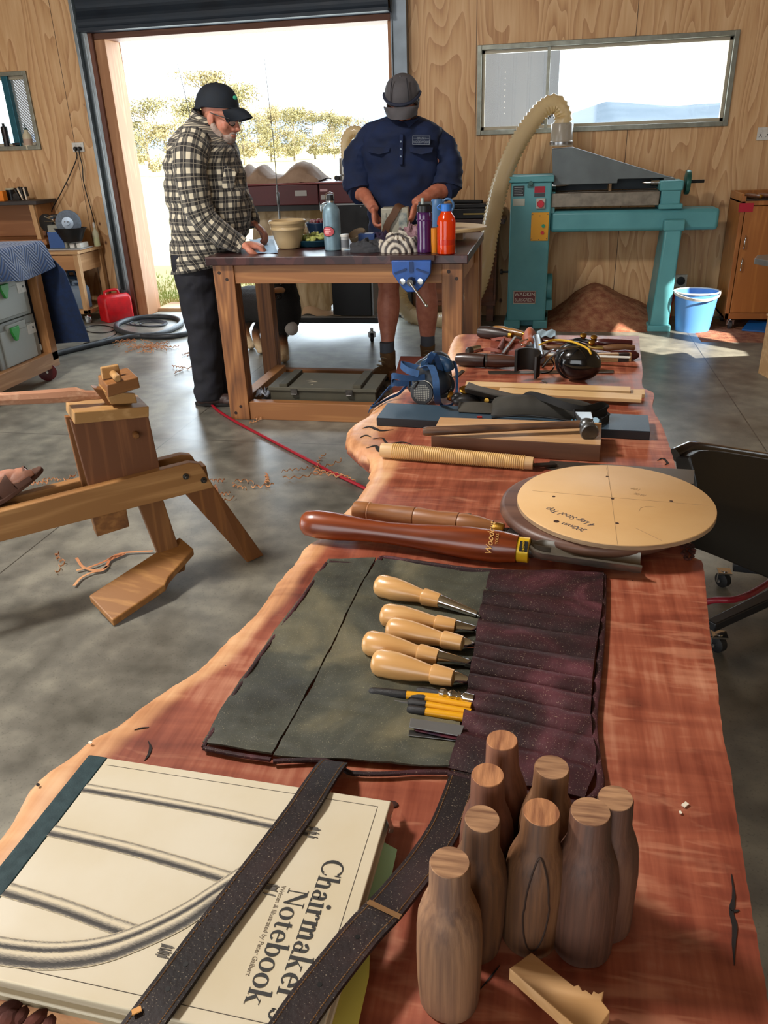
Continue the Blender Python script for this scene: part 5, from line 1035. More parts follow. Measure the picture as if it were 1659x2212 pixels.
for a,b_,w_ in((-1.775,4.14,.118),(-.53,4.14,.105),(-1.86,4.99,.10),(-.50,4.99,.10)):
    l=part_('leg',M().add([(a,b_,0),(a+w_,b_,0),(a+w_,b_+.09,0),(a,b_+.09,0),(a,b_,.872),(a+w_,b_,.872),(a+w_,b_+.09,.872),(a,b_+.09,.872)],[(3,2,1,0),(4,5,6,7),(0,1,5,4),(1,2,6,5),(2,3,7,6),(3,0,4,7)]),legw,t,smooth=False,bevel=.003)
    if b_<4.5:
        for dx,dz in((.035,.83),(.075,.795),(.035,.04),(.07,.08)): part('peg',M().lathe((a+dx,b_,dz),(0,-1,0),[(0,.0095),(.0015,.009)],12),mat('peg_dark','2b1811',.5),l)
part('apron',M().box(-1.657,4.15,.772,-.53,4.19,.872),legx,t,smooth=False,bevel=.002);part('apron',M().box(-1.657,5.03,.772,-.50,5.07,.872),legx,t,smooth=False,bevel=.002)
part('side_apron',M().box(-.465,4.23,.772,-.43,4.99,.872),oak,t,smooth=False);part('side_apron',M().box(-1.76,4.23,.772,-1.72,4.99,.872),oak,t,smooth=False)
part('side_stile',M().box(-.43,4.86,0,-.405,4.92,.872),oak,t,smooth=False,bevel=.002)
part('stretcher',M().box(-1.657,4.15,.0,-.53,4.21,.105),legx,t,smooth=False,bevel=.003)
part('stretcher',M().box(-1.80,5.02,.0,-.50,5.08,.06),legx,t,smooth=False,bevel=.003)
part('side_stretcher',M().box(-1.77,4.23,.02,-1.70,4.99,.10),oak,t,smooth=False,bevel=.003);part('side_stretcher',M().box(-.50,4.23,.02,-.44,4.99,.10),oak,t,smooth=False,bevel=.003)
part('lower_slats',M().box(-1.70,4.21,.03,-.5,4.30,.05).box(-1.70,4.55,.03,-.5,4.64,.05),legx,t,smooth=False)
# vise
vb=mat('vise_blue','1d4f9e',.4,c2='18437f',bs=.1);v_=part_('vise',M().box(-.775,4.02,.90,-.55,4.05,.925),mat('jaw_plate','3a2420',.6),t,bevel=.002)
m=M();o=[(-.765,.905),(-.565,.905),(-.57,.84),(-.615,.775),(-.64,.752),(-.69,.752),(-.715,.775),(-.76,.84)];m.prism([(x,4.0,z) for x,z in o],(0,.035,0));m.prism([(-.755,4.035,.885),(-.575,4.035,.885),(-.6,4.035,.80),(-.73,4.035,.80)],(0,.115,0));part('front_jaw',m,vb,v_,bevel=.004)
m=M()
for x in(-.71,-.62): m.lathe((x,4.0,.805),(0,-1,0),[(0,.016),(.008,.015),(.009,.008)],14)
part('guide_rods',m,chrome(),v_)
part('screw_boss',M().lathe((-.665,4.0,.805),(0,-1,0),[(0,.022),(.03,.02),(.045,.016)],16),dsteel(),v_)
part('rib',M().beam((-.75,3.998,.845),(-.69,3.998,.865),.006,.008).beam((-.64,3.998,.865),(-.58,3.998,.845),.006,.008).box(-.675,3.994,.85,-.655,4.0,.90),mat('vise_dark','12305f',.5),v_)
a=V(-.665,3.96,.805);e=YP(921,660,3.92);part('handle_bar',M().tube([a-(e-a)*.12,e],.006,10).ell(e,(.009,.009,.009)),chrome(),v_)
# crate under the table
om=mat('crate_olive','3f3d31',.75,c2='4b4638',ns=9,bs=.1);t=thing('ammo_crate','flat olive-grey wooden crate with battens under the work table','crate',(-1.3,4.4,.0));cr=(-1.56,-.93,4.26,4.56)
part('crate_box',M().box(cr[0],cr[2],.052,cr[1],cr[3],.145),om,t,bevel=.003)
part('lid',M().box(cr[0]-.01,cr[2]-.012,.147,cr[1]+.01,cr[3]+.012,.168),mat('crate_lid','4c4a3e',.75,c2='5a564a',ns=7),t,bevel=.003)
for x in(cr[0]+.06,cr[1]-.13): part('batten',M().box(x,cr[2]-.01,.168,x+.05,cr[3]+.01,.188),om,t,bevel=.003)
for x in(cr[0]+.13,cr[1]-.17): 
    m=M();m.box(x,cr[2]-.018,.125,x+.04,cr[2]-.012,.16);m.tube([(x+.005,cr[2]-.022,.13),(x+.035,cr[2]-.022,.13)],.004,6);part('latch',m,dsteel(),t)
for x,s in((cr[0]-.01,-1),(cr[1]+.01,1)):
    part('rope_handle',M().tube(ctr([(x,4.32,.12),(x+s*.05,4.36,.10),(x+s*.06,4.42,.105),(x+s*.04,4.47,.10),(x,4.50,.12)],5),.014,8),mat('rope_dark','4a3d2e',.9,bs=.5),t)
m=M();m.add([(-1.36,4.36,.1685),(-1.30,4.37,.1685),(-1.32,4.385,.1685)],[(0,1,2)]);m.add([(-1.38,4.40,.1685),(-1.33,4.405,.1685),(-1.35,4.41,.1685)],[(0,1,2)]);m.add([(-1.33,4.31,.1685),(-1.31,4.315,.1685),(-1.32,4.325,.1685)],[(0,1,2)]);part('paint_chips',m,mat('chip_pale','b9ab92',.8),t,smooth=False)
solo('crumpled_paper',M().grid(lambda u,v:(-1.65+.07*u,4.235+.07*v,.115+.03*NZ.noise(Vc((u*5,v*5,1)))*1.2+.02*math.sin(u*PI)),10,10,.002),mat('paper_grey','9aa0ac',.8),'crumpled grey paper wedged beside the left end of the crate','paper',smooth=False)
t=thing('wooden_box','small red-brown wooden box on the lower rails behind the respirator','box',(-.72,4.42,.05));rb=mat('redbox','5c2a1c',.5,c2='6d3524',ns=6)
part('box_body',M().box(-.84,4.32,.052,-.56,4.60,.17),rb,t,bevel=.003);part('sloping_lid',M().prism([(-.84,4.32,.17),(-.56,4.32,.17),(-.56,4.6,.26),(-.84,4.6,.26)],(0,0,.012)).prism([(-.84,4.32,.17),(-.84,4.6,.17),(-.84,4.6,.26)],(.012,0,0)).prism([(-.572,4.32,.17),(-.572,4.6,.17),(-.572,4.6,.26)],(.012,0,0)),rb,t,smooth=False)
# ---------------------------------------------------------------- things on the table
def tp(x,y,dz=0.): return G(x,y,ZT+dz)
q=tp(625,536);cb=mat('bowl_cream','b9a17a',.35,c2='b0966e',ns=5)
t=thing('mixing_bowl','cream ribbed stoneware bowl standing at the front of the work table','bowl',q)
part('bowl_body',M().lathe(q,(0,0,1),[(0,.055),(.004,.062),(.05,.078),(.10,.092),(.103,.096),(.112,.0965),(.115,.0945),(.132,.0985),(.135,.102),(.147,.1035),(.150,.100),(.146,.095),(.10,.088),(.03,.06),(.012,.02)],36),cb,t)
q=tp(683,530,.0);tb=mat('plate_teal','153a4a',.3);t=thing('salad_plate','deep teal-blue plate holding pale green salad behind the grey-blue flask','plate',q);part('plate_body',M().lathe(q,(0,0,1),[(0,.09),(.004,.11),(.035,.135),(.038,.13),(.01,.10),(.008,.02)],32),tb,t)
R=random.Random(2);m=M()
for i in range(46): a=R.uniform(0,2*PI);d=R.random()**.5*.10;m.ell(q+V(d*math.cos(a),d*math.sin(a),.03+.03*(1-d/.1)+R.uniform(0,.012)),(R.uniform(.01,.022),R.uniform(.01,.018),R.uniform(.008,.014)),Mx.Rotation(R.uniform(0,3),3,'X'),7,5)
solo('salad',m,mat('salad_green','8f9a4a',.6,c2='a9a860',ns=40),'heap of pale green salad on the teal plate','salad',kind='stuff')
q=tp(690,508,.0);t=thing('blue_bowl','dark blue bowl of red and white food behind the salad plate','bowl',q);part('bowl_body',M().lathe(q,(0,0,1),[(0,.05),(.006,.06),(.075,.085),(.08,.082),(.02,.055),(.015,.02)],28),mat('bowl_blue','1f3550',.35),t)
m=M();
for i in range(16): a=R.uniform(0,2*PI);d=R.random()**.5*.055;m.ell(q+V(d*math.cos(a),d*math.sin(a),.07+R.uniform(0,.02)),(.018,.015,.009),Mx.Rotation(R.uniform(0,3),3,'Y'),7,5)
solo('bean_salad',m,mat('beetroot','9c3048',.5,c2='c9a0a0',ns=50),'red and white food heaped in the dark blue bowl','food',kind='stuff')
m=M();
for i in range(3): m.ell(tp(646+7*i,502,.02)+V(0,.05,0),(.022,.02,.016),None,8,6)
solo('bread_pieces',m,mat('bread','c9a15c',.7,c2='d9c7a5',ns=30),'yellow-brown bread pieces showing behind the cream bowl rim','bread',kind='stuff')
q=tp(720,540);fb=mat('flask_blue','6c8694',.42,.35,c2='7b95a1',ns=30)
t=thing('growler_flask','grey-blue steel flask with oval red label and wire clip cap','flask',q)
part('flask_body',M().lathe(q,(0,0,1),[(0,.04),(.003,.046),(.16,.047),(.17,.0475),(.205,.045),(.225,.035),(.235,.023),(.238,.02),(.245,.02)],32),fb,t)
part('collar',M().lathe(q+V(0,0,.243),(0,0,1),[(0,.021),(.008,.021)],20),chrome(),t)
part('cap',M().lathe(q+V(0,0,.25),(0,0,1),[(0,.019),(.03,.018),(.034,.012)],18),black(),t)
m=M()
for s in(-1,1): m.tube([q+V(s*.021,-.005,.246),q+V(s*.024,-.012,.262),q+V(s*.020,-.006,.288)],.0025,6)
m.tube([q+V(-.020,-.006,.288),q+V(0,-.01,.294),q+V(.020,-.006,.288)],.0025,6);m.tube(ctr([q+V(-.022,0,.244),q+V(-.05,-.004,.232),q+V(-.053,-.004,.20)],4),.003,6);part('wire_clip',m,chrome(),t)
def oval(q,r,w,h,zc,a0,name,mt,par,off):
    m=M();
    def fn(u,v):
        a=u*2*PI;x=w*v*math.cos(a);z=h*v*math.sin(a);th=a0+x/r;return q+V((r+off)*math.sin(th),-(r+off)*math.cos(th),zc+z)
    m.grid(fn,24,3);return part(name,m,mt,par)
oval(q,.0475,.038,.028,.10,-.25,'label',mat('label_black2','1a1416',.4),t,.0008);oval(q,.0475,.034,.024,.10,-.25,'label_oval',mat('label_redpink','b5474e',.4),t,.0012)
m=M()
for a0,a1,z in((-.75,.05,.108),(-.7,.1,.098),(-.75,-.1,.09)):
    m.grid(lambda u,v:q+V(.0490*math.sin(a0+(a1-a0)*u),-.0490*math.cos(a0+(a1-a0)*u),z+.005*v),8,1)
part('label_mark',m,mat('label_pinkpale','dba0a0',.5),t)
q=tp(746,540);t=thing('white_jar','small white printed jar right behind the grey-blue flask','jar',q);part('jar_body',M().lathe(q,(0,0,1),[(0,.022),(.07,.022)],18),mat('jar_white','a9aaa8',.4),t);part('jar_label',M().lathe(q+V(0,0,.015),(0,0,1),[(0,.0225),(.04,.0225)],18,caps=False),mat('jar_label','6a6d72',.5),t);part('lid',M().lathe(q+V(0,0,.07),(0,0,1),[(0,.024),(.012,.024)],18),white(),t)
q=tp(757,541);solo('paper_slip',M().bx(q+V(0,.02,.004),(.075,.05,.006),Mx.Rotation(.2,3,'Z')),mat('slip_blue','9fb4c4',.6),'folded pale blue slip beside the white jar','paper',bevel=.001)
q=tp(773,530);t=thing('round_basket','small tilted round basket with brown side behind the grey cloth','basket',q);R_=Mx.Rotation(.5,3,'X');ax=V(-.25,-.45,1).normalized()
part('basket_body',M().lathe(q+V(0,.05,.02),ax,[(0,.04),(.003,.045),(.045,.052),(.05,.05),(.01,.042),(.008,.01)],24),mat('basket_brown','5c4a3a',.6,c2='8a7a62',ns=8),t)
q=tp(792,531);t=thing('blue_carton','dark blue carton with a white top patch behind the grey cloth','carton',q);part('carton_body',M().bx(q+V(0,.03,.032),(.095,.05,.064),Mx.Rotation(-.05,3,'Z')),mat('carton_blue','16356a',.4),t,bevel=.002);part('top_patch',M().bx(q+V(.012,.03,.0645),(.045,.03,.002),Mx.Rotation(-.05,3,'Z')),mat('patch_pale','aeb9c8',.5),t)
def cloth(name,c,rx,ry,h,mt,label,cat,seed,turns=0,**k):
    def fn(u,v):
        a=u*2*PI;r=math.sin(v*PI/2);n=NZ.noise(Vc((math.cos(a)*2+seed,math.sin(a)*2,v*3)));n2=NZ.noise(Vc((math.cos(a)*5+seed,math.sin(a)*5,v*7)))
        e=1+.22*n+.12*n2;z=h*max(0,math.cos(v*PI/2))**.6*(1+.5*n)+h*.22*n2*math.cos(v*PI/2)
        if turns: z+=h*.18*math.sin(v*turns*2*PI+a)*math.cos(v*PI/2)
        return(c.x+rx*r*math.cos(a)*e,c.y+ry*r*math.sin(a)*e,c.z+max(0,z)+.001)
    return solo(name,M().grid(fn,64,30),mt,label,cat,**k)
cloth('grey_cloth',tp(797,543)+V(0,.0,0),.10,.06,.052,mat('cloth_charcoal','2c2d31',.9,c2='3a3a3e',ns=14,bs=.4,bd=.004),'crumpled charcoal cloth on the table between flask and pale knitted cap','cloth',2.)
cloth('purple_cloth',tp(822,532)+V(0,.08,0),.075,.05,.06,mat('cloth_plum','2c2038',.9,c2='35283f',ns=14,bs=.4),'dark purple cloth bundled behind the charcoal cloth','cloth',6.)
kn,nt,b=nodes('knit_stripe');b.inputs['Roughness'].default_value=.9
tc=N(nt,'ShaderNodeTexCoord');wv=N(nt,'ShaderNodeTexWave',wave_type='RINGS',rings_direction='Y');wv.inputs['Scale'].default_value=11;wv.inputs['Distortion'].default_value=3.5;wv.inputs['Detail'].default_value=1;wv.inputs['Detail Scale'].default_value=.8;L(nt,tc.outputs['Object'],wv.inputs[0]);r=ramp(nt,[(.2,'4f4a4a'),(.45,'b3aa9c'),(.8,'c4bcae')]);L(nt,wv.outputs[0],r.inputs[0]);L(nt,r.outputs[0],b.inputs['Base Color']);bump(nt,b,wv.outputs[0],.5,.01)
cloth('knitted_cap',tp(862,544)+V(0,.0,0),.10,.065,.078,kn,'cream and grey rolled knitted cap left of the purple bottle','knitted cap',4.,2)
cloth('pink_cloth',tp(884,530)+V(0,.07,0),.085,.05,.085,mat('cloth_pink','a08088',.9,c2='7a5058',ns=8,bs=.3),'dusty pink cloth behind the knitted cap','cloth',9.)
# pale round seat board
q=tp(952,522);t=thing('seat_blank','pale shaped seat blank lying flat behind the orange bottle','seat blank',q+V(0,.15,0));m=M();pts=[]
for i in range(44):
    a=2*PI*i/44;pts.append((q.x+.235*math.cos(a)*(1+.06*math.cos(3*a)),q.y+.12+.23*math.sin(a),ZT+.05))
m.prism(pts,(0,0,.02));part('seat_board',m,wood('pale_seat','d9c096','cbb084','X',.8,.5,5),t,bevel=.004);part('under_block',M().box(q.x-.12,q.y+.05,ZT+.001,q.x+.12,q.y+.2,ZT+.05),palex,t,smooth=False)
# held tin with strap
c=YP(855,484,4.97);t=thing('printed_tin','white printed tin with a brown leather strap held by the man in navy','tin',(c.x,c.y,ZT))
part('tin_body',M().bx(V(c.x,c.y,ZT+.085),(.165,.10,.165),Mx.Rotation(.06,3,'Z')),mat('tin_white','aaa696',.4,c2='9c9888',ns=6),t,bevel=.008)
part('side_print',M().bx(V(c.x+.052,c.y-.047,ZT+.08),(.05,.008,.12),Mx.Rotation(.06,3,'Z')),mat('tin_print','56666a',.5,c2='b9b9ac',ns=26),t,bevel=.001);part('side_print',M().bx(V(c.x-.06,c.y-.055,ZT+.10),(.03,.006,.08),Mx.Rotation(.06,3,'Z')),mat('tin_print2','6d7168',.5,c2='a9a698',ns=30),t,bevel=.001)
m=M();P=[V(c.x-.055,c.y-.066,ZT+.03),V(c.x-.035,c.y-.07,ZT+.08),V(c.x+.0,c.y-.066,ZT+.13),V(c.x+.025,c.y-.055,ZT+.172),V(c.x+.04,c.y,ZT+.178),V(c.x+.03,c.y+.05,ZT+.172)];m.ribbon(ctr(P,5),.042,.004,side=(1,.1,-.5));part('leather_strap',m,mat('strap_brown','5a3c28',.6),t)
# bottles
q=tp(918,545);pu=mat('bottle_purple','3a1648',.15,c2='451a52',ns=3,coat=.5);t=thing('purple_bottle','translucent purple water bottle with black flip cap','bottle',q)
part('bottle_body',M().lathe(q,(0,0,1),[(0,.036),(.004,.041),(.02,.041),(.06,.0385),(.12,.040),(.19,.040),(.2,.036)],28),pu,t);part('band',M().lathe(q+V(0,0,.155),(0,0,1),[(0,.0405),(.004,.042),(.008,.0405)],28),pu,t)
part('cap',M().lathe(q+V(0,0,.198),(0,0,1),[(0,.04),(.028,.039),(.036,.03)],24).box(q.x-.03,q.y-.01,q.z+.225,q.x+.038,q.y+.012,q.z+.245),black(),t);part('spout',M().lathe(q+V(-.008,-.01,.232),(0,0,1),[(0,.009),(.03,.009),(.032,.006)],12),mat('spout_clear','9aa39e',.2,alpha=.9),t)
q=tp(943,530)+V(0,.04,0);t=thing('blue_flask','slate blue mug with a ring handle behind the purple and orange bottles','flask',q);sb_=mat('slate_blue','3f6894',.4);part('flask_body',M().lathe(q,(0,0,1),[(0,.04),(.2,.042),(.22,.036),(.235,.03)],26),sb_,t);part('ring_handle',M().tube([q+V(.058+.032*math.cos(a*PI/8),-.01,.20+.036*math.sin(a*PI/8)) for a in range(16)],.006,8,closed=True),sb_,t)
q=tp(964,548);orm,nt,b=nodes('orange_translucent');b.inputs['Base Color'].default_value=rgb('e8480c');b.inputs['Roughness'].default_value=.12;b.inputs['Coat Weight'].default_value=.6
tr=N(nt,'ShaderNodeBsdfTranslucent');tr.inputs[0].default_value=rgb('ff5a14');ms=N(nt,'ShaderNodeMixShader');ms.inputs[0].default_value=.45;out=[n for n in nt.nodes if n.type=='OUTPUT_MATERIAL'][0];L(nt,b.outputs[0],ms.inputs[1]);L(nt,tr.outputs[0],ms.inputs[2]);L(nt,ms.outputs[0],out.inputs[0])
t=thing('orange_bottle','bright orange translucent bottle with blue cap on the table corner','bottle',q)
part('bottle_body',M().lathe(q,(0,0,1),[(0,.04),(.004,.046),(.155,.0465),(.175,.042),(.195,.028),(.2,.026),(.205,.026)],30,caps=True),orm,t);part('water',M().lathe(q+V(0,0,.004),(0,0,1),[(0,.045),(.065,.0468),(.067,.0468)],30,caps=False),mat('orange_deep','c0280a',.15,coat=.5),t)
part('cap',M().lathe(q+V(0,0,.203),(0,0,1),[(0,.025),(.002,.027),(.032,.027),(.034,.022)],24),mat('cap_blue','2f72c8',.35),t);part('cap_strap',M().tube(ctr([q+V(-.02,0,.205),q+V(-.045,0,.22),q+V(-.03,0,.236)],4),.003,6),mat('cap_blue','2f72c8',.35),t)
part('maker_mark',M().box(q.x-.044,q.y-.028,q.z+.13,q.x-.028,q.y-.024,q.z+.142),mat('mark_dark','2a1a14',.4),t)
q=tp(938,545);solo('amber_tumbler',M().lathe(q,(0,0,1),[(0,.018),(.12,.021),(.12,.018),(.006,.016)],20),mat('amber_glass','d98a2a',.15,alpha=.85),'narrow amber tumbler between the purple and orange bottles','tumbler')
solo('blue_paper',M().grid(lambda u,v:(*(tp(548+52*u-(10*v),548-30*v).xy),ZT+.002+.004*math.sin(u*5+v*2)**2),12,10,.0008),mat('paper_blue','8fb0cf',.6),'pale blue sheet of paper under the hands at the left of the table','paper')
# ================================================================ SHAVING HORSE
HA=G(455,1012,.42);HB=G(0,1112,.42);HU=(HB-HA);HU.z=0;HU.normalize();HV=V(-HU.y,HU.x,0)
if HV.y<0: HV=-HV
def hpn(x,y,v=0.): return PLN(x,y,HA+HV*v,HV)
hw1=wood('horse_oak','a97742','81552b','X',1.2,.5,9,c3='5e3a1e');hwl=wood('horse_light','c29a68','a37a48','X',1.2,.5,9);hwz=wood('horse_board','8e5d3a','6b4228','Z',1.3,.5,12)
def slab_(par,name,px,v0,v1,mt,rz=None,**k):
    m=M();m.prism([hpn(x,y,v0) for x,y in px],HV*(v1-v0));return part_(name,m,mt,par,bevel=.003,smooth=False,**k)
def hwood(name,c1,c2,along,sc=1.2,c3=None,ring=9):
    """grain along the rail direction"""
    return wood(name,c1,c2,'X',sc,.5,ring,c3=c3,rz=math.atan2(HU.y,HU.x))
rail=hwood('horse_rail','bb8d58','94683a',HU);railt=hwood('horse_rail_b','b08350','8a5f34',HU)
t=thing('shaving_horse','wooden shaving horse with a tall clamping head, treadle and splayed leg','shaving horse',G(300,1180,0))
RT=.036
def rail_m(v0,v1):
    m=M();top=[hpn(x,y,0) for x,y in((455,1012),(430,1003))]
    pts=[(463,1053),(452,1011),(372,1022),(-260,1172),(-260,1238),(0,1170)]
    m.prism([hpn(x,y,0)+HV*v0 for x,y in pts],HV*(v1-v0));return m
def rail2(v0,v1):
    P0=hpn(463,1053);P1=hpn(432,993+9);P2=hpn(410,1000);P3=hpn(-260,1172);P4=hpn(-260,1238)
    m=M();m.prism([p+HV*v0 for p in(P0,P1,P2,P3,P4)],HV*(v1-v0));return m
part('rail',rail2(0,RT),rail,t,smooth=False,bevel=.004);part('rail',rail2(.095,.095+RT),rail,t,smooth=False,bevel=.004)
def spacer(px0,px1,nm='spacer_block'):
    m=M();m.prism([hpn(x,y,0)+HV*(RT) for x,y in px0],HV*(.095-RT));part(nm,m,railt,t,smooth=False,bevel=.002)
spacer([(452,1013),(372,1030),(380,1068),(460,1052)],0);spacer([(40,1104),(-90,1136),(-90,1186),(40,1156)],0)
m=M()
for x,y in((401,1029),(440,1037)):
    c=hpn(x,y,0);m.lathe(c,-HV,[(0,.011),(.004,.011),(.005,.006),(.016,.006),(.018,.004)],12)
part('bolts',m,dsteel(),t)
slab_(t,'riser_board',[(152,908),(320,896),(352,1040),(196,1068)],.03,.055,hwz);slab_(t,'riser_board',[(140,900),(300,890),(330,1040),(180,1062)],.085,.105,wood('horse_riser_b','a06a38','7d4f28','Z',1.2,.5,9))
slab_(t,'riser_peg',[(197,1108),(272,1092),(280,1138),(210,1160)],.03,.09,hw1)
slab_(t,'work_rest',[(160,891),(322,878),(322,901),(161,917)],-.012,.15,hwl);
hc_=hpn(292,938,.03);part('hang_peg',M().lathe(hc_+HV*.01,-HV,[(0,.012),(.03,.011),(.034,.008)],12),hw1,t)
slab_(t,'swing_arm',[(200,838),(278,850),(296,905),(392,1200),(350,1218),(300,1092),(258,905)],.040,.088,wood('horse_arm','98693a','714824','Z',1.2,.5,9))
slab_(t,'arm_step',[(226,846),(292,850),(297,871),(240,874)],.0,.11,hwl)
slab_(t,'clamp_head',[(231,832),(298,814),(303,838),(233,859)],-.02,.125,hwood('horse_head','a3713c','7c5029',HU))
# fix the head into a clean block over the arm
slab_(t,'head_wedge',[(218,795),(256,788),(262,813),(222,821)],.04,.058,hwl)
c=hpn(248,812,.0);part('wedge_pin',M().lathe(hpn(243,806,.05),-HV,[(0,.012),(.075,.0115),(.078,.008)],14),hwl,t)
# treadle
tr0=[(192,1283),(243,1338),(400,1218),(417,1180),(385,1160),(330,1196)]
k0,k1,k2=G(192,1286,.075),G(243,1340,.028),G(388,1160,.15);kn_=(k1-k0).cross(k2-k0)
P=[PLN(x,y,k0,kn_) for x,y in((192,1286),(243,1340),(356,1263),(364,1246),(418,1185),(388,1160),(330,1197))]
m=M();m.prism(P,(0,0,-.026));part('treadle',m,wood('horse_treadle','b58348','8a5c2e','X',1.2,.45,9),t,smooth=False,bevel=.004)
P=[G(300,1268,.02),G(398,1222,.055),G(400,1208,.06),G(330,1235,.045)];m=M();m.prism(P,(0,0,-.02));part('treadle_batten',m,hw1,t,smooth=False,bevel=.003)
# leg
a0=hpn(397,1064,.02);a1=hpn(462,1050,.02);b0=G(535,1216,.004);b1=G(570,1200,.004)
m=M();m.prism([a0,a1,b1,b0],HV*.034);part('leg',m,wood('horse_leg','94602f','6f431f','Z',1.2,.5,9),t,smooth=False,bevel=.004)
m=M();e=G(640,1120,0)-V(.0,0,0);m.prism([a0+HV*.08,a1+HV*.08,hpn(500,1160,.32),hpn(470,1172,.32)],HV*.03)
far=HB+HU*.5
for s in(-.06,.16): part('leg',M().beam(far+V(0,0,-.02)+HV*(.065),Vc((far.x,far.y,0))+HU*.15+HV*(s*2.2),.05,.035),hw1,t,smooth=False,bevel=.003)
# spindle gripped in the head
t=thing('chair_spindle','pale tapered chair spindle clamped in the shaving horse head','spindle',hpn(100,860,.05))
P=[hpn(-230,868,.06),hpn(0,862,.06),hpn(100,857,.06),hpn(165,852,.06),hpn(185,854,.06),hpn(235,852,.06)]
part('spindle_body',M().tube(P,[.0165,.020,.0225,.024,.0165,.014],8),wood('ash_spindle','c9a184','a8795e','X',2,.5,6),t,angle=30)
# ---------------------------------------------------------------- sandalled foot at left edge (another person, mostly outside the frame)
f0=hpn(-30,1092,.10);tip=hpn(60,1030,.10);d=(tip-f0).normalized();t=thing('person','foot in a brown sandal raised at the left edge, above the long rail','person',(f0.x,f0.y,f0.z-.05))
s=-HV if (-HV).cross(d).z>0 else HV;Tf=basis(f0.lerp(tip,.42),s,d);b=M(Tf)
b.ell((0,-.02,.035),(.042,.10,.038));b.ell((0,-.10,.04),(.034,.045,.045));b.ell((0,.055,.022),(.046,.05,.022));b.tube([(0,-.10,.05),(0,-.12,.16),(-.02,-.14,.40)],[.038,.04,.055],14)
for i,o in enumerate((.034,.016,.0,-.016,-.03)): b.tube([(o,.06,.02),(o*1.05,.095-.008*i,.022),(o*1.05,.118-.012*i,.016)],[.012 if i else .015]*2+[.009 if i else .012],8)
fuse('body',b,skin('skin_foot','9c6a56','b07e68'),t,.004,2)
sd_=mat('sandal_brown','5a3a2c',.7,c2='4a2e22',ns=12,bs=.2);m=M(Tf)
pts=[(.05*math.sin(a*PI/10)*(1.05 if math.cos(a*PI/10)>0 else .85),.145*math.cos(a*PI/10)-.0,-.012) for a in range(20)];m.prism(pts,(0,0,.016));sd=part_('sandal',m,sd_,t,bevel=.003)
for y,h,r in((.075,.034,.052),(.02,.060,.050),(-.07,.075,.045)):
    m=M(Tf);m.grid(lambda u,v:(r*math.cos(PI*(1-u)),y-.026+.052*v,.0+h*math.sin(PI*u)**.7),16,4,.004);part('strap',m,sd_,sd)
# ================================================================ LIVE-EDGE SLAB
Z0=.92
def sp(x,y,h=0.): return G(x,y,Z0+h)
LE=[(982,722),(972,745),(970,762),(976,790),(955,815),(910,830),(854,842),(820,859),(795,891),(770,906),(752,922),(750,945),(775,968),(800,985),(805,1008),(790,1040),(765,1075),(735,1105),(715,1135),(660,1170),(640,1200),(600,1245),(570,1290),(540,1325),(480,1380),(430,1430),(360,1475),(300,1515),(250,1555),(195,1583),(150,1620),(90,1660),(55,1700),(30,1745),(0,1790),(-60,1860),(-110,1960),(-130,2060),(-130,2160),(-100,2330),(-60,2480)]
RE=[(1380,722),(1383,760),(1388,800),(1388,835),(1412,850),(1410,882),(1430,920),(1448,970),(1462,1020),(1478,1090),(1492,1170),(1497,1206),(1517,1213),(1527,1300),(1535,1380),(1546,1450),(1553,1510),(1562,1590),(1578,1660),(1588,1740),(1602,1830),(1618,1930),(1634,2020),(1650,2110),(1664,2190),(1690,2330),(1720,2480)]
def edge(pts): 
    P=[sp(*p) for p in pts];Q=ctr([(p.x,p.y,0) for p in P],10);Q.sort(key=lambda p:-p.y);return Q
EL,ER=edge(LE),edge(RE);Y0s=min(EL[0].y,ER[0].y);Y1s=max(EL[-1].y,ER[-1].y)
def atY(E,y):
    for i in range(len(E)-1):
        if E[i].y>=y>=E[i+1].y:
            f=(E[i].y-y)/max(1e-9,E[i].y-E[i+1].y);return E[i].x+(E[i+1].x-E[i].x)*f
    return E[-1].x if y<E[-1].y else E[0].x
def rag(y,s=0.,a=.0018): return a*(NZ.noise(Vc((y*60,s,0)))+.6*NZ.noise(Vc((y*160,s,3))))
m=M();sap=[];NY=520;us=[0,.008,.02,.04,.07,.11,.16,.22,.3,.4,.5,.6,.7,.8,.88,.94,.98,1.];W=len(us)
ys=[Y0s+(Y1s-Y0s)*j/NY for j in range(NY+1)];vs=[]
for y in ys:
    xl=atY(EL,y)+rag(y,1);xr=atY(ER,y)+rag(y,9,.001)
    wd=.045+.03*NZ.noise(Vc((y*3.1,5,0)))+.05*max(0,1-abs(y-1.5)/.3)
    if y<.62: wd=.055
    for u in us:
        x=xl+(xr-xl)*u;d=x-xl;s=max(0.,min(1.,1.25-d/wd+.35*NZ.noise(Vc((x*14,y*9,2)))))
        z=Z0-.010*max(0,1-d/.022)**2 ;vs.append((x,y,z));sap.append(s)
TH=.052
for y in ys:
    xl=atY(EL,y);xr=atY(ER,y)
    n1=.010*(NZ.noise(Vc((y*22,0,7)))+.8*NZ.noise(Vc((y*60,0,7))));vs.append((xl-.004+n1,y,Z0-.026+.3*n1));sap.append(.35)
    vs.append((xl+.02+n1,y,Z0-TH));sap.append(.1);vs.append((xr-.004,y,Z0-TH));sap.append(.2)
fs=[(j*W+i,j*W+i+1,(j+1)*W+i+1,(j+1)*W+i) for j in range(NY) for i in range(W-1)]
o=(NY+1)*W
for j in range(NY):
    a=j*W;b=(j+1)*W;p=o+j*3;q=o+(j+1)*3
    fs+=[(a,b,q,p),(p,q,q+1,p+1),(p+1,q+1,q+2,p+2),(p+2,q+2,b+W-1,a+W-1)]
for j in(0,NY):
    a=j*W;p=o+j*3;f=tuple(range(a,a+W))+(p+2,p+1,p);fs.append(f if j==0 else f[::-1])
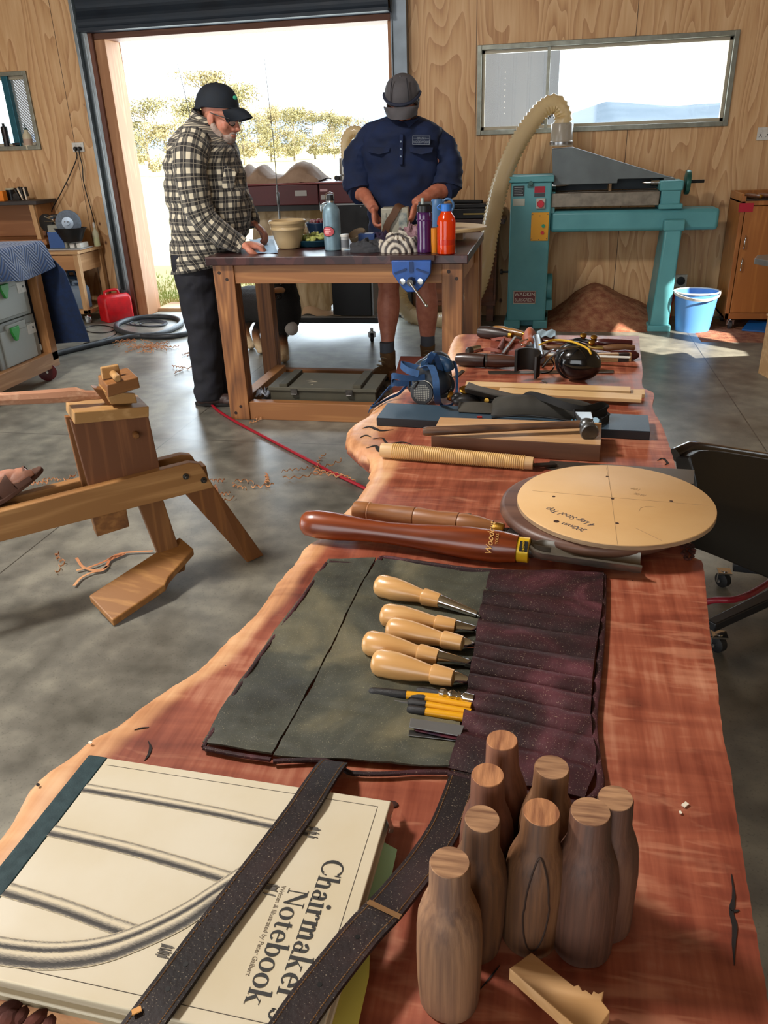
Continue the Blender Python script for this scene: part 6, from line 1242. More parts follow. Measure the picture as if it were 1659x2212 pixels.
m.add(vs,fs);m.uv=sap
red,nt,b=nodes('redgum_slab');b.inputs['Roughness'].default_value=.42
tc=N(nt,'ShaderNodeTexCoord')
def nz(sc,s,d,w=0.):
    mp=N(nt,'ShaderNodeMapping');mp.inputs['Scale'].default_value=sc;L(nt,tc.outputs['Object'],mp.inputs[0]);n=N(nt,'ShaderNodeTexNoise');n.inputs['Scale'].default_value=s;n.inputs['Detail'].default_value=d;n.inputs['Distortion'].default_value=w;L(nt,mp.outputs[0],n.inputs[0]);return n.outputs[0]
def mth(op,a,bv):
    n=N(nt,'ShaderNodeMath',operation=op)
    for i,q in enumerate((a,bv)):
        if isinstance(q,(int,float)): n.inputs[i].default_value=q
        else:L(nt,q,n.inputs[i])
    return n.outputs[0]
g1=nz((1,.10,1),70,6);g2=nz((.16,1,.16),34,4,.6);g3=nz((1,1,1),4.5,4,.3);g4=nz((1,.05,1),260,3)
k=mth('ADD',mth('MULTIPLY',g1,.30),mth('ADD',mth('MULTIPLY',g2,.34),mth('ADD',mth('MULTIPLY',g3,.36),mth('MULTIPLY',g4,.12))))
r=ramp(nt,[(.40,'5a271c'),(.50,'7b3b2a'),(.60,'98523b'),(.72,'bb8064')]);L(nt,k,r.inputs[0])
r2=ramp(nt,[(.40,'a06a45'),(.55,'c48e62'),(.72,'d9ac80')]);L(nt,k,r2.inputs[0])
at=N(nt,'ShaderNodeAttribute',attribute_name='sap');mx=N(nt,'ShaderNodeMixRGB');sm=N(nt,'ShaderNodeMapRange');sm.interpolation_type='SMOOTHSTEP';L(nt,mth('ADD',at.outputs['Fac'],mth('MULTIPLY',mth('SUBTRACT',g3,.5),.5)),sm.inputs[0]);sm.inputs['From Min'].default_value=.25;sm.inputs['From Max'].default_value=.7
L(nt,sm.outputs[0],mx.inputs[0]);L(nt,r.outputs[0],mx.inputs[1]);L(nt,r2.outputs[0],mx.inputs[2])
fl=nz((.22,1,.22),60,3,.8);fm=nz((1,1,1),7,3,.2);fk=N(nt,'ShaderNodeMapRange');fk.interpolation_type='SMOOTHSTEP';L(nt,mth('ADD',mth('MULTIPLY',fl,.7),mth('MULTIPLY',fm,.45)),fk.inputs[0]);fk.inputs['From Min'].default_value=.60;fk.inputs['From Max'].default_value=.74;mxf=N(nt,'ShaderNodeMixRGB');L(nt,mth('MULTIPLY',fk.outputs[0],.34),mxf.inputs[0]);L(nt,mx.outputs[0],mxf.inputs[1]);mxf.inputs[2].default_value=rgb('cf9474');mx=mxf
# small dark pits
vo=N(nt,'ShaderNodeTexVoronoi');vo.inputs['Scale'].default_value=38;L(nt,tc.outputs['Object'],vo.inputs[0]);pit=mth('MULTIPLY',mth('LESS_THAN',vo.outputs[0],.035),mth('GREATER_THAN',g3,.55));mx2=N(nt,'ShaderNodeMixRGB');L(nt,pit,mx2.inputs[0]);L(nt,mx.outputs[0],mx2.inputs[1]);mx2.inputs[2].default_value=rgb('24100c')
L(nt,mx2.outputs[0],b.inputs['Base Color']);L(nt,mth('MULTIPLY_ADD' if 0 else 'ADD',mth('MULTIPLY',g1,.25),.3),b.inputs['Roughness']);bump(nt,b,g1,.12,.001)
t=thing('slab_bench','long red live-edge hardwood slab laid out as a tool bench','slab',(-.05,1.2,0))
part('slab_top',m,red,t,angle=50)
ck=mat('check_dark','140a08',.8)
def crack(pp,w,par=t,nm='surface_check'):
    P=ctr([sp(x,y,.0006) for x,y in pp],5);n=len(P);tp_=[max(.1,math.sin(PI*(i+.5)/n)*(.7+.6*abs(NZ.noise(P[i]*90)))) for i in range(n)];m=M();m.ribbon(P,w,.0006,side=None,taper=tp_);return part(nm,m,ck,par,smooth=False)
crack([(1580,1888),(1585,1935),(1580,1970),(1587,2000),(1585,2040),(1586,2085)],.0045);crack([(1575,1962),(1585,1968),(1597,1966)],.003)
crack([(320,1600),(325,1615),(320,1632),(312,1643)],.0035);crack([(290,1577),(305,1573),(322,1571)],.0022);crack([(1035,2140),(1060,2110),(1080,2085)],.0014)
crack([(783,925),(800,922),(822,930),(850,928)],.010);crack([(805,948),(826,946),(838,958),(870,955),(895,962)],.006);crack([(778,945),(790,940),(802,944)],.006);crack([(1420,995),(1432,990),(1442,1000),(1436,1004)],.006)
crack([(790,968),(812,963),(820,975),(842,972)],.009);crack([(80,1692),(84,1698)],.003)
R=random.Random(4);m=M()
for i in range(26):
    p=sp(1488+R.uniform(-14,10),1183+R.uniform(-8,26),.001);m.ell(p,(R.uniform(.002,.005),R.uniform(.002,.005),R.uniform(.001,.003)),Mx.Rotation(R.uniform(0,3),3,'Z'),6,4)
part('bark_inclusion',m,mat('bark_dark','2c130e',.9,c2='5c2c22',ns=60),t)
kn=sp(846,1737,.001);part('knot',M().ell(kn,(.006,.004,.0012)),mat('knot_dark','3a1c14',.8,bs=.6),t)
# trestles
dk=mat('trestle_dark','1c1a19',.6)
for y in(.45,2.05):
    part('trestle_beam',M().box(-.36 if y<1 else -.22,y-.04,Z0-TH-.09,.14,y+.04,Z0-TH-.001),dk,t,smooth=False)
    for x in((-.30 if y<1 else -.18),.10):
        for s in(-1,1): part('trestle_leg',M().beam((x,y+s*.02,Z0-TH-.05),(x*1.0,y+s*.24,0),.05,.035),dk,t,smooth=False)
# ================================================================ BOOK
ZB=.947;A_=G(205,1633,ZB);B_=G(845,1730,ZB);bu=(B_-A_);bu.z=0;bu.normalize();br=V(bu.y,-bu.x,0);TB=basis(V(B_.x,B_.y,0),br,bu)   # local x = reading direction, y = up the page
LW,LH=.2065,.2845
t=thing('hardcover_book','large cream hardcover book with pencil chair drawing, dark green spine and straps across it','book',V(B_.x,B_.y,Z0))
cream=mat('cover_cream','d2c9b4',.55,c2='c6b899',ns=7,bs=.03);pg=mat('page_edge','b9ab94',.8,c2='9f927c',ns=8,stretch=(1,1,40))
part('cover_front',M(TB).box(0,-.2668,ZB-.0028,LW,0,ZB),cream,t,bevel=.001)
part('spine_cloth',M(TB).box(-.0005,-LH,ZB-.003,LW+.0005,-.2668,ZB+.0003).box(-.0005,-LH-.0015,Z0+.0015,LW+.0005,-LH+.0015,ZB),mat('spine_green','11343a',.7,c2='0e2c32',ns=120,bs=.2),t,bevel=.0008)
part('page_block',M(TB).box(.003,-LH+.004,Z0+.012,LW-.004,-.004,ZB-.0028),pg,t,smooth=False)
part('cover_back',M(TB).box(0,-LH,Z0+.0085,LW,0,Z0+.012),cream,t,bevel=.001)
t2=thing('brochure_stack','buff stack of papers lying under the cream book','papers',V(B_.x-.1,B_.y-.1,Z0));part('paper_stack',M(TB).box(.004,-LH+.002,Z0+.0006,LW-.002,-.008,Z0+.0083),mat('buff_paper','8f7f64',.8,c2='9c8c70',ns=8,stretch=(1,1,40)),t2,smooth=False)
# border lines on the cover
m=M(TB);e=.00035
def ln(x0,y0,x1,y1,w=.0005): m.box(min(x0,x1)-w/2,min(y0,y1)-w/2,ZB,max(x0,x1)+w/2,max(y0,y1)+w/2,ZB+.00015)
ln(.0084,-.0097,.0084,-.262);ln(.0084,-.0097,.1965,-.0097);ln(.1965,-.0097,.1965,-.262);part('border_line',m,mat('line_ink','4a4238',.8),t,smooth=False)
pen,nt,b=nodes('pencil_shading');b.inputs['Roughness'].default_value=.8
at=N(nt,'ShaderNodeAttribute',attribute_name='pl');sp_=N(nt,'ShaderNodeSeparateXYZ');L(nt,at.outputs['Vector'],sp_.inputs[0]);mp=N(nt,'ShaderNodeMapping');mp.inputs['Scale'].default_value=(60,900,1);L(nt,at.outputs['Vector'],mp.inputs[0])
nn=N(nt,'ShaderNodeTexNoise');nn.inputs['Scale'].default_value=4;nn.inputs['Detail'].default_value=5;L(nt,mp.outputs[0],nn.inputs[0])
r=ramp(nt,[(.0,'cdbf9f'),(.05,'9d9484'),(.10,'6f685e'),(.16,'a89f8c'),(.3,'d6cab0'),(.42,'d0c4aa'),(.55,'8d8679'),(.7,'3a3735'),(.86,'4a4744'),(.95,'8d8678'),(1.,'cdbf9f')])
a2=N(nt,'ShaderNodeMath',operation='MULTIPLY_ADD');L(nt,nn.outputs[0],a2.inputs[0]);a2.inputs[1].default_value=.34;a3=N(nt,'ShaderNodeMath',operation='SUBTRACT');L(nt,sp_.outputs[2],a3.inputs[0]);a3.inputs[1].default_value=.17;L(nt,a3.outputs[0],a2.inputs[2]);L(nt,a2.outputs[0],r.inputs[0]);L(nt,r.outputs[0],b.inputs['Base Color'])
def pencil(pts,w,dz=.0003,wf=None):
    """flat drawn stroke; z of attribute runs across the width (shading of the drawn rod)"""
    m=M(TB);m.pl=[];P=ctr([(x,y,0) for x,y in pts],10);n=len(P);vs=[]
    for i,p in enumerate(P):
        d=(P[min(i+1,n-1)]-P[max(i-1,0)]).normalized();s=V(d.y,-d.x,0)*(1 if d.y>0 else 1)
        ww=w*(wf(i/(n-1)) if wf else 1)
        for k in range(5): q=p+s*ww*(k/4-.5);vs.append((q.x,q.y,ZB+dz));m.pl.append((i*.004,q.x,k/4))
    m.add(vs,[(i*5+k,i*5+k+1,(i+1)*5+k+1,(i+1)*5+k) for i in range(n-1) for k in range(4)]);return part('pencil_rung',m,pen,t,smooth=False)
pencil([(.0376,-.2668),(.0385,-.20),(.0405,-.14),(.0435,-.09),(.0448,-.058)],.0105)
pencil([(.0856,-.2668),(.0890,-.20),(.0950,-.14),(.0997,-.1025),(.1020,-.075)],.012)
pencil([(.1428,-.2668),(.1475,-.215),(.1530,-.175),(.1556,-.1525)],.0125)
pencil([(.190,-.2668),(.1895,-.235),(.186,-.20),(.1765,-.170),(.1620,-.148),(.1400,-.124),(.1170,-.108),(.098,-.094),(.075,-.080)],.017,.0005)
pencil([(.183,-.2668),(.182,-.235),(.178,-.202),(.168,-.172),(.153,-.149),(.131,-.126),(.110,-.110),(.085,-.092)],.009,.0006)
pm_=mat('graphite','4a4642',.8,c2='6e685e',ns=120)
m=M(TB);RR=random.Random(8)
for cx,cy in((.0448,-.0545),(.1025,-.0690),(.1640,-.1240)):
    for i in range(9):
        o_=RR.uniform(-.005,.005);l=RR.uniform(.004,.009);m.box(cx+o_,cy-l*.5,ZB,cx+o_+.0009,cy+l*.5,ZB+.0004+.00002*i)
    for s in(-.004,.0,.004): m.beam((cx+s,cy-.005,ZB+.0004),(cx+s+.001,cy+.0055,ZB+.0004),.0007,.0003)
    part('pencil_tenon',m,pm_,t,smooth=False);m=M(TB)
# serif lettering -----------------------------------------------------------
class Ser:
    def __init__(s,T,z): s.m=M(T);s.z=z;s.k=0
    def poly(s,pts): s.m.add([(x,y,s.z+.00002*(s.k%5)) for x,y in pts],[tuple(range(len(pts)))]);s.k+=1
    def rect(s,x0,y0,x1,y1): s.poly([(x0,y0),(x1,y0),(x1,y1),(x0,y1)])
    def ring(s,cx,cy,rx,ry,T,t,a0,a1,n=18):
        for i in range(n):
            p=[]
            for a in(a0+(a1-a0)*i/n,a0+(a1-a0)*(i+1)/n): p.append(math.radians(a))
            o=[(cx+rx*math.cos(a),cy+ry*math.sin(a)) for a in p];q=[(cx+(rx-T)*math.cos(a),cy+(ry-t)*math.sin(a)) for a in p]
            s.poly([o[0],o[1],q[1],q[0]])
    def stem(s,x,y0,y1,w,top=True,bot=True,f=.055,h=.022):
        s.rect(x,y0,x+w,y1)
        if bot:s.rect(x-f,y0,x+w+f,y0+h)
        if top:s.poly([(x-f,y1-h*1.6),(x-f,y1-h*.4),(x+w*.6,y1+.012),(x+w,y1+.012),(x+w,y1-.05)])
    def dot(s,cx,cy,r): s.poly([(cx+r*math.cos(a*PI/8),cy+r*math.sin(a*PI/8)) for a in range(16)])
    def glyph(s,c,X,S,y0):
        T,t=.115,.032
        o=s.m.T;s.m.T=o@Mx.Translation((X,y0,0))@Mx.Diagonal((S,S,1,1));w=.5
        if c=='C': s.ring(.36,.35,.34,.365,.125,.034,42,318,26);s.rect(.60,.50,.63,.71);s.poly([(.60,.5),(.63,.5),(.612,.62),(.575,.60)]);s.poly([(.605,.23),(.64,.23),(.61,.10),(.585,.12)]);w=.68
        elif c=='N': s.rect(.09,.02,.125,.68);s.rect(.56,.0,.595,.68);s.poly([(.06,.70),(.20,.70),(.60,.0),(.56,.0)]);s.poly([(.2,.70),(.23,.70),(.60,.07),(.60,0)]);s.rect(.01,.0,.21,.025);s.rect(.0,.675,.18,.70);s.rect(.48,.675,.68,.70);w=.70
        elif c=='h': s.stem(.05,0,.72,T);s.ring(.285,.30,.155,.175,.115,.04,0,165);s.stem(.325,0,.31,T,top=False);w=.51
        elif c=='b': s.stem(.05,0,.72,T,bot=False);s.ring(.265,.235,.21,.245,.115,.034,-170,170);w=.50
        elif c=='m':
            s.stem(.05,0,.46,T);s.ring(.265,.30,.135,.175,.115,.04,0,165);s.stem(.285,0,.31,T,top=False);s.ring(.505,.30,.135,.175,.115,.04,0,165);s.stem(.525,0,.31,T,top=False);w=.71
        elif c=='r': s.stem(.05,0,.46,T);s.ring(.28,.30,.14,.175,.10,.045,60,165);s.dot(.335,.405,.05);w=.40
        elif c=='i': s.stem(.05,0,.46,T);s.dot(.105,.64,.075);w=.235
        elif c=='k': s.stem(.05,0,.72,T);s.poly([(.15,.19),(.16,.25),(.36,.45),(.40,.45)]);s.rect(.30,.435,.47,.457);s.poly([(.19,.24),(.27,.30),(.46,.0),(.33,.0)]);s.rect(.29,0,.52,.022);w=.53
        elif c=='e': s.ring(.24,.235,.215,.245,.115,.034,0,320);s.rect(.10,.235,.45,.265);w=.47
        elif c=='o': s.ring(.25,.235,.235,.245,.12,.034,0,360,26);w=.51
        elif c=='a': s.rect(.255,.06,.365,.34);s.ring(.22,.31,.145,.165,.11,.036,0,160);s.dot(.12,.37,.05);s.ring(.20,.135,.18,.14,.11,.032,40,320);s.rect(.33,.0,.44,.05);w=.45
        elif c=='t': s.rect(.09,.08,.205,.56);s.rect(.02,.43,.31,.46);s.poly([(.02,.43),(.09,.43),(.205,.58),(.19,.58)]);s.ring(.215,.125,.125,.14,.11,.04,180,315,10);w=.33
        elif c=="'": s.dot(.09,.64,.065);s.poly([(.155,.64),(.12,.64),(.05,.50),(.07,.49)]);w=.19
        elif c=='s': s.ring(.185,.345,.145,.13,.085,.034,20,270,14);s.poly([(.12,.215),(.14,.31),(.26,.24),(.24,.14)]);s.ring(.185,.125,.155,.14,.085,.034,-170,80,14);s.rect(.30,.34,.325,.46);s.rect(.03,.02,.055,.15);w=.37
        elif c==' ': w=.25
        s.m.T=o;return w*S
def serif(txt,x0,x1,yb,z):
    s=Ser(TB,z);s2=Ser(TB,z);w=sum(s2.glyph(c,0,1,0) for c in txt);S=(x1-x0)/w;x=x0
    for c in txt: x+=s.glyph(c,x,S,yb)
    return s.m
ink=mat('title_ink','2b2a28',.6)
part('title_lettering',serif("Chairmaker's",.0675,.1945,-.0374,ZB+.0004),ink,t,smooth=False)
part('title_lettering',serif("Notebook",.0985,.1880,-.0560,ZB+.0004),ink,t,smooth=False)
part('byline_lettering',text_m("Written & Illustrated by Peter Galbert",.0050,TB@Mx.Translation((.1335,-.0606,ZB+.0002)),.0001,sx=.92),mat('byline_ink','7a6f5e',.7),t,smooth=False)
# papers sticking out
def sheet(name,pp,zz,mt,label):
    P=[G(x,y,z) for (x,y),z in zip(pp,zz)];n=len(P)
    m=M();m.prism(P,(0,0,-.0004));return solo(name,m,mt,label,'paper',smooth=False)
sheet('green_paper',[(760,1775),(795,1800),(858,1835),(846,1890),(790,1960),(700,1960),(640,1800)],[Z0+.0095]*7,mat('paper_green','a4cfa8',.7),'pale green sheet poking out from the right side of the book')
sheet('yellow_paper',[(700,1960),(785,2010),(800,2050),(797,2110),(770,2230),(700,2300),(560,2300)],[Z0+.0092]*7,mat('paper_yellow','c2b648',.7,c2='cfc86a',ns=4),'yellow-green sheet under the near right corner of the book')
sheet('lime_paper',[(700,2040),(735,2050),(715,2130),(690,2230),(600,2260)],[Z0+.0098]*5,mat('paper_lime','c2d99a',.7),'pale lime sheet lying over the yellow one at the bottom edge')
sheet('white_paper',[(640,2050),(700,2060),(680,2140),(650,2240),(560,2250)],[Z0+.0102]*5,mat('paper_white','c4c6ca',.7),'white sheet under the near end of the book, left of the lime one')
pb_=sp(846,1760,.012);solo('plastic_sleeve',M().grid(lambda u,v:G(838+9*u+3*math.sin(v*9),1733+66*v,Z0+.022-.012*u+.002*math.sin(v*14)),6,14,.0003),mat('sleeve_clear','7b7a76',.15,c2='55534f',ns=40),'crinkled clear grey plastic sleeve at the upper right corner of the book','sleeve')
# ================================================================ TOOL ROLL
wax,nt,b=nodes('waxed_canvas');b.inputs['Roughness'].default_value=.62
tc=N(nt,'ShaderNodeTexCoord')
def nzz(s,d,w=0.,sc=(1,1,1)):
    mp=N(nt,'ShaderNodeMapping');mp.inputs['Scale'].default_value=sc;L(nt,tc.outputs['Object'],mp.inputs[0]);n=N(nt,'ShaderNodeTexNoise');n.inputs['Scale'].default_value=s;n.inputs['Detail'].default_value=d;n.inputs['Distortion'].default_value=w;L(nt,mp.outputs[0],n.inputs[0]);return n.outputs[0]
a=nzz(9,5,.8);f=nzz(900,1);r=ramp(nt,[(.34,'2a2c25'),(.5,'414236'),(.66,'67614a')]);L(nt,a,r.inputs[0]);r2=ramp(nt,[(.66,'000000'),(.72,'a09878')]);L(nt,f,r2.inputs[0]);mx=N(nt,'ShaderNodeMixRGB',blend_type='ADD');mx.inputs[0].default_value=.35;L(nt,r.outputs[0],mx.inputs[1]);L(nt,r2.outputs[0],mx.inputs[2]);L(nt,mx.outputs[0],b.inputs['Base Color']);bump(nt,b,nzz(700,2),.25,.0006)
lea,nt,b=nodes('waxed_leather_brown');b.inputs['Roughness'].default_value=.6;b.inputs['Specular IOR Level'].default_value=.28
tc=N(nt,'ShaderNodeTexCoord');a=nzz(11,6,1.);f=nzz(800,1);r=ramp(nt,[(.34,'1e1113'),(.52,'37191e'),(.70,'5c323a')]);L(nt,a,r.inputs[0]);r2=ramp(nt,[(.67,'000000'),(.72,'b5a68e')]);L(nt,f,r2.inputs[0]);mx=N(nt,'ShaderNodeMixRGB',blend_type='ADD');mx.inputs[0].default_value=.35;L(nt,r.outputs[0],mx.inputs[1]);L(nt,r2.outputs[0],mx.inputs[2]);L(nt,mx.outputs[0],b.inputs['Base Color']);bump(nt,b,nzz(260,3),.35,.001)
thr=mat('stitch_tan','7d5a34',.8)
t=thing('tool_roll','open waxed canvas tool roll with dark leather pockets and long straps','tool roll',sp(900,1450))
ZR=.004
def poly_grid(left,right,n,m_,h,amp,seed,name,mt,par,bul=None,th=.0022):
    Lp=ctr([sp(x,y) for x,y in left],8);Rp=ctr([sp(x,y) for x,y in right],8)
    def smp(P,v): k=v*(len(P)-1);i=min(int(k),len(P)-2);return P[i].lerp(P[i+1],k-i)
    def fn(u,v):
        p=smp(Lp,v).lerp(smp(Rp,v),u);e=min(u,1-u,v,1-v);w=amp*(NZ.noise(Vc((p.x*16+seed,p.y*26,0)))+.7*NZ.noise(Vc((p.x*30,p.y*95+seed,0)))+.35*abs(NZ.noise(Vc((p.x*80,p.y*140+seed,0)))))
        return V(p.x,p.y,Z0+h+max(-h+.0026,w+(bul(u,v) if bul else 0)))
    return part_(name,M().grid(fn,n,m_,th),mt,par,angle=70),smp,Lp,Rp,fn
flap,_,_,_,ffl=poly_grid([(710,1215),(640,1310),(575,1400),(500,1510),(440,1614)],[(812,1216),(770,1290),(718,1400),(655,1520),(588,1640)],26,60,.0045,.0025,1,'folding_flap',wax,t)
main,_,_,_,fmn=poly_grid([(816,1216),(772,1292),(722,1400),(660,1520),(592,1642)],[(1062,1238),(1045,1330),(1025,1430),(1005,1530),(970,1668)],44,70,.0045,.0026,4,'canvas_body',wax,t)
fold=M();P=[sp(x,y,.006) for x,y in[(820,1212),(832,1206),(900,1216),(985,1228),(1062,1236),(1200,1241),(1304,1243)]];fold.tube(ctr(P,6),.0042,8);part('bound_edge',fold,lea,t)
for pp in([(705,1217),(640,1310),(575,1400),(500,1510),(440,1614)],[(440,1616),(510,1630),(585,1641)],[(590,1645),(650,1642),(700,1643),(735,1656),(760,1670),(830,1672),(900,1668),(970,1668)],[(712,1214),(760,1217),(812,1214)]):
    m=M();P=ctr([sp(x,y,.0052) for x,y in pp],8);m.tube(P,.0026,8,sq=.8);part('bound_edge',m,lea,t)
# pocket panel with one tube per tool
rows=[(1063,1240,1303,1246),(1048,1286,1300,1312),(1040,1322,1295,1352),(1033,1352,1290,1388),(1027,1402,1283,1436),(1022,1438,1278,1480),(1015,1470,1276,1514),(1010,1503,1274,1556),(1003,1545,1278,1604),(996,1590,1286,1668),(968,1668,1262,1735)]
lf=[(a,b) for a,b,_,_ in rows];rt=[(c,d) for _,_,c,d in rows];nr=len(rows)-1
def bulge(u,v):
    k=v*nr;f=k-int(min(k,nr-1e-6));i=int(min(k,nr-1e-6));hh=[.008,.011,.010,.010,.012,.012,.010,.009,.009,.006][i];return hh*math.sin(PI*f)**.7*(1-.45*u)*(1 if u>0 else 1)
pk,smp,Lp,Rp,fpk=poly_grid(lf,rt,40,120,.0055,.0016,7,'pocket_panel',lea,t,bulge,.0018)
m=M()
for i in range(1,nr):
    for k in range(34):
        u0=.01+k*.028;u1=u0+.017;m.tube([Vc(fpk(u0,i/nr))+V(0,0,.0004),Vc(fpk(u1,i/nr))+V(0,0,.0004)],.00045,4)
for k in range(150):
    v0=k/150;m.tube([Vc(fpk(.955,v0))+V(0,0,.0005),Vc(fpk(.955,v0+.0045))+V(0,0,.0005)],.0005,4)
    if k%2==0:m.tube([Vc(fpk(.98,v0))+V(0,0,.0005),Vc(fpk(.98,v0+.0045))+V(0,0,.0005)],.0005,4)
part('pocket_stitching',m,thr,t,smooth=False)
m=M()
for k in range(90):
    v0=k/90;a_=Vc(ffl(.03,v0))+V(0,0,.0006);b2=Vc(ffl(.03,v0+.006))+V(0,0,.0006);m.tube([a_,b2],.0004,4)
for k in range(44): m.tube([Vc(fmn(k/44,.975))+V(0,0,.0006),Vc(fmn(k/44+.012,.975))+V(0,0,.0006)],.0004,4)
part('edge_stitching',m,thr,t,smooth=False)
m=M();P=ctr([sp(x,y,.0055) for x,y in[(1304,1243),(1303,1310),(1298,1400),(1290,1480),(1283,1560),(1290,1640),(1296,1700),(1262,1738)]],8);m.tube(P,.0038,8,sq=.8);part('bound_edge',m,lea,t)
m=M();P=ctr([sp(x,y,.005) for x,y in[(968,1670),(1010,1680),(1080,1698),(1160,1718),(1262,1738)]],8);m.tube(P,.0028,8,sq=.8);part('bound_edge',m,lea,t)
for q in((738,1622),(752,1610)): part('rivet',M().lathe(Vc(fmn(.42,.93))+V(.004*(q[0]-738)/14,.01*(q[0]-738)/14,.0),(0,0,1),[(-.001,.0035),(.001,.003)],12),mat('rivet_old','4a332c',.5,.5),t)
# straps
lea2=lea.copy();lea2.name='strap_leather_dark'
for _n in lea2.node_tree.nodes:
    if _n.type=='VALTORGB' and _n.color_ramp.elements[0].position<.5:
        for _e,_c in zip(_n.color_ramp.elements,('150d0d','221616','33211f')): _e.color=rgb(_c)
def strap(pp,hh,w,name='strap'):
    P=ctr([G(x,y,Z0+h) for (x,y),h in zip(pp,hh)],8);m=M();side=[];n=len(P)
    for i in range(n):
        d=P[min(i+1,n-1)]-P[max(i-1,0)];side.append(V(d.y,-d.x,0))
    m.ribbon(P,w,.0035,side=side);s=part_(name,m,lea2,t,angle=60)
    m=M()
    for off in(-.38,.38):
        for i in range(0,n-1):
            for f in(.05,.55):
                a=P[i].lerp(P[i+1],f);b3=P[i].lerp(P[i+1],f+.3);sd=side[i].normalized()*w*off;m.tube([a+sd+V(0,0,.002),b3+sd+V(0,0,.002)],.0005,4)
    part('strap_stitching',m,thr,s,smooth=False);return s,P,side
s1_,P1,sd1=strap([(722,1648),(708,1664),(676,1712),(648,1755),(590,1834),(532,1912),(428,2050),(384,2112),(340,2172),(270,2268)],[.010,.020,.0305,.0305,.0305,.0305,.0305,.0305,.0305,.028],.0255)
s2_,P2,sd2=strap([(1005,1672),(985,1730),(958,1795),(915,1862),(875,1912),(832,1963),(787,2010),(722,2090),(660,2172),(600,2262)],[.004,.004,.006,.012,.022,.032,.032,.032,.032,.032],.0265)
m=M();p=G(830,1965,Z0+.0345);d=(P2[40]-P2[36]).normalized();m.ribbon([p-d*.002+V(0,0,.0005),p+d*.002+V(0,0,.0005)],.0265,.0012,side=V(d.y,-d.x,0));part('strap_join',m,thr,s2_,smooth=False)
m=M()
for P,k in((P1,52),(P1,60),(P2,50),(P2,60)): m.lathe(P[k]+V(0,0,.0016),(0,0,1),[(0,.0018),(.0004,.0018)],10)
part('strap_hole',m,black(),s1_)
# ================================================================ CHISELS
beech=wood('handle_maple','dcb37e','cb9a5f','X',2.5,.32,7,bs=.03,coat=.35)
def axis_pts(p,q,h): return sp(*p,h),sp(*q,h)
def chisel(p,q,e,r,label,kind='socket',h=.0175):
    a=sp(*p,h);b_=sp(*q,h-.001);c_=sp(*e,.010);d=(b_-a);Lh=d.length;t=thing('chisel',label,'chisel',a.lerp(b_,.5)-V(0,0,h),'maple handled chisels in the tool roll')
    pr=[(0,.25),(.012,.62),(.04,.86),(.10,1.),(.3,1.),(.5,.84),(.68,.62),(.735,.58),(.75,.72),(.78,.74),(.93,.66),(1.,.60)]
    part('handle',M().lathe(a,d,[(k*Lh,r*x) for k,x in pr],28),beech,t);
    s=c_-b_;Ls=s.length;dd=s.normalized()
    sk=M().lathe(b_-dd*.001,dd,[(0,r*.56),(.003,r*.55),(min(.05,Ls)*.8,r*.33),(min(.05,Ls),r*.27)],18);part('socket',sk,chrome(),t)
    if kind=='blade':
        side=dd.cross(V(0,0,1)).normalized();m=M();m.tube([b_+dd*.045,b_+s*.75,b_+s*.93],[.0036,.0028,.0024],8);m.prism([b_+s*.90-side*.0025,b_+s*.94-side*.0055,c_-side*.0055,c_+side*.0055,b_+s*.94+side*.0055,b_+s*.90+side*.0025],(0,0,.0025));part('blade',m,steel(),t,bevel=.0005)
    else: part('blade',M().beam(b_+dd*min(.04,Ls*.8),c_+dd*.03-V(0,0,.003),.011,.004),steel(),t,smooth=False)
    return t
def c_end(x,y): return (x,y)
chisel((812,1262),(951,1298),(1041,1331),.0145,'farthest maple handled chisel, its slim steel shank fully exposed','blade')
chisel((823,1327),(984,1354),(1036,1361),.0145,'second chisel from the far end of the roll')
chisel((836,1356),(999,1390),(1030,1396),.0140,'middle chisel of the five in the tool roll')
chisel((786,1386),(947,1420),(1019,1433),.0145,'fourth chisel, whose maple butt sticks out farthest left')
chisel((805,1428),(979,1465),(1018,1472),.0150,'nearest chisel of the five in the tool roll')
yl=mat('pen_yellow','d99a12',.35);bk=mat('pen_black','141416',.4,c2='1f1f22',ns=300,bs=.5)
for (p,q,lb) in(((797,1494),(1003,1513),'longest yellow and black pencil, farthest left of the bundle'),((880,1503),(1003,1524),'yellow pencil with black grip just under the longest one'),((882,1517),(1003,1538),'middle yellow pencil of the lower three'),((880,1532),(1002,1550),'nearest yellow pencil with black grip')):
    a=sp(*p,.007);b_=sp(*q,.010);d=(b_-a);Ld=d.length;t=thing('mechanical_pencil',lb,'pencil',a-V(0,0,.007),'yellow pencils in the tool roll');gl_=.32 if p[0]<850 else .30
    gl_=.40 if p[0]<850 else .33
    part('barrel',M().lathe(a+d*gl_*.6,d,[(0,.0044),(Ld*(1-gl_*.6)*1.15,.0044)],12),yl,t);part('grip',M().lathe(a,d,[(0,.0028),(.002,.0046),(.006,.0050),(Ld*gl_-.002,.0050),(Ld*gl_,.0046)],14),bk,t)
t=thing('black_pen','black pen tucked between the silver tool and the yellow pencils','pen',sp(905,1497,0));a=sp(900,1492,.009);b_=sp(1000,1508,.010);part('pen_body',M().lathe(a,b_-a,[(0,.003),(.003,.0048),((b_-a).length,.0048)],12),bk,t);part('pen_tip',M().lathe(sp(852,1514,.006),sp(885,1519,.006)-sp(852,1514,.006),[(0,.0012),(.02,.0022)],8),dsteel(),t)
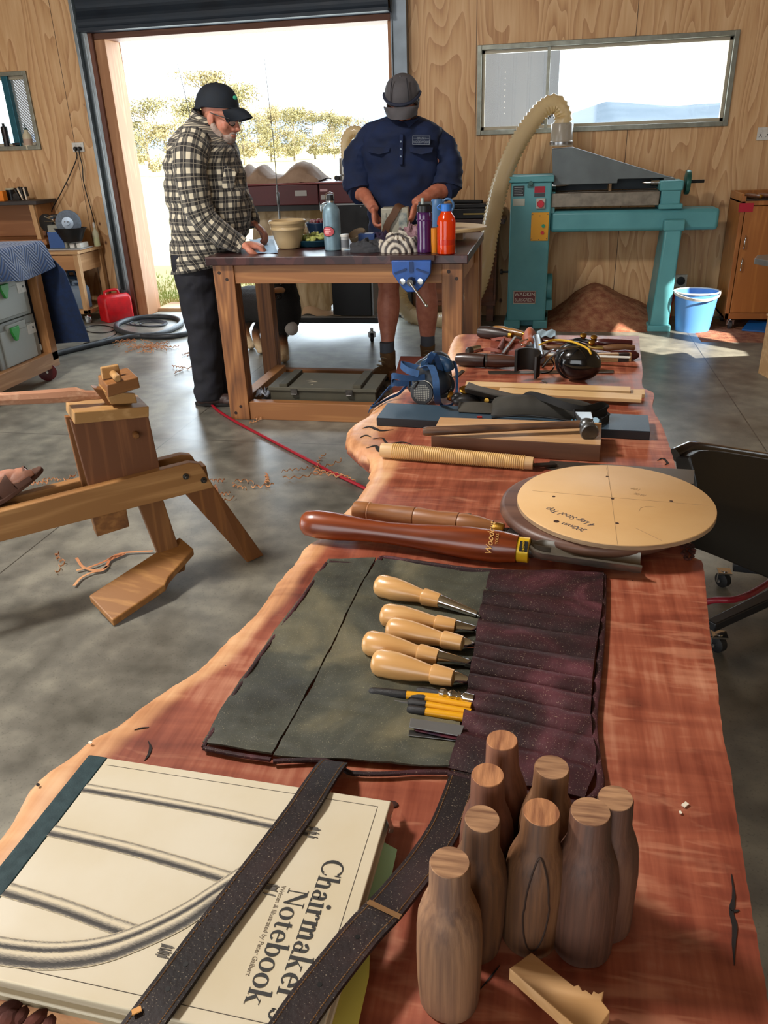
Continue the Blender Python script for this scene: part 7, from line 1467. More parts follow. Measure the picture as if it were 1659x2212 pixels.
t=thing('silver_scriber','turned silver scriber handle beside the pencils','scriber',sp(975,1500));a=sp(947,1495,.014);b_=sp(1002,1506,.013);d=b_-a;l=d.length;part('turned_handle',M().lathe(a,d,[(0,.002),(.002,.0045),(.006,.0052),(.010,.003),(.013,.0052),(.017,.003),(l*.55,.0058),(l*.72,.0036),(l*.76,.0055),(l*.9,.0035),(l,.0055),(l+.01,.005)],18),chrome(),t)
# steel plates and card in the nearest pocket
def plate(pp,h,th,name,mt,label,cat):
    return solo(name,M().prism([sp(x,y,h) for x,y in pp],(0,0,th)),mt,label,cat,smooth=False,bevel=.0003)
plate([(887,1553),(884,1572),(994,1592),(1003,1569)],.012,.0012,'card_scraper',mat('scraper_grey','8a8c8e',.35,.7),'grey steel card scraper poking out of the nearest pocket','scraper')
plate([(884,1578),(882,1590),(990,1602),(998,1590)],.0075,.001,'card_scraper',steel(),'second thin steel scraper just under the grey one','scraper')
plate([(900,1570),(896,1580),(990,1600),(1000,1584)],.0095,.0012,'marking_knife',mat('knife_navy','182034',.4,c2='5a1c24',ns=30),'dark blue and red marking knife between the two steel scrapers','knife')
plate([(888,1592),(890,1600),(985,1612),(990,1602)],.0045,.0015,'green_file',mat('file_green','14302a',.5),'thin dark green card lying lowest in the nearest pocket','card')
# ================================================================ TURNED HANDLE BLANKS
def blankmat(n,c1,c2,c3,sc=1.9): return wood(n,c1,c2,'Z',sc,.62,8,bs=.5,c3=c3,fine=2.6)
walnut=[blankmat('walnut_a','ab8665','8a6548','5c4030'),blankmat('walnut_b','8c5a40','6f432e','4d2c20'),blankmat('walnut_c','8a6242','6b4629','432a1a'),blankmat('walnut_d','74513c','59392a','3a241b')]
endg=mat('end_grain','ad8460',.7,c2='6b4630',ns=140,bs=.2,stretch=(.15,1.5,1),bd=.001);endg2=mat('end_grain_red','bd8458',.7,c2='7d4c30',ns=140,bs=.2,stretch=(1.5,.2,1),bd=.001)
for i,(px,py,rr,mi,lb) in enumerate(((970,1873,1.05,0,'pale walnut handle blank standing nearest, left front of the group'),(1030,1762,.96,2,'handle blank directly behind the nearest pale one'),(1057,1670,.98,1,'reddish handle blank second from the back, left side'),(1094,1607,.96,1,'farthest handle blank, standing by the pocket panel'),
    (1187,1652,1.0,2,'handle blank second from the back, on the right side'),(1160,1748,1.04,2,'handle blank with a dark oval grain figure in the middle of the group'),(1285,1763,1.08,3,'dark stout handle blank at the right front of the group'),(1337,1720,.98,3,'handle blank at the far right, partly behind the dark stout one'))):
    H=.124;c=G(px,py,Z0+H);c.z=Z0;t=thing('handle_blank',lb,'handle blank',c,'turned walnut handle blanks')
    s=rr*(1+.02*math.sin(i*2.3));pr=[(0,.0186),(.0015,.0193),(.010,.0198),(.025,.0203),(.045,.0206),(.058,.0206),(.070,.0202),(.080,.0191),(.088,.0170),(.0945,.0146),(.0985,.0135),(.1,.0129),(.1225,.0122),(.1237,.0117)]
    m=M();m.lathe(c,(.03*math.sin(i*1.7),.03*math.cos(i*2.1),1),[(z,r_*s) for z,r_ in pr],36);m.v=[p+V(.0006*NZ.noise(p*60),.0006*NZ.noise(p*60+V(9,0,0)),0) for p in m.v]
    part('turned_body',m,walnut[mi],t);ax=V(.03*math.sin(i*1.7),.03*math.cos(i*2.1),1).normalized();tp_=c+ax*.1237
    m=M();m.lathe(tp_-ax*.0002,ax,[(0,.0117*s),(.0008,.0115*s)],30);part('sawn_end',m,endg2 if mi in(1,) or i==5 else endg,t)
    if i==5:
        m=M();pts=[]
        for k in range(40):
            a=2*PI*k/40;zz=.054+.043*math.sin(a);th=-.25+.42*math.cos(a)*(.9 if math.sin(a)>0 else 1.);rr2=[r_*s for z_,r_ in pr]
            zs=[z_ for z_,_ in pr];j=max(q for q in range(len(zs)) if zs[q]<=zz);f=(zz-zs[j])/(zs[min(j+1,len(zs)-1)]-zs[j]+1e-9);rad=rr2[j]*(1-f)+rr2[min(j+1,len(zs)-1)]*f+.0002
            pts.append(c+ax*zz+V(rad*math.sin(th+.35),-rad*math.cos(th+.35),0))
        m.tube(pts,.0007,5,closed=True);part('grain_figure',m,mat('grain_dark','2e1c12',.7),t)
# broken offcut
off=wood('offcut_pale','d9b184','c39765','X',1.6,.5,7)
P=[(1148,2057),(1100,2092),(1240,2215),(1290,2225),(1318,2185),(1300,2162),(1305,2140),(1292,2146),(1282,2140),(1278,2148),(1265,2138),(1258,2140),(1250,2126),(1240,2130)]
solo('wood_offcut',M().prism([G(x,y,Z0+.016+.012*((y-2057)/160)) for x,y in P],(0,0,-.0115)),off,'pale split offcut with a splintered end in front of the handle blanks','offcut',smooth=False,bevel=.0006)
R=random.Random(12)
for i,(x,y,l,lb) in enumerate(((1480,1738,.006,'white wood chip near the right edge of the slab'),(1470,1755,.003,'smaller white chip beside the larger one near the slab edge'),(195,1604,.004,'tiny upright pale chip on the sapwood at the left'),(295,2183,.006,'orange-tan chip on the first strap at the bottom of the book'))):
    z=.0008 if i<3 else .033
    solo('wood_chip',M().bx(sp(x,y,z+.0008),(l,l*.6,.001),Mx.Rotation(.8+i,3,'Z')),mat('chip_white' if i<3 else 'chip_tan','e0d6c4' if i<3 else 'd2954e',.6),lb,'chip',smooth=False)
m=M()
for i in range(150):
    u,v=R.random(),R.random();f=(ffl,fmn,fpk)[i%3];p=Vc(f(u,v))+V(0,0,.0006);s=R.uniform(.0005,.0016);m.bx(p,(s*1.8,s,.0003),Mx.Rotation(R.uniform(0,3),3,'Z'))
solo('wood_dust',m,mat('chip_dust','c9b48e',.7),'fine pale wood crumbs scattered over the open tool roll','crumbs',kind='stuff',smooth=False)
# ================================================================ GOUGES, DISC, SAW
def turned(name,par,a,b_,prof,mt,n=30,**k):
    d=b_-a;l=d.length;return part(name,M().lathe(a,d,[(t_*l,r) for t_,r in prof],n),mt,par,**k)
bub=wood('bubinga_handle','96481c','743010','X',1.6,.3,9,bs=.02,coat=.35,c3='4a1c0a')
a=sp(652,1128,.024);b_=sp(1118,1186,.021);t=thing('roughing_gouge','long glossy red-brown handled roughing gouge with wide steel flute','gouge',sp(900,1170))
turned('handle',t,a,b_,[(0,.004),(.006,.013),(.025,.0185),(.08,.021),(.16,.0205),(.3,.0165),(.42,.0155),(.55,.0175),(.7,.0215),(.8,.023),(.92,.0225),(1,.019)],bub)
c_=sp(1144,1189,.021);turned('ferrule',t,b_,c_,[(0,.0165),(.05,.0172),(.95,.0172),(1,.016)],mat('ferrule_yellow','d9b023',.35,.2),24)
m=M(basis(b_.lerp(c_,.5)+V(0,-.0135,.0120),(c_-b_),(0,.75,.68)));m.box(-.0055,-.0075,-.0004,.0055,.0075,.0006);part('ferrule_mark',m,black(),t,smooth=False)
Tm=basis(b_.lerp(c_,.5)+V(0,-.0138,.0124),(0,.75,.68),(-(c_-b_)));part('ferrule_lettering',text_m('CROWN',.0044,Tm@Mx.Translation((0,0,.0006))),mat('ferrule_yellow','d9b023',.35,.2),t,smooth=False)
q=a.lerp(b_,.885)+V(0,-.0135,.0185);Tm=basis(q,(.05,.78,.62),(-(b_-a)));part('handle_lettering',text_m('Woodcut',.0125,Tm,.0002,shear=.3),mat('gold_letter','c79a5a',.4),t,smooth=False);part('handle_lettering',text_m('TOOLS',.005,Tm@Mx.Translation((0,-.009,0)),.0002),mat('gold_letter','c79a5a',.4),t,smooth=False)
e=sp(1384,1222,.012);d=(e-c_);ln_=d.length;dd=d.normalized();sd_=dd.cross(V(0,0,1)).normalized()
m=M()
def fl_(u,v):
    w=.0205*(.55+.45*min(1,u*9)) ;th=(v-.5)*2*1.25;return c_+d*u+sd_*(w*math.sin(th)/.95)+V(0,0,(.017-.026*math.cos(th)*(1 if u>.04 else .6))*1.)
m.grid(fl_,24,18,.0035);part('fluted_blade',m,mat('gouge_steel','8a857c',.4,.75,c2='6f6a62',ns=25),t);part('tang',M().lathe(c_-dd*.002,dd,[(0,.011),(.012,.009),(.03,.008)],14),dsteel(),t)
a=sp(765,1101,.018);b_=sp(1064,1142,.016);t=thing('turning_gouge','smaller ash handled turning tool with brass ferrule behind the glossy gouge','gouge',sp(930,1130))
ash=wood('ash_handle','b98358','a06a40','X',2.2,.4,10,bs=.05,c3='7d4e2c')
turned('handle',t,a,b_,[(0,.012),(.01,.0145),(.1,.0148),(.11,.0138),(.12,.0150),(.13,.0140),(.3,.0155),(.45,.0168),(.455,.0158),(.47,.0168),(.62,.0150),(.76,.0172),(.765,.0160),(.78,.0172),(.9,.0158),(1,.0115)],ash)
c_=sp(1088,1146,.015);turned('ferrule',t,b_,c_,[(0,.0095),(.1,.0105),(.9,.0105),(1,.0092)],brass(),22)
e=sp(1240,1176,.009);part('blade',M().beam(c_,c_.lerp(e,.06),.007,.007,.016,.005).beam(c_.lerp(e,.06),e,.016,.005),dsteel(),t,bevel=.0008)
t=thing('cabinet_scraper','thin steel rule lying behind the ash handled turning tool','steel rule',sp(960,1108));part('blade',M().prism([sp(908,1106,.001),(sp(1018,1112,.001)),sp(1015,1119,.001),sp(905,1112,.001)],(0,0,.0022)),steel(),t,smooth=False)
# saw under the disc
t=thing('pull_saw','pull saw with cane-wrapped handle, blade running under the round discs','saw',sp(1000,985))
a=sp(824,972,.014);b_=sp(1152,1001,.012);d=b_-a;l=d.length;n=66;cane=mat('cane_wrap','d6b071',.45,c2='c99f5e',ns=40)
part('handle_core',M().lathe(a,d,[(0,.0125),(.004,.0135),(.025,.0135),(l-.012,.0115),(l,.011)],22,sx=1.),wood('core_pale','d9b98c','c7a272','X',2,.5,6),t)
pr=[]
for i in range(n): 
    k=.022+(l-.036)*i/n;r0=.0148-.0022*i/n;w=(l-.036)/n;pr+=[(k,r0*.86),(k+w*.3,r0),(k+w*.65,r0),(k+w*.96,r0*.86)]
part('cane_binding',M().lathe(a,d,pr,22),cane,t,angle=80)
e0=sp(1152,1001,.006);e1=sp(1205,996,.006);part('blade_neck',M().beam(b_-V(0,0,.004),sp(1200,1003,.005),.012,.004),dsteel(),t)
m=M();m.prism([sp(1180,1012,.0012),sp(1188,996,.0012),sp(1500,1016,.0012),sp(1498,1046,.0012),sp(1300,1040,.0012)],(0,0,.0009));part('saw_blade',m,mat('saw_steel','6b645c',.35,.8,c2='7c7468',ns=6),t,smooth=False)
m=M();A1_=sp(1188,996,.0016);A2_=sp(1500,1016,.0016);dv=(A2_-A1_)
for i in range(62):
    p=A1_+dv*(i/62);q=A1_+dv*((i+1)/62);m.add([p,q,(p+q)/2+V(0,.0022,0)],[(0,1,2)])
part('saw_teeth',m,dsteel(),t,smooth=False)
# discs
wal=wood('walnut_seat','7d5a48','634436','X',1.,.45,8,bs=.1,c3='4c3229')
c=V(.087,1.098,Z0);t=thing('walnut_disc','dark walnut stool seat disc under the pale round template','disc',c)
part('seat_disc',M().lathe(c+V(0,0,.0025),(0,0,1),[(0,.108),(.004,.122),(.012,.136),(.019,.140),(.026,.138),(.029,.132)],72),wal,t,angle=50)
mdf=mat('template_board','d2ab78',.55,c2='c79d68',ns=7,bs=.05);c2=V(.1135,1.093,Z0+.032);t=thing('stool_template','pale round stool template with drilled holes and pencil notes','template',c2)
Rt=.1405;part('template_disc',M().lathe(c2,(0,0,1),[(0,Rt-.001),(.001,Rt),(.007,Rt),(.008,Rt-.001)],84),mdf,t,angle=50)
part('template_edge',M().lathe(c2+V(0,0,.0008),(0,0,1),[(0,Rt+.0002),(.0058,Rt+.0002)],84,caps=False),mat('template_side','8d745a',.6,c2='a58a6c',ns=30,stretch=(1,1,8)),t)
ZD=Z0+.032+.008
def tq(x,y,h=0.): return G(x,y,ZD+h)
for x,y,r_ in((1312,1030,.0026),(1196,1073,.0026),(1323,1078,.0026),(1450,1083,.0026),(1333,1131,.0026),(1202,1127,.0040)): part('drilled_hole',M().lathe(tq(x,y,-.0004),(0,0,1),[(0,r_),(.0006,r_)],16),mat('hole_dark','3a2216',.9),t)
m=M();pl_=mat('pencil_grey','8f7656',.8)
for p,q in(((1312,1004),(1334,1176)),((1150,1060),(1530,1092)),((1310,1010),(1323,1078)),((1372,1140),(1430,1168))): m.beam(tq(*p,.0001),tq(*q,.0001),.0004,.0002)
m.beam(tq(1380,1105,.0001),tq(1384,1097,.0001),.0005,.0002);m.tube(ctr([tq(1384,1097,.0001),tq(1400,1094,.0001),tq(1418,1096,.0001)],3),.0003,4)
part('pencil_line',m,pl_,t,smooth=False)
def note(s,p,q,size,mt,sh=.35,sx=.8):
    a=tq(*p,.00015);b3=tq(*q,.00015);x=b3-a;T=basis((a+b3)/2,x,(x.y,-x.x,0) if x.x<0 else (-x.y,x.x,0));y=Vc((T[0][1],T[1][1],T[2][1]))
    T=basis((a+b3)/2,x,V(0,0,1).cross(x));part('handwriting',text_m(s,size,T,.0001,shear=sh,sx=sx),mt,t,smooth=False)
inkp=mat('ink_blue','3c3a44',.6);note('300mm',(1268,1147),(1214,1130),.0145,inkp,sx=.85);note('4 Leg Stool Top',(1300,1141),(1168,1093),.016,inkp,sx=.78);note('TOP',(1392,1060),(1358,1053),.009,pl_);note('FACE',(1405,1073),(1362,1064),.009,pl_)
# ================================================================ BLOCK, HAMMER, STONE BOARD
t=thing('timber_block','long pale-topped timber block with the hammer resting on it','block',sp(1110,965))
A0=sp(931,958,0);A1b=sp(1297,1000,0)
Bt=[G(x,y,Z0+.032) for x,y in((950,902),(1300,914),(1298,962),(931,942))]
m=M();m.prism(Bt,(0,0,-.0315));part('block_body',m,wood('block_walnut','8c6040','6f4830','X',1.2,.55,10,c3='4d3020'),t,smooth=False,bevel=.0012)
m=M();c0=sum(Bt,V(0,0,0))/4;m.prism([p.lerp(c0,.004)+V(0,0,.0003) for p in Bt],(0,0,.0004));part('planed_face',m,wood('block_face','c9a277','b48a5e','X',1.2,.5,8),t,smooth=False)
t=thing('cross_pein_hammer','hammer with worn brown handle lying across the timber block','hammer',G(1100,930,Z0+.032))
a=G(914,932,Z0+.046);b_=G(1262,916,Z0+.048);part('handle',M().tube([a,a.lerp(b_,.02),a.lerp(b_,.35),a.lerp(b_,.7),b_],[.0085,.0105,.0095,.0080,.0095],14,sq=.8),wood('hammer_handle','8f6a4c','5f412c','X',2.,.5,9,c3='2e1e16'),t)
hx=b_+V(.004,-.006,.0);hd=V(.14,-1,-.10).normalized();m=M();m.lathe(hx,hd,[(.0,.0105),(.012,.0100),(.016,.0125),(.020,.0160),(.030,.0165),(.033,.0150)],20);m.add([hx+V(-.011,.0,-.010),hx+V(.011,0,-.010),hx+V(.011,0,.012),hx+V(-.011,0,.012),hx+V(-.020,.052,.004),hx+V(.010,.054,.004),hx+V(.010,.054,.008),hx+V(-.020,.052,.008)],[(3,2,1,0),(4,5,6,7),(0,1,5,4),(1,2,6,5),(2,3,7,6),(3,0,4,7)]);m.ell(hx,(.014,.015,.014));part('hammer_head',m,mat('hammer_steel','6d7072',.32,.9,c2='8a8d8f',ns=30),t,bevel=.001)
part('striking_face',M().lathe(hx+hd*.0325,hd,[(0,.0148),(.0012,.0138)],20),dsteel(),t)
# long abrasive board
sh=mat('board_sky_sheen','31424f',.42,c2='384c5c',ns=300,bs=.2,bd=.0006)  # blue face colour imitates the sky reflected on the dark board
P=[G(x,y,Z0+.017) for x,y in((837,871),(1400,898),(1405,933),(813,903))]
t=thing('abrasive_board','long flat abrasive board lying across the slab, blue sky sheen painted on its face','board',sp(1100,915));part('board_core',M().prism(P,(0,0,-.0165)),mat('board_black','19191c',.5),t,smooth=False,bevel=.0008);c0=sum(P,V(0,0,0))/4;part('abrasive_face',M().prism([p.lerp(c0,.002)+V(0,0,.0003) for p in P],(0,0,.0006)),sh,t,smooth=False)
# battens
bt_=wood('batten_pale','d9b88a','cba673','X',1.6,.5,5)
for lb,px,h in(('far pale batten, the thin one lying on top behind the plane',[(1008,823),(1362,835),(1362,845),(1004,833)],.016),('longest pale batten, underneath the other two',[(1020,838),(1393,841),(1393,852),(1018,848)],.008),('near pale batten, closest to the black pouch',[(1080,837),(1387,851),(1386,863),(1075,848)],.016)):
    P=[G(x,y,Z0+h) for x,y in px];solo('wood_batten',M().prism(P,(0,0,-.0075)),bt_,lb,'batten','battens on the slab',smooth=False,bevel=.0006)
# rulers
plate([(1054,802),(1326,800),(1325,806),(1056,808)],.001,.0012,'steel_rule',mat('rule_steel','5c564e',.4,.8),'long thin steel rule lying crosswise behind the ear muffs','rule')
plate([(978,815),(998,799),(1004,802),(984,818)],.001,.0012,'steel_rule',mat('rule_steel','5c564e',.4,.8),'short dark rule end at the left, behind the respirator','rule')
# ================================================================ PLANE, POUCH
t=thing('hand_plane','black bench plane with brass fittings lying on its side','plane',sp(1050,860))
bkm=mat('japanned_black','121113',.35,c2='1d1b1b',ns=20)
m=M();P=[G(x,y,Z0+.045) for x,y in((1005,826),(1030,822),(1125,848),(1128,856),(1060,846),(1012,842))]
m.prism([G(1003,838,Z0+.05),G(1012,824,Z0+.055),G(1035,833,Z0+.052),G(1115,851,Z0+.045),G(1130,862,Z0+.036),G(1125,868,Z0+.030),G(1060,852,Z0+.038)],(0,.012,-.014));part('plane_sole',m,mat('sole_dull','3a3632',.45,.5,c2='4c4640',ns=12),t,bevel=.002)
m=M();m.prism([G(990,852,Z0+.020),G(1012,846,Z0+.034),G(1060,848,Z0+.034),G(1105,858,Z0+.026),G(1112,868,Z0+.014),G(1020,880,Z0+.008)],(0,.03,-.010));m.ell(G(1008,868,Z0+.014),(.030,.016,.016));m.ell(G(990,862,Z0+.016),(.016,.012,.014));part('plane_body',m,bkm,t,bevel=.002)
m=M();m.lathe(G(1052,864,Z0+.022),(0,-1,.2),[(0,.006),(.004,.007),(.010,.005)],14);m.lathe(G(1104,864,Z0+.022),(0,-1,.2),[(0,.005),(.004,.0055),(.008,.004)],14);part('brass_screw',m,brass(),t)
part('brass_wheel',M().lathe(G(979,856,Z0+.014),(-1,0,.1),[(0,.010),(.008,.0115),(.012,.009)],18),brass(),t);part('brass_ring',M().lathe(G(1005,845,Z0+.032),(.2,-.3,1),[(0,.013),(.004,.014),(.006,.012)],18),brass(),t)
pc=mat('pouch_charcoal','26241f',.8,c2='34312a',ns=16,bs=.35,bd=.002)
t=thing('belt_pouch','soft black knee pad with elastic strap lying over the abrasive board','pad',G(1180,880,Z0+.018))
def pouch(u,v):
    x=1062+225*u;y0=872+12*u+8*math.sin(u*PI);y1=898+10*u;p=G(x,y0+(y1-y0)*v,Z0+.018);h=.036*(math.sin(u*PI)**.35)*(math.sin(v*PI)**.45)*(1-.25*u)
    return V(p.x,p.y+(.018*(1-v)),p.z+h+.002*NZ.noise(p*40))
part('pad_body',M().grid(pouch,40,16,.002),pc,t)
part('pad_flap',M().grid(lambda u,v:G(990+80*u,872+22*v+4*u,Z0+.0195)+V(0,.01,.010*math.sin(v*PI)*math.sin(u*PI)**.5),12,8,.0016),mat('flap_grey','35322c',.85,c2='403c34',ns=16),t)
part('piping',M().tube(ctr([G(1062,902,Z0+.020),G(1130,897,Z0+.026),G(1200,904,Z0+.026),G(1262,913,Z0+.022),G(1290,912,Z0+.020)],6),.0022,8),black(),t)
m=M();P=ctr([G(1125,862,Z0+.03),G(1145,853,Z0+.05),G(1180,861,Z0+.055),G(1220,876,Z0+.052),G(1262,884,Z0+.046),G(1300,876,Z0+.044),G(1310,886,Z0+.036),G(1285,896,Z0+.034),G(1240,892,Z0+.05)],6);m.ribbon(P,.014,.0022,side=(0,.6,1));part('elastic_strap',m,mat('elastic_black','0b0b0c',.85),t,angle=60)
m=M();P=ctr([G(1255,900,Z0+.034),G(1290,893,Z0+.030),G(1313,905,Z0+.022),G(1300,917,Z0+.020)],6);m.ribbon(P,.02,.002,side=(0,.6,1));part('elastic_strap',m,mat('elastic_black','0b0b0c',.85),t,angle=60)
part('blue_emblem',M().lathe(G(1286,909,Z0+.030),(0,-.7,.7),[(0,.0075),(.0006,.0070)],20,sx=1.),mat('emblem_blue','9fc4dc',.5),t);m=M()
for i in range(6): m.lathe(G(1236+7*i,907,Z0+.030),(0,-.7,.7),[(0,.0016),(.0005,.0014)],8)
part('blue_print',m,mat('print_blue','4a7a94',.5),t);part('red_tab',M().bx(G(1036,901,Z0+.020),(.010,.004,.003)),mat('tab_red','a8281c',.6),t)
# ================================================================ RESPIRATOR
rbm=mat('respirator_navy','141c26',.45,c2='1b2632',ns=12);blu=mat('strap_blue','1e4068',.75,c2='244a76',ns=150,bs=.2)
t=thing('respirator_mask','navy half-mask respirator with round white-rimmed filters and loose blue straps','respirator',sp(935,850))
c=G(932,812,Z0+.050)
m=M();m.ell(c,(.047,.040,.044));m.ell(c+V(.012,.006,.028),(.032,.034,.026));m.ell(c+V(-.022,0,-.022),(.034,.03,.026));m.ell(c+V(.02,-.02,-.010),(.028,.026,.03));fuse('face_piece',m,rbm,t,.003,3)
m=M();m.tube(ctr([G(918,790,Z0+.085),G(940,778,Z0+.09),G(965,785,Z0+.085),G(972,800,Z0+.07)],5),[.012]*15+[.010],12);part('face_seal',m,mat('seal_blue','1c3a58',.35),t)
def filt(cc,ax,r,lab):
    o=part_(lab,M().lathe(cc,ax,[(-.014,r*.92),(-.012,r),(.006,r),(.008,r*.96)],30),mat('filter_dark','23272c',.5),t)
    part('filter_rim',M().lathe(cc+Vc(ax).normalized()*.0005,ax,[(-.006,r*1.02),(-.005,r*1.05),(.002,r*1.05),(.003,r*1.0)],30),mat('filter_white','b9b8b0',.5),o)
    x,y,d=frame_of(ax);m=M()
    for i in range(-5,6):
        for j in range(-5,6):
            if i*i+j*j<24: p=cc+d*.0085+(x*i+y*j)*r*.155;m.add([p+x*r*.05+y*r*.05,p-x*r*.05+y*r*.05,p-x*r*.05-y*r*.05,p+x*r*.05-y*r*.05],[(0,1,2,3)])
    part('filter_grid',m,mat('grid_pale','8d8c84',.5),o,smooth=False)
filt(G(955,832,Z0+.036),(.5,-.85,.15),.028,'filter');filt(G(913,848,Z0+.024),(-.15,-.95,.2),.026,'filter')
def bstrap(pp,hh,w,sd): 
    m=M();m.ribbon(ctr([G(x,y,Z0+h) for (x,y),h in zip(pp,hh)],6),w,.0016,side=sd);part('blue_strap',m,blu,t,angle=60)
bstrap([(915,800),(924,785),(936,764),(945,778),(952,800)],[.06,.09,.12,.10,.07],.013,(1,0,-.1))
bstrap([(912,795),(930,790),(940,815),(943,845),(946,868),(950,873)],[.08,.10,.085,.06,.02,.004],.014,(1,.1,0))
bstrap([(905,808),(880,800),(866,787),(890,792),(918,800)],[.07,.075,.08,.075,.07],.014,(.1,.2,1))
bstrap([(918,815),(880,817),(850,812),(848,822),(858,828),(890,826)],[.06,.06,.065,.05,.045,.045],.013,(0,.1,1))
bstrap([(965,782),(980,782),(986,800),(987,830),(986,852),(984,862)],[.09,.085,.07,.04,.02,.01],.006,(1,.2,0))
bstrap([(855,828),(840,838),(822,858),(808,874),(802,880)],[.03,.02,.006,.0,-.01],.007,(.4,.3,1));bstrap([(880,830),(862,850),(840,860),(815,874),(800,882),(797,890)],[.03,.012,.006,.003,.0,-.02],.006,(.4,.3,1))
bstrap([(984,862),(978,872),(968,876),(950,876)],[.01,.004,.002,.002],.005,(0,.3,1))
m=M();m.tube([G(885,822,Z0+.05),G(893,818,Z0+.055),G(903,826,Z0+.048),G(896,838,Z0+.035),G(886,836,Z0+.035)],.0022,6,closed=True);part('strap_buckle',m,black(),t)
for (p,q,s) in(((862,820),(888,822),'respirator'),):
    a=G(868,820,Z0+.0575);part('strap_lettering',text_m('EN 405',.007,basis(G(866,818,Z0+.056)+V(.004,-.004,0),(1,.02,-.05),(0,.1,1)),.0001),mat('letter_pale','6a8cae',.6),t,smooth=False)
# ================================================================ EAR MUFFS
t=thing('ear_muffs','glossy black ear muffs with yellow wire lying on the slab','ear muffs',sp(1240,815))
c=G(1252,785,Z0+.042);gb=mat('gloss_black','0a0b0d',.16,coat=.4,c2='0e0f12')
part('ear_cup',M().ell(c,(.050,.034,.040),Mx.Rotation(.15,3,'Y'),28,18),gb,t);part('ear_cushion',M().tube([c+V(-.012+.034*math.cos(a*PI/12),.024,.036*math.sin(a*PI/12)) for a in range(24)],.011,10,closed=True),black(),t)
part('ear_cup',M().ell(c+V(-.012,.085,-.006),(.046,.028,.034),None,24,14),gb,t)
hb_=part_('head_band',M().grid(lambda u,v:G(1116,757,Z0+.075)+V(.030*(1-math.cos(u*PI*1.25))-.004,.028*math.sin(u*PI*1.15)+.0,-.052*v-.012*u+.006*math.sin(u*PI)),26,8,.006),mat('band_leather','15110f',.45,c2='201b18',ns=20),t,angle=60)
m=M();m.tube(ctr([G(1165,745,Z0+.09),G(1195,735,Z0+.09),G(1235,738,Z0+.09),G(1268,752,Z0+.085),G(1277,765,Z0+.075)],6),.0025,8);part('yellow_wire',m,mat('wire_yellow','c49a24',.4),t)
m=M();m.tube(ctr([G(1140,757,Z0+.04),G(1165,775,Z0+.05),G(1190,757,Z0+.085),G(1215,752,Z0+.088),G(1250,748,Z0+.085)],6),.0024,8);m.tube(ctr([G(1172,794,Z0+.03),G(1195,768,Z0+.05),G(1225,754,Z0+.078)],5),.0024,8);m.tube([G(1170,822,Z0+.01),G(1182,828,Z0+.004)],.002,6);part('steel_arm',m,steel(),t)
m=M();m.tube(ctr([G(1170,806,Z0+.02),G(1188,803,Z0+.02),G(1197,790,Z0+.03),G(1190,775,Z0+.05)],5),.0018,6);part('cable',m,black(),t)
# ================================================================ FAR TOOLS
wb=wood('rosewood','3a1f17','28140f','X',2.,.35,6,coat=.2)
a=sp(984,775,.017);b_=sp(1048,779,.018);t=thing('draw_knife_grip','thick dark rosewood handled tool at the near left of the far tool cluster','tool handle',sp(1040,785))
turned('grip',t,a,b_,[(0,.006),(.05,.014),(.3,.0175),(.8,.017),(1,.0165)],wb);turned('ferrule',t,b_,sp(1052,779,.018),[(0,.0172),(1,.0172)],dsteel());turned('shaft',t,sp(1051,779,.018),sp(1125,781,.018),[(0,.0160),(.3,.0175),(.6,.0150),(1,.012)],wood('walnut_shaft','5a3524','3f2319','X',2,.4,6))
a=sp(1032,716,.016);b_=sp(1100,724,.016);t=thing('carving_tool','dark walnut handled tool with brass ferrule at the far left of the slab','tool',sp(1060,725))
turned('handle',t,a,b_,[(0,.006),(.06,.015),(.3,.0185),(.75,.0155),(1,.010)],wood('dark_walnut','33201a','231512','X',2,.4,5));turned('ferrule',t,b_,sp(1107,725,.016),[(0,.0095),(1,.0095)],brass(),16);part('shank',M().beam(sp(1107,725,.015),sp(1140,735,.008),.006,.005),dsteel(),t)
a=sp(1065,711,.018);b_=sp(1130,722,.016);t=thing('carving_tool','golden brown turned handle tool beside the dark walnut one at the far end','tool',sp(1095,720))
turned('handle',t,a,b_,[(0,.008),(.06,.011),(.35,.014),(.5,.0105),(.62,.0125),(1,.008)],wood('golden_handle','a07338','7c5526','X',2,.35,5,coat=.3));turned('ferrule',t,b_,sp(1142,725,.015),[(0,.007),(1,.006)],brass(),16);part('shank',M().beam(sp(1142,725,.014),sp(1160,728,.010),.005,.004),steel(),t)
t=thing('leather_wallet','open reddish leather tool wallet with straps and a steel rod','wallet',sp(1075,755));lr=mat('leather_red','6b2f22',.55,c2='7d3b2a',ns=30,bs=.2)
part('wallet_body',M().grid(lambda u,v:sp(1060+75*u-15*v*0,728+42*v,.003)+V(0,0,.004*math.sin(u*PI)*math.sin(v*3*PI)**2),14,14,.003),lr,t)
part('wallet_loop',M().grid(lambda u,v:sp(1068+14*v,762-26*v,.006)+V(.02*u,.006*u,.014*math.sin(u*PI)),12,10,.003),lr,t)
part('steel_rod',M().tube([sp(1085,766,.012),sp(1112,730,.016)],.005,10),steel(),t);part('steel_stub',M().tube([sp(1058,768,.008),sp(1078,768,.008)],.004,8),steel(),t)
for x,y in((1062,735),(1035,758)): part('leather_tie',M().ribbon(ctr([sp(x,y,.006),sp(x+20,y-4,.016),sp(x+42,y,.016),sp(x+56,y+6,.008)],5),.008,.002,side=(0,.5,1)),lr,t)
t=thing('leather_holster','orange-brown leather holster with eyelet wrapped round a steel tool','holster',sp(1140,750));lo=mat('leather_orange','8a4426',.55,c2='9c5230',ns=30,bs=.2)
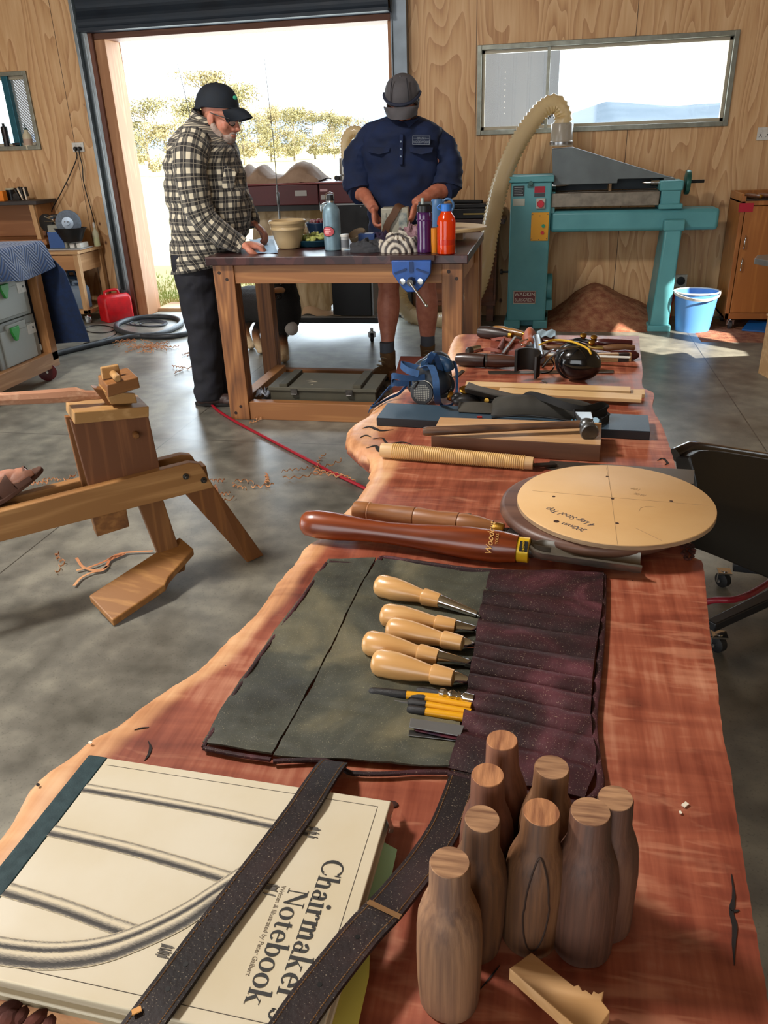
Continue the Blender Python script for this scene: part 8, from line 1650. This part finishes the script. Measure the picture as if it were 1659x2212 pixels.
part('holster_body',M().grid(lambda u,v:sp(1126+36*u,760-30*v,.004)+V(0,0,.03*math.sin(u*PI)+.004*math.sin(v*9)),12,12,.003),lo,t);part('eyelet',M().tube([G(1129,757,Z0+.016)+V(.006*math.cos(a*PI/8),-.003,.006*math.sin(a*PI/8)) for a in range(16)],.0018,6,closed=True),brass(),t)
part('steel_barrel',M().lathe(sp(1166,775,.02),sp(1158,728,.024)-sp(1166,775,.02),[(0,.013),(.2,.013)],18),mat('barrel_steel','6b727a',.3,.8),t);part('buckle',M().tube([G(1122,738,Z0+.03),G(1140,733,Z0+.034),G(1144,742,Z0+.028),G(1127,746,Z0+.024)],.0022,6,closed=True),chrome(),t)
t=thing('marking_gauge','small silver ferruled stub tool standing near the slab left edge','tool',sp(1010,758));part('dark_end',M().lathe(sp(1009,760,.012),(.5,.5,.05),[(0,.008),(.004,.011),(.014,.011)],16),dsteel(),t);part('silver_end',M().lathe(sp(1009,760,.012)+V(.010,.010,.001),(.5,.5,.05),[(0,.0112),(.028,.0095),(.03,.006)],16),chrome(),t)
q=sp(1165,722,.004);solo('cloth_rag',M().grid(lambda u,v:G(1160+40*u,716+14*v,Z0+.004)+V(0,0,.006*math.sin(u*6+v*2)**2),14,8,.001),mat('rag_blue','8fa6b4',.8),'pale blue-grey rag at the far edge of the slab','rag')
def shave(lb,pp,m1,m2,hz,knobs,n2='spokeshave'):
    t=thing(n2,lb,'spokeshave',sp(*pp[1]));P=ctr([sp(x,y,h) for (x,y),h in zip(pp,hz)],6);n=len(P)
    k=n//3;part('handle',M().tube(P[:k+1],[.006+.0035*math.sin(PI*i/k) for i in range(k+1)],12),m1,t);part('handle',M().tube(P[2*k:],[.006+.0045*math.sin(PI*i/(n-2*k)) for i in range(n-2*k)],12),m1,t)
    part('iron_body',M().tube(P[k-1:2*k+2],.0085,10,sq=.7),m2,t)
    for f in knobs:
        p=P[int(n*f)]+V(0,-.004,.008);part('brass_knob',M().lathe(p,(0,-.5,.9),[(0,.006),(.004,.0085),(.009,.0085),(.011,.005)],16),brass(),t)
    return t
shave('black spokeshave with two brass knobs and dark red handles at the far right',[(1165,735),(1215,742),(1250,734),(1275,738),(1300,740),(1365,741)],mat('rosewood_red','3c1416',.3,coat=.3),black(),[.02,.018,.024,.022,.024,.022],(.48,.66))
shave('tan handled spokeshave with a brass body behind the folding rule',[(1170,750),(1215,752),(1250,746),(1290,751),(1320,752),(1370,751)],wood('tan_handle','8f6a48','6f4e34','X',2,.4,5),mat('dull_brass','8c7440',.4,.8),[.014,.014,.016,.016,.016,.014],(.52,))
t=thing('rasp','rasp with a dark red rounded handle at the right of the folding rule','rasp',sp(1365,766));turned('grip',t,sp(1318,765,.014),sp(1381,768,.012),[(0,.008),(.5,.0125),(.85,.0115),(1,.004)],mat('rosewood_red','3c1416',.3,coat=.3));part('steel_shank',M().tube([sp(1240,763,.012),sp(1318,765,.014)],.004,8),steel(),t)
t=thing('folding_rule','stacked wooden folding rule with dark end bands beside the ear muffs','folding rule',sp(1260,775))
for i in range(5):
    h=.003+.0042*i;A2=sp(1165,786,0);B2=sp(1362,781,0);dv=(B2-A2);m=M();m.beam(A2+V(0,.004,h),B2+V(0,.004,h),.013,.0036);sg=part_('rule_leaf',m,wood('rule_wood','c2a274','ad8c5e','X',2,.5,4),t,smooth=False)
    part('end_band',M().beam(A2.lerp(B2,.86)+V(0,.0038,h),A2.lerp(B2,.975)+V(0,.0038,h),.0136,.0038),mat('band_dark','2e2622',.6),sg,smooth=False)
part('white_blade',M().beam(sp(1168,765,.02),sp(1362,772,.026),.014,.002),mat('ivory','c9c4b8',.5),t,smooth=False)
# ================================================================ OFFICE CHAIR
t=thing('office_chair','black leather office chair on castors to the right of the slab','chair',G(1740,1300,0))
lm=mat('chair_leather','0c0b0c',.38,c2='131213',ns=8,bs=.1,coat=.15)
def cb(u,v):
    x=1460+330*u;yt=966+.20*(x-1460)**1.0*.75;yb=1160+(x-1500)*.48;Yp=1.62+.28*u**1.1;a_=YP(x,yt,Yp);b2=YP(x,yb,Yp)
    p=a_.lerp(b2,v);e=min(u*7,1);cz=(a_.z+b2.z)/2;k=math.sqrt(1-(1-e)**2)*.22+.78;p.z=cz+(p.z-cz)*k;return V(p.x,p.y-.02*math.sin(v*PI),p.z)
ob=part('chair_back',M().grid(cb,24,16,.06),lm,t);bb=ob.modifiers.new('b','BEVEL');bb.width=.018;bb.segments=4;bb.angle_limit=math.radians(50)
q0=Vc(cb(.02,.06));P=[Vc(cb(u/12,.0))+V(0,-.004,.004) for u in range(0,13)];part('top_piping',M().tube(P,.016,10),mat('piping_gloss','1c1617',.25,coat=.4),t)
cb0=G(1760,1300,0);part('seat_cushion',M().bx((cb0.x+.03,cb0.y-.12,.45),(.5,.5,.09)),lm,t,bevel=.03)
part('gas_column',M().lathe((cb0.x,cb0.y,.08),(0,0,1),[(0,.035),(.15,.035),(.16,.025),(.33,.025)],18),black(),t)
for p,cst in(((1583,1222),(1562,1250)),((1535,1352),(1551,1388))):
    e=G(p[0],p[1],.10);l_=part_('star_leg',M().beam((cb0.x,cb0.y,.11),e,.05,.035,.032,.03),mat('leg_black','1a1b1e',.35),t,bevel=.004)
    c_=G(cst[0],cst[1],.03);castor(t,c_.x,c_.y,0,.027,.03,ax=(.8,.6,0),name='castor')
for an in(.2,1.5,-1.2):
    e=V(cb0.x+.30*math.cos(an),cb0.y+.30*math.sin(an),.10);part('star_leg',M().beam((cb0.x,cb0.y,.11),e,.05,.035,.032,.03),mat('leg_black','1a1b1e',.35),t,bevel=.004);castor(t,e.x,e.y,0,.027,.03,ax=(.8,.6,0))
# dark bits at the bottom left under the book
m=M();R=random.Random(3)
for x,y,s in((20,2178,.010),(45,2196,.008),(75,2205,.010),(105,2215,.008),(15,2210,.012)): m.ell(sp(x,y,.002),(s,s*.6,s*.35),Mx.Rotation(R.uniform(0,3),3,'Z'),7,5)
solo('bark_chips',m,mat('bark_chip','5a2a1e',.9,c2='3a1a14',ns=40),'ragged dark bark pieces by the near left corner of the book','bark',kind='stuff',smooth=False)
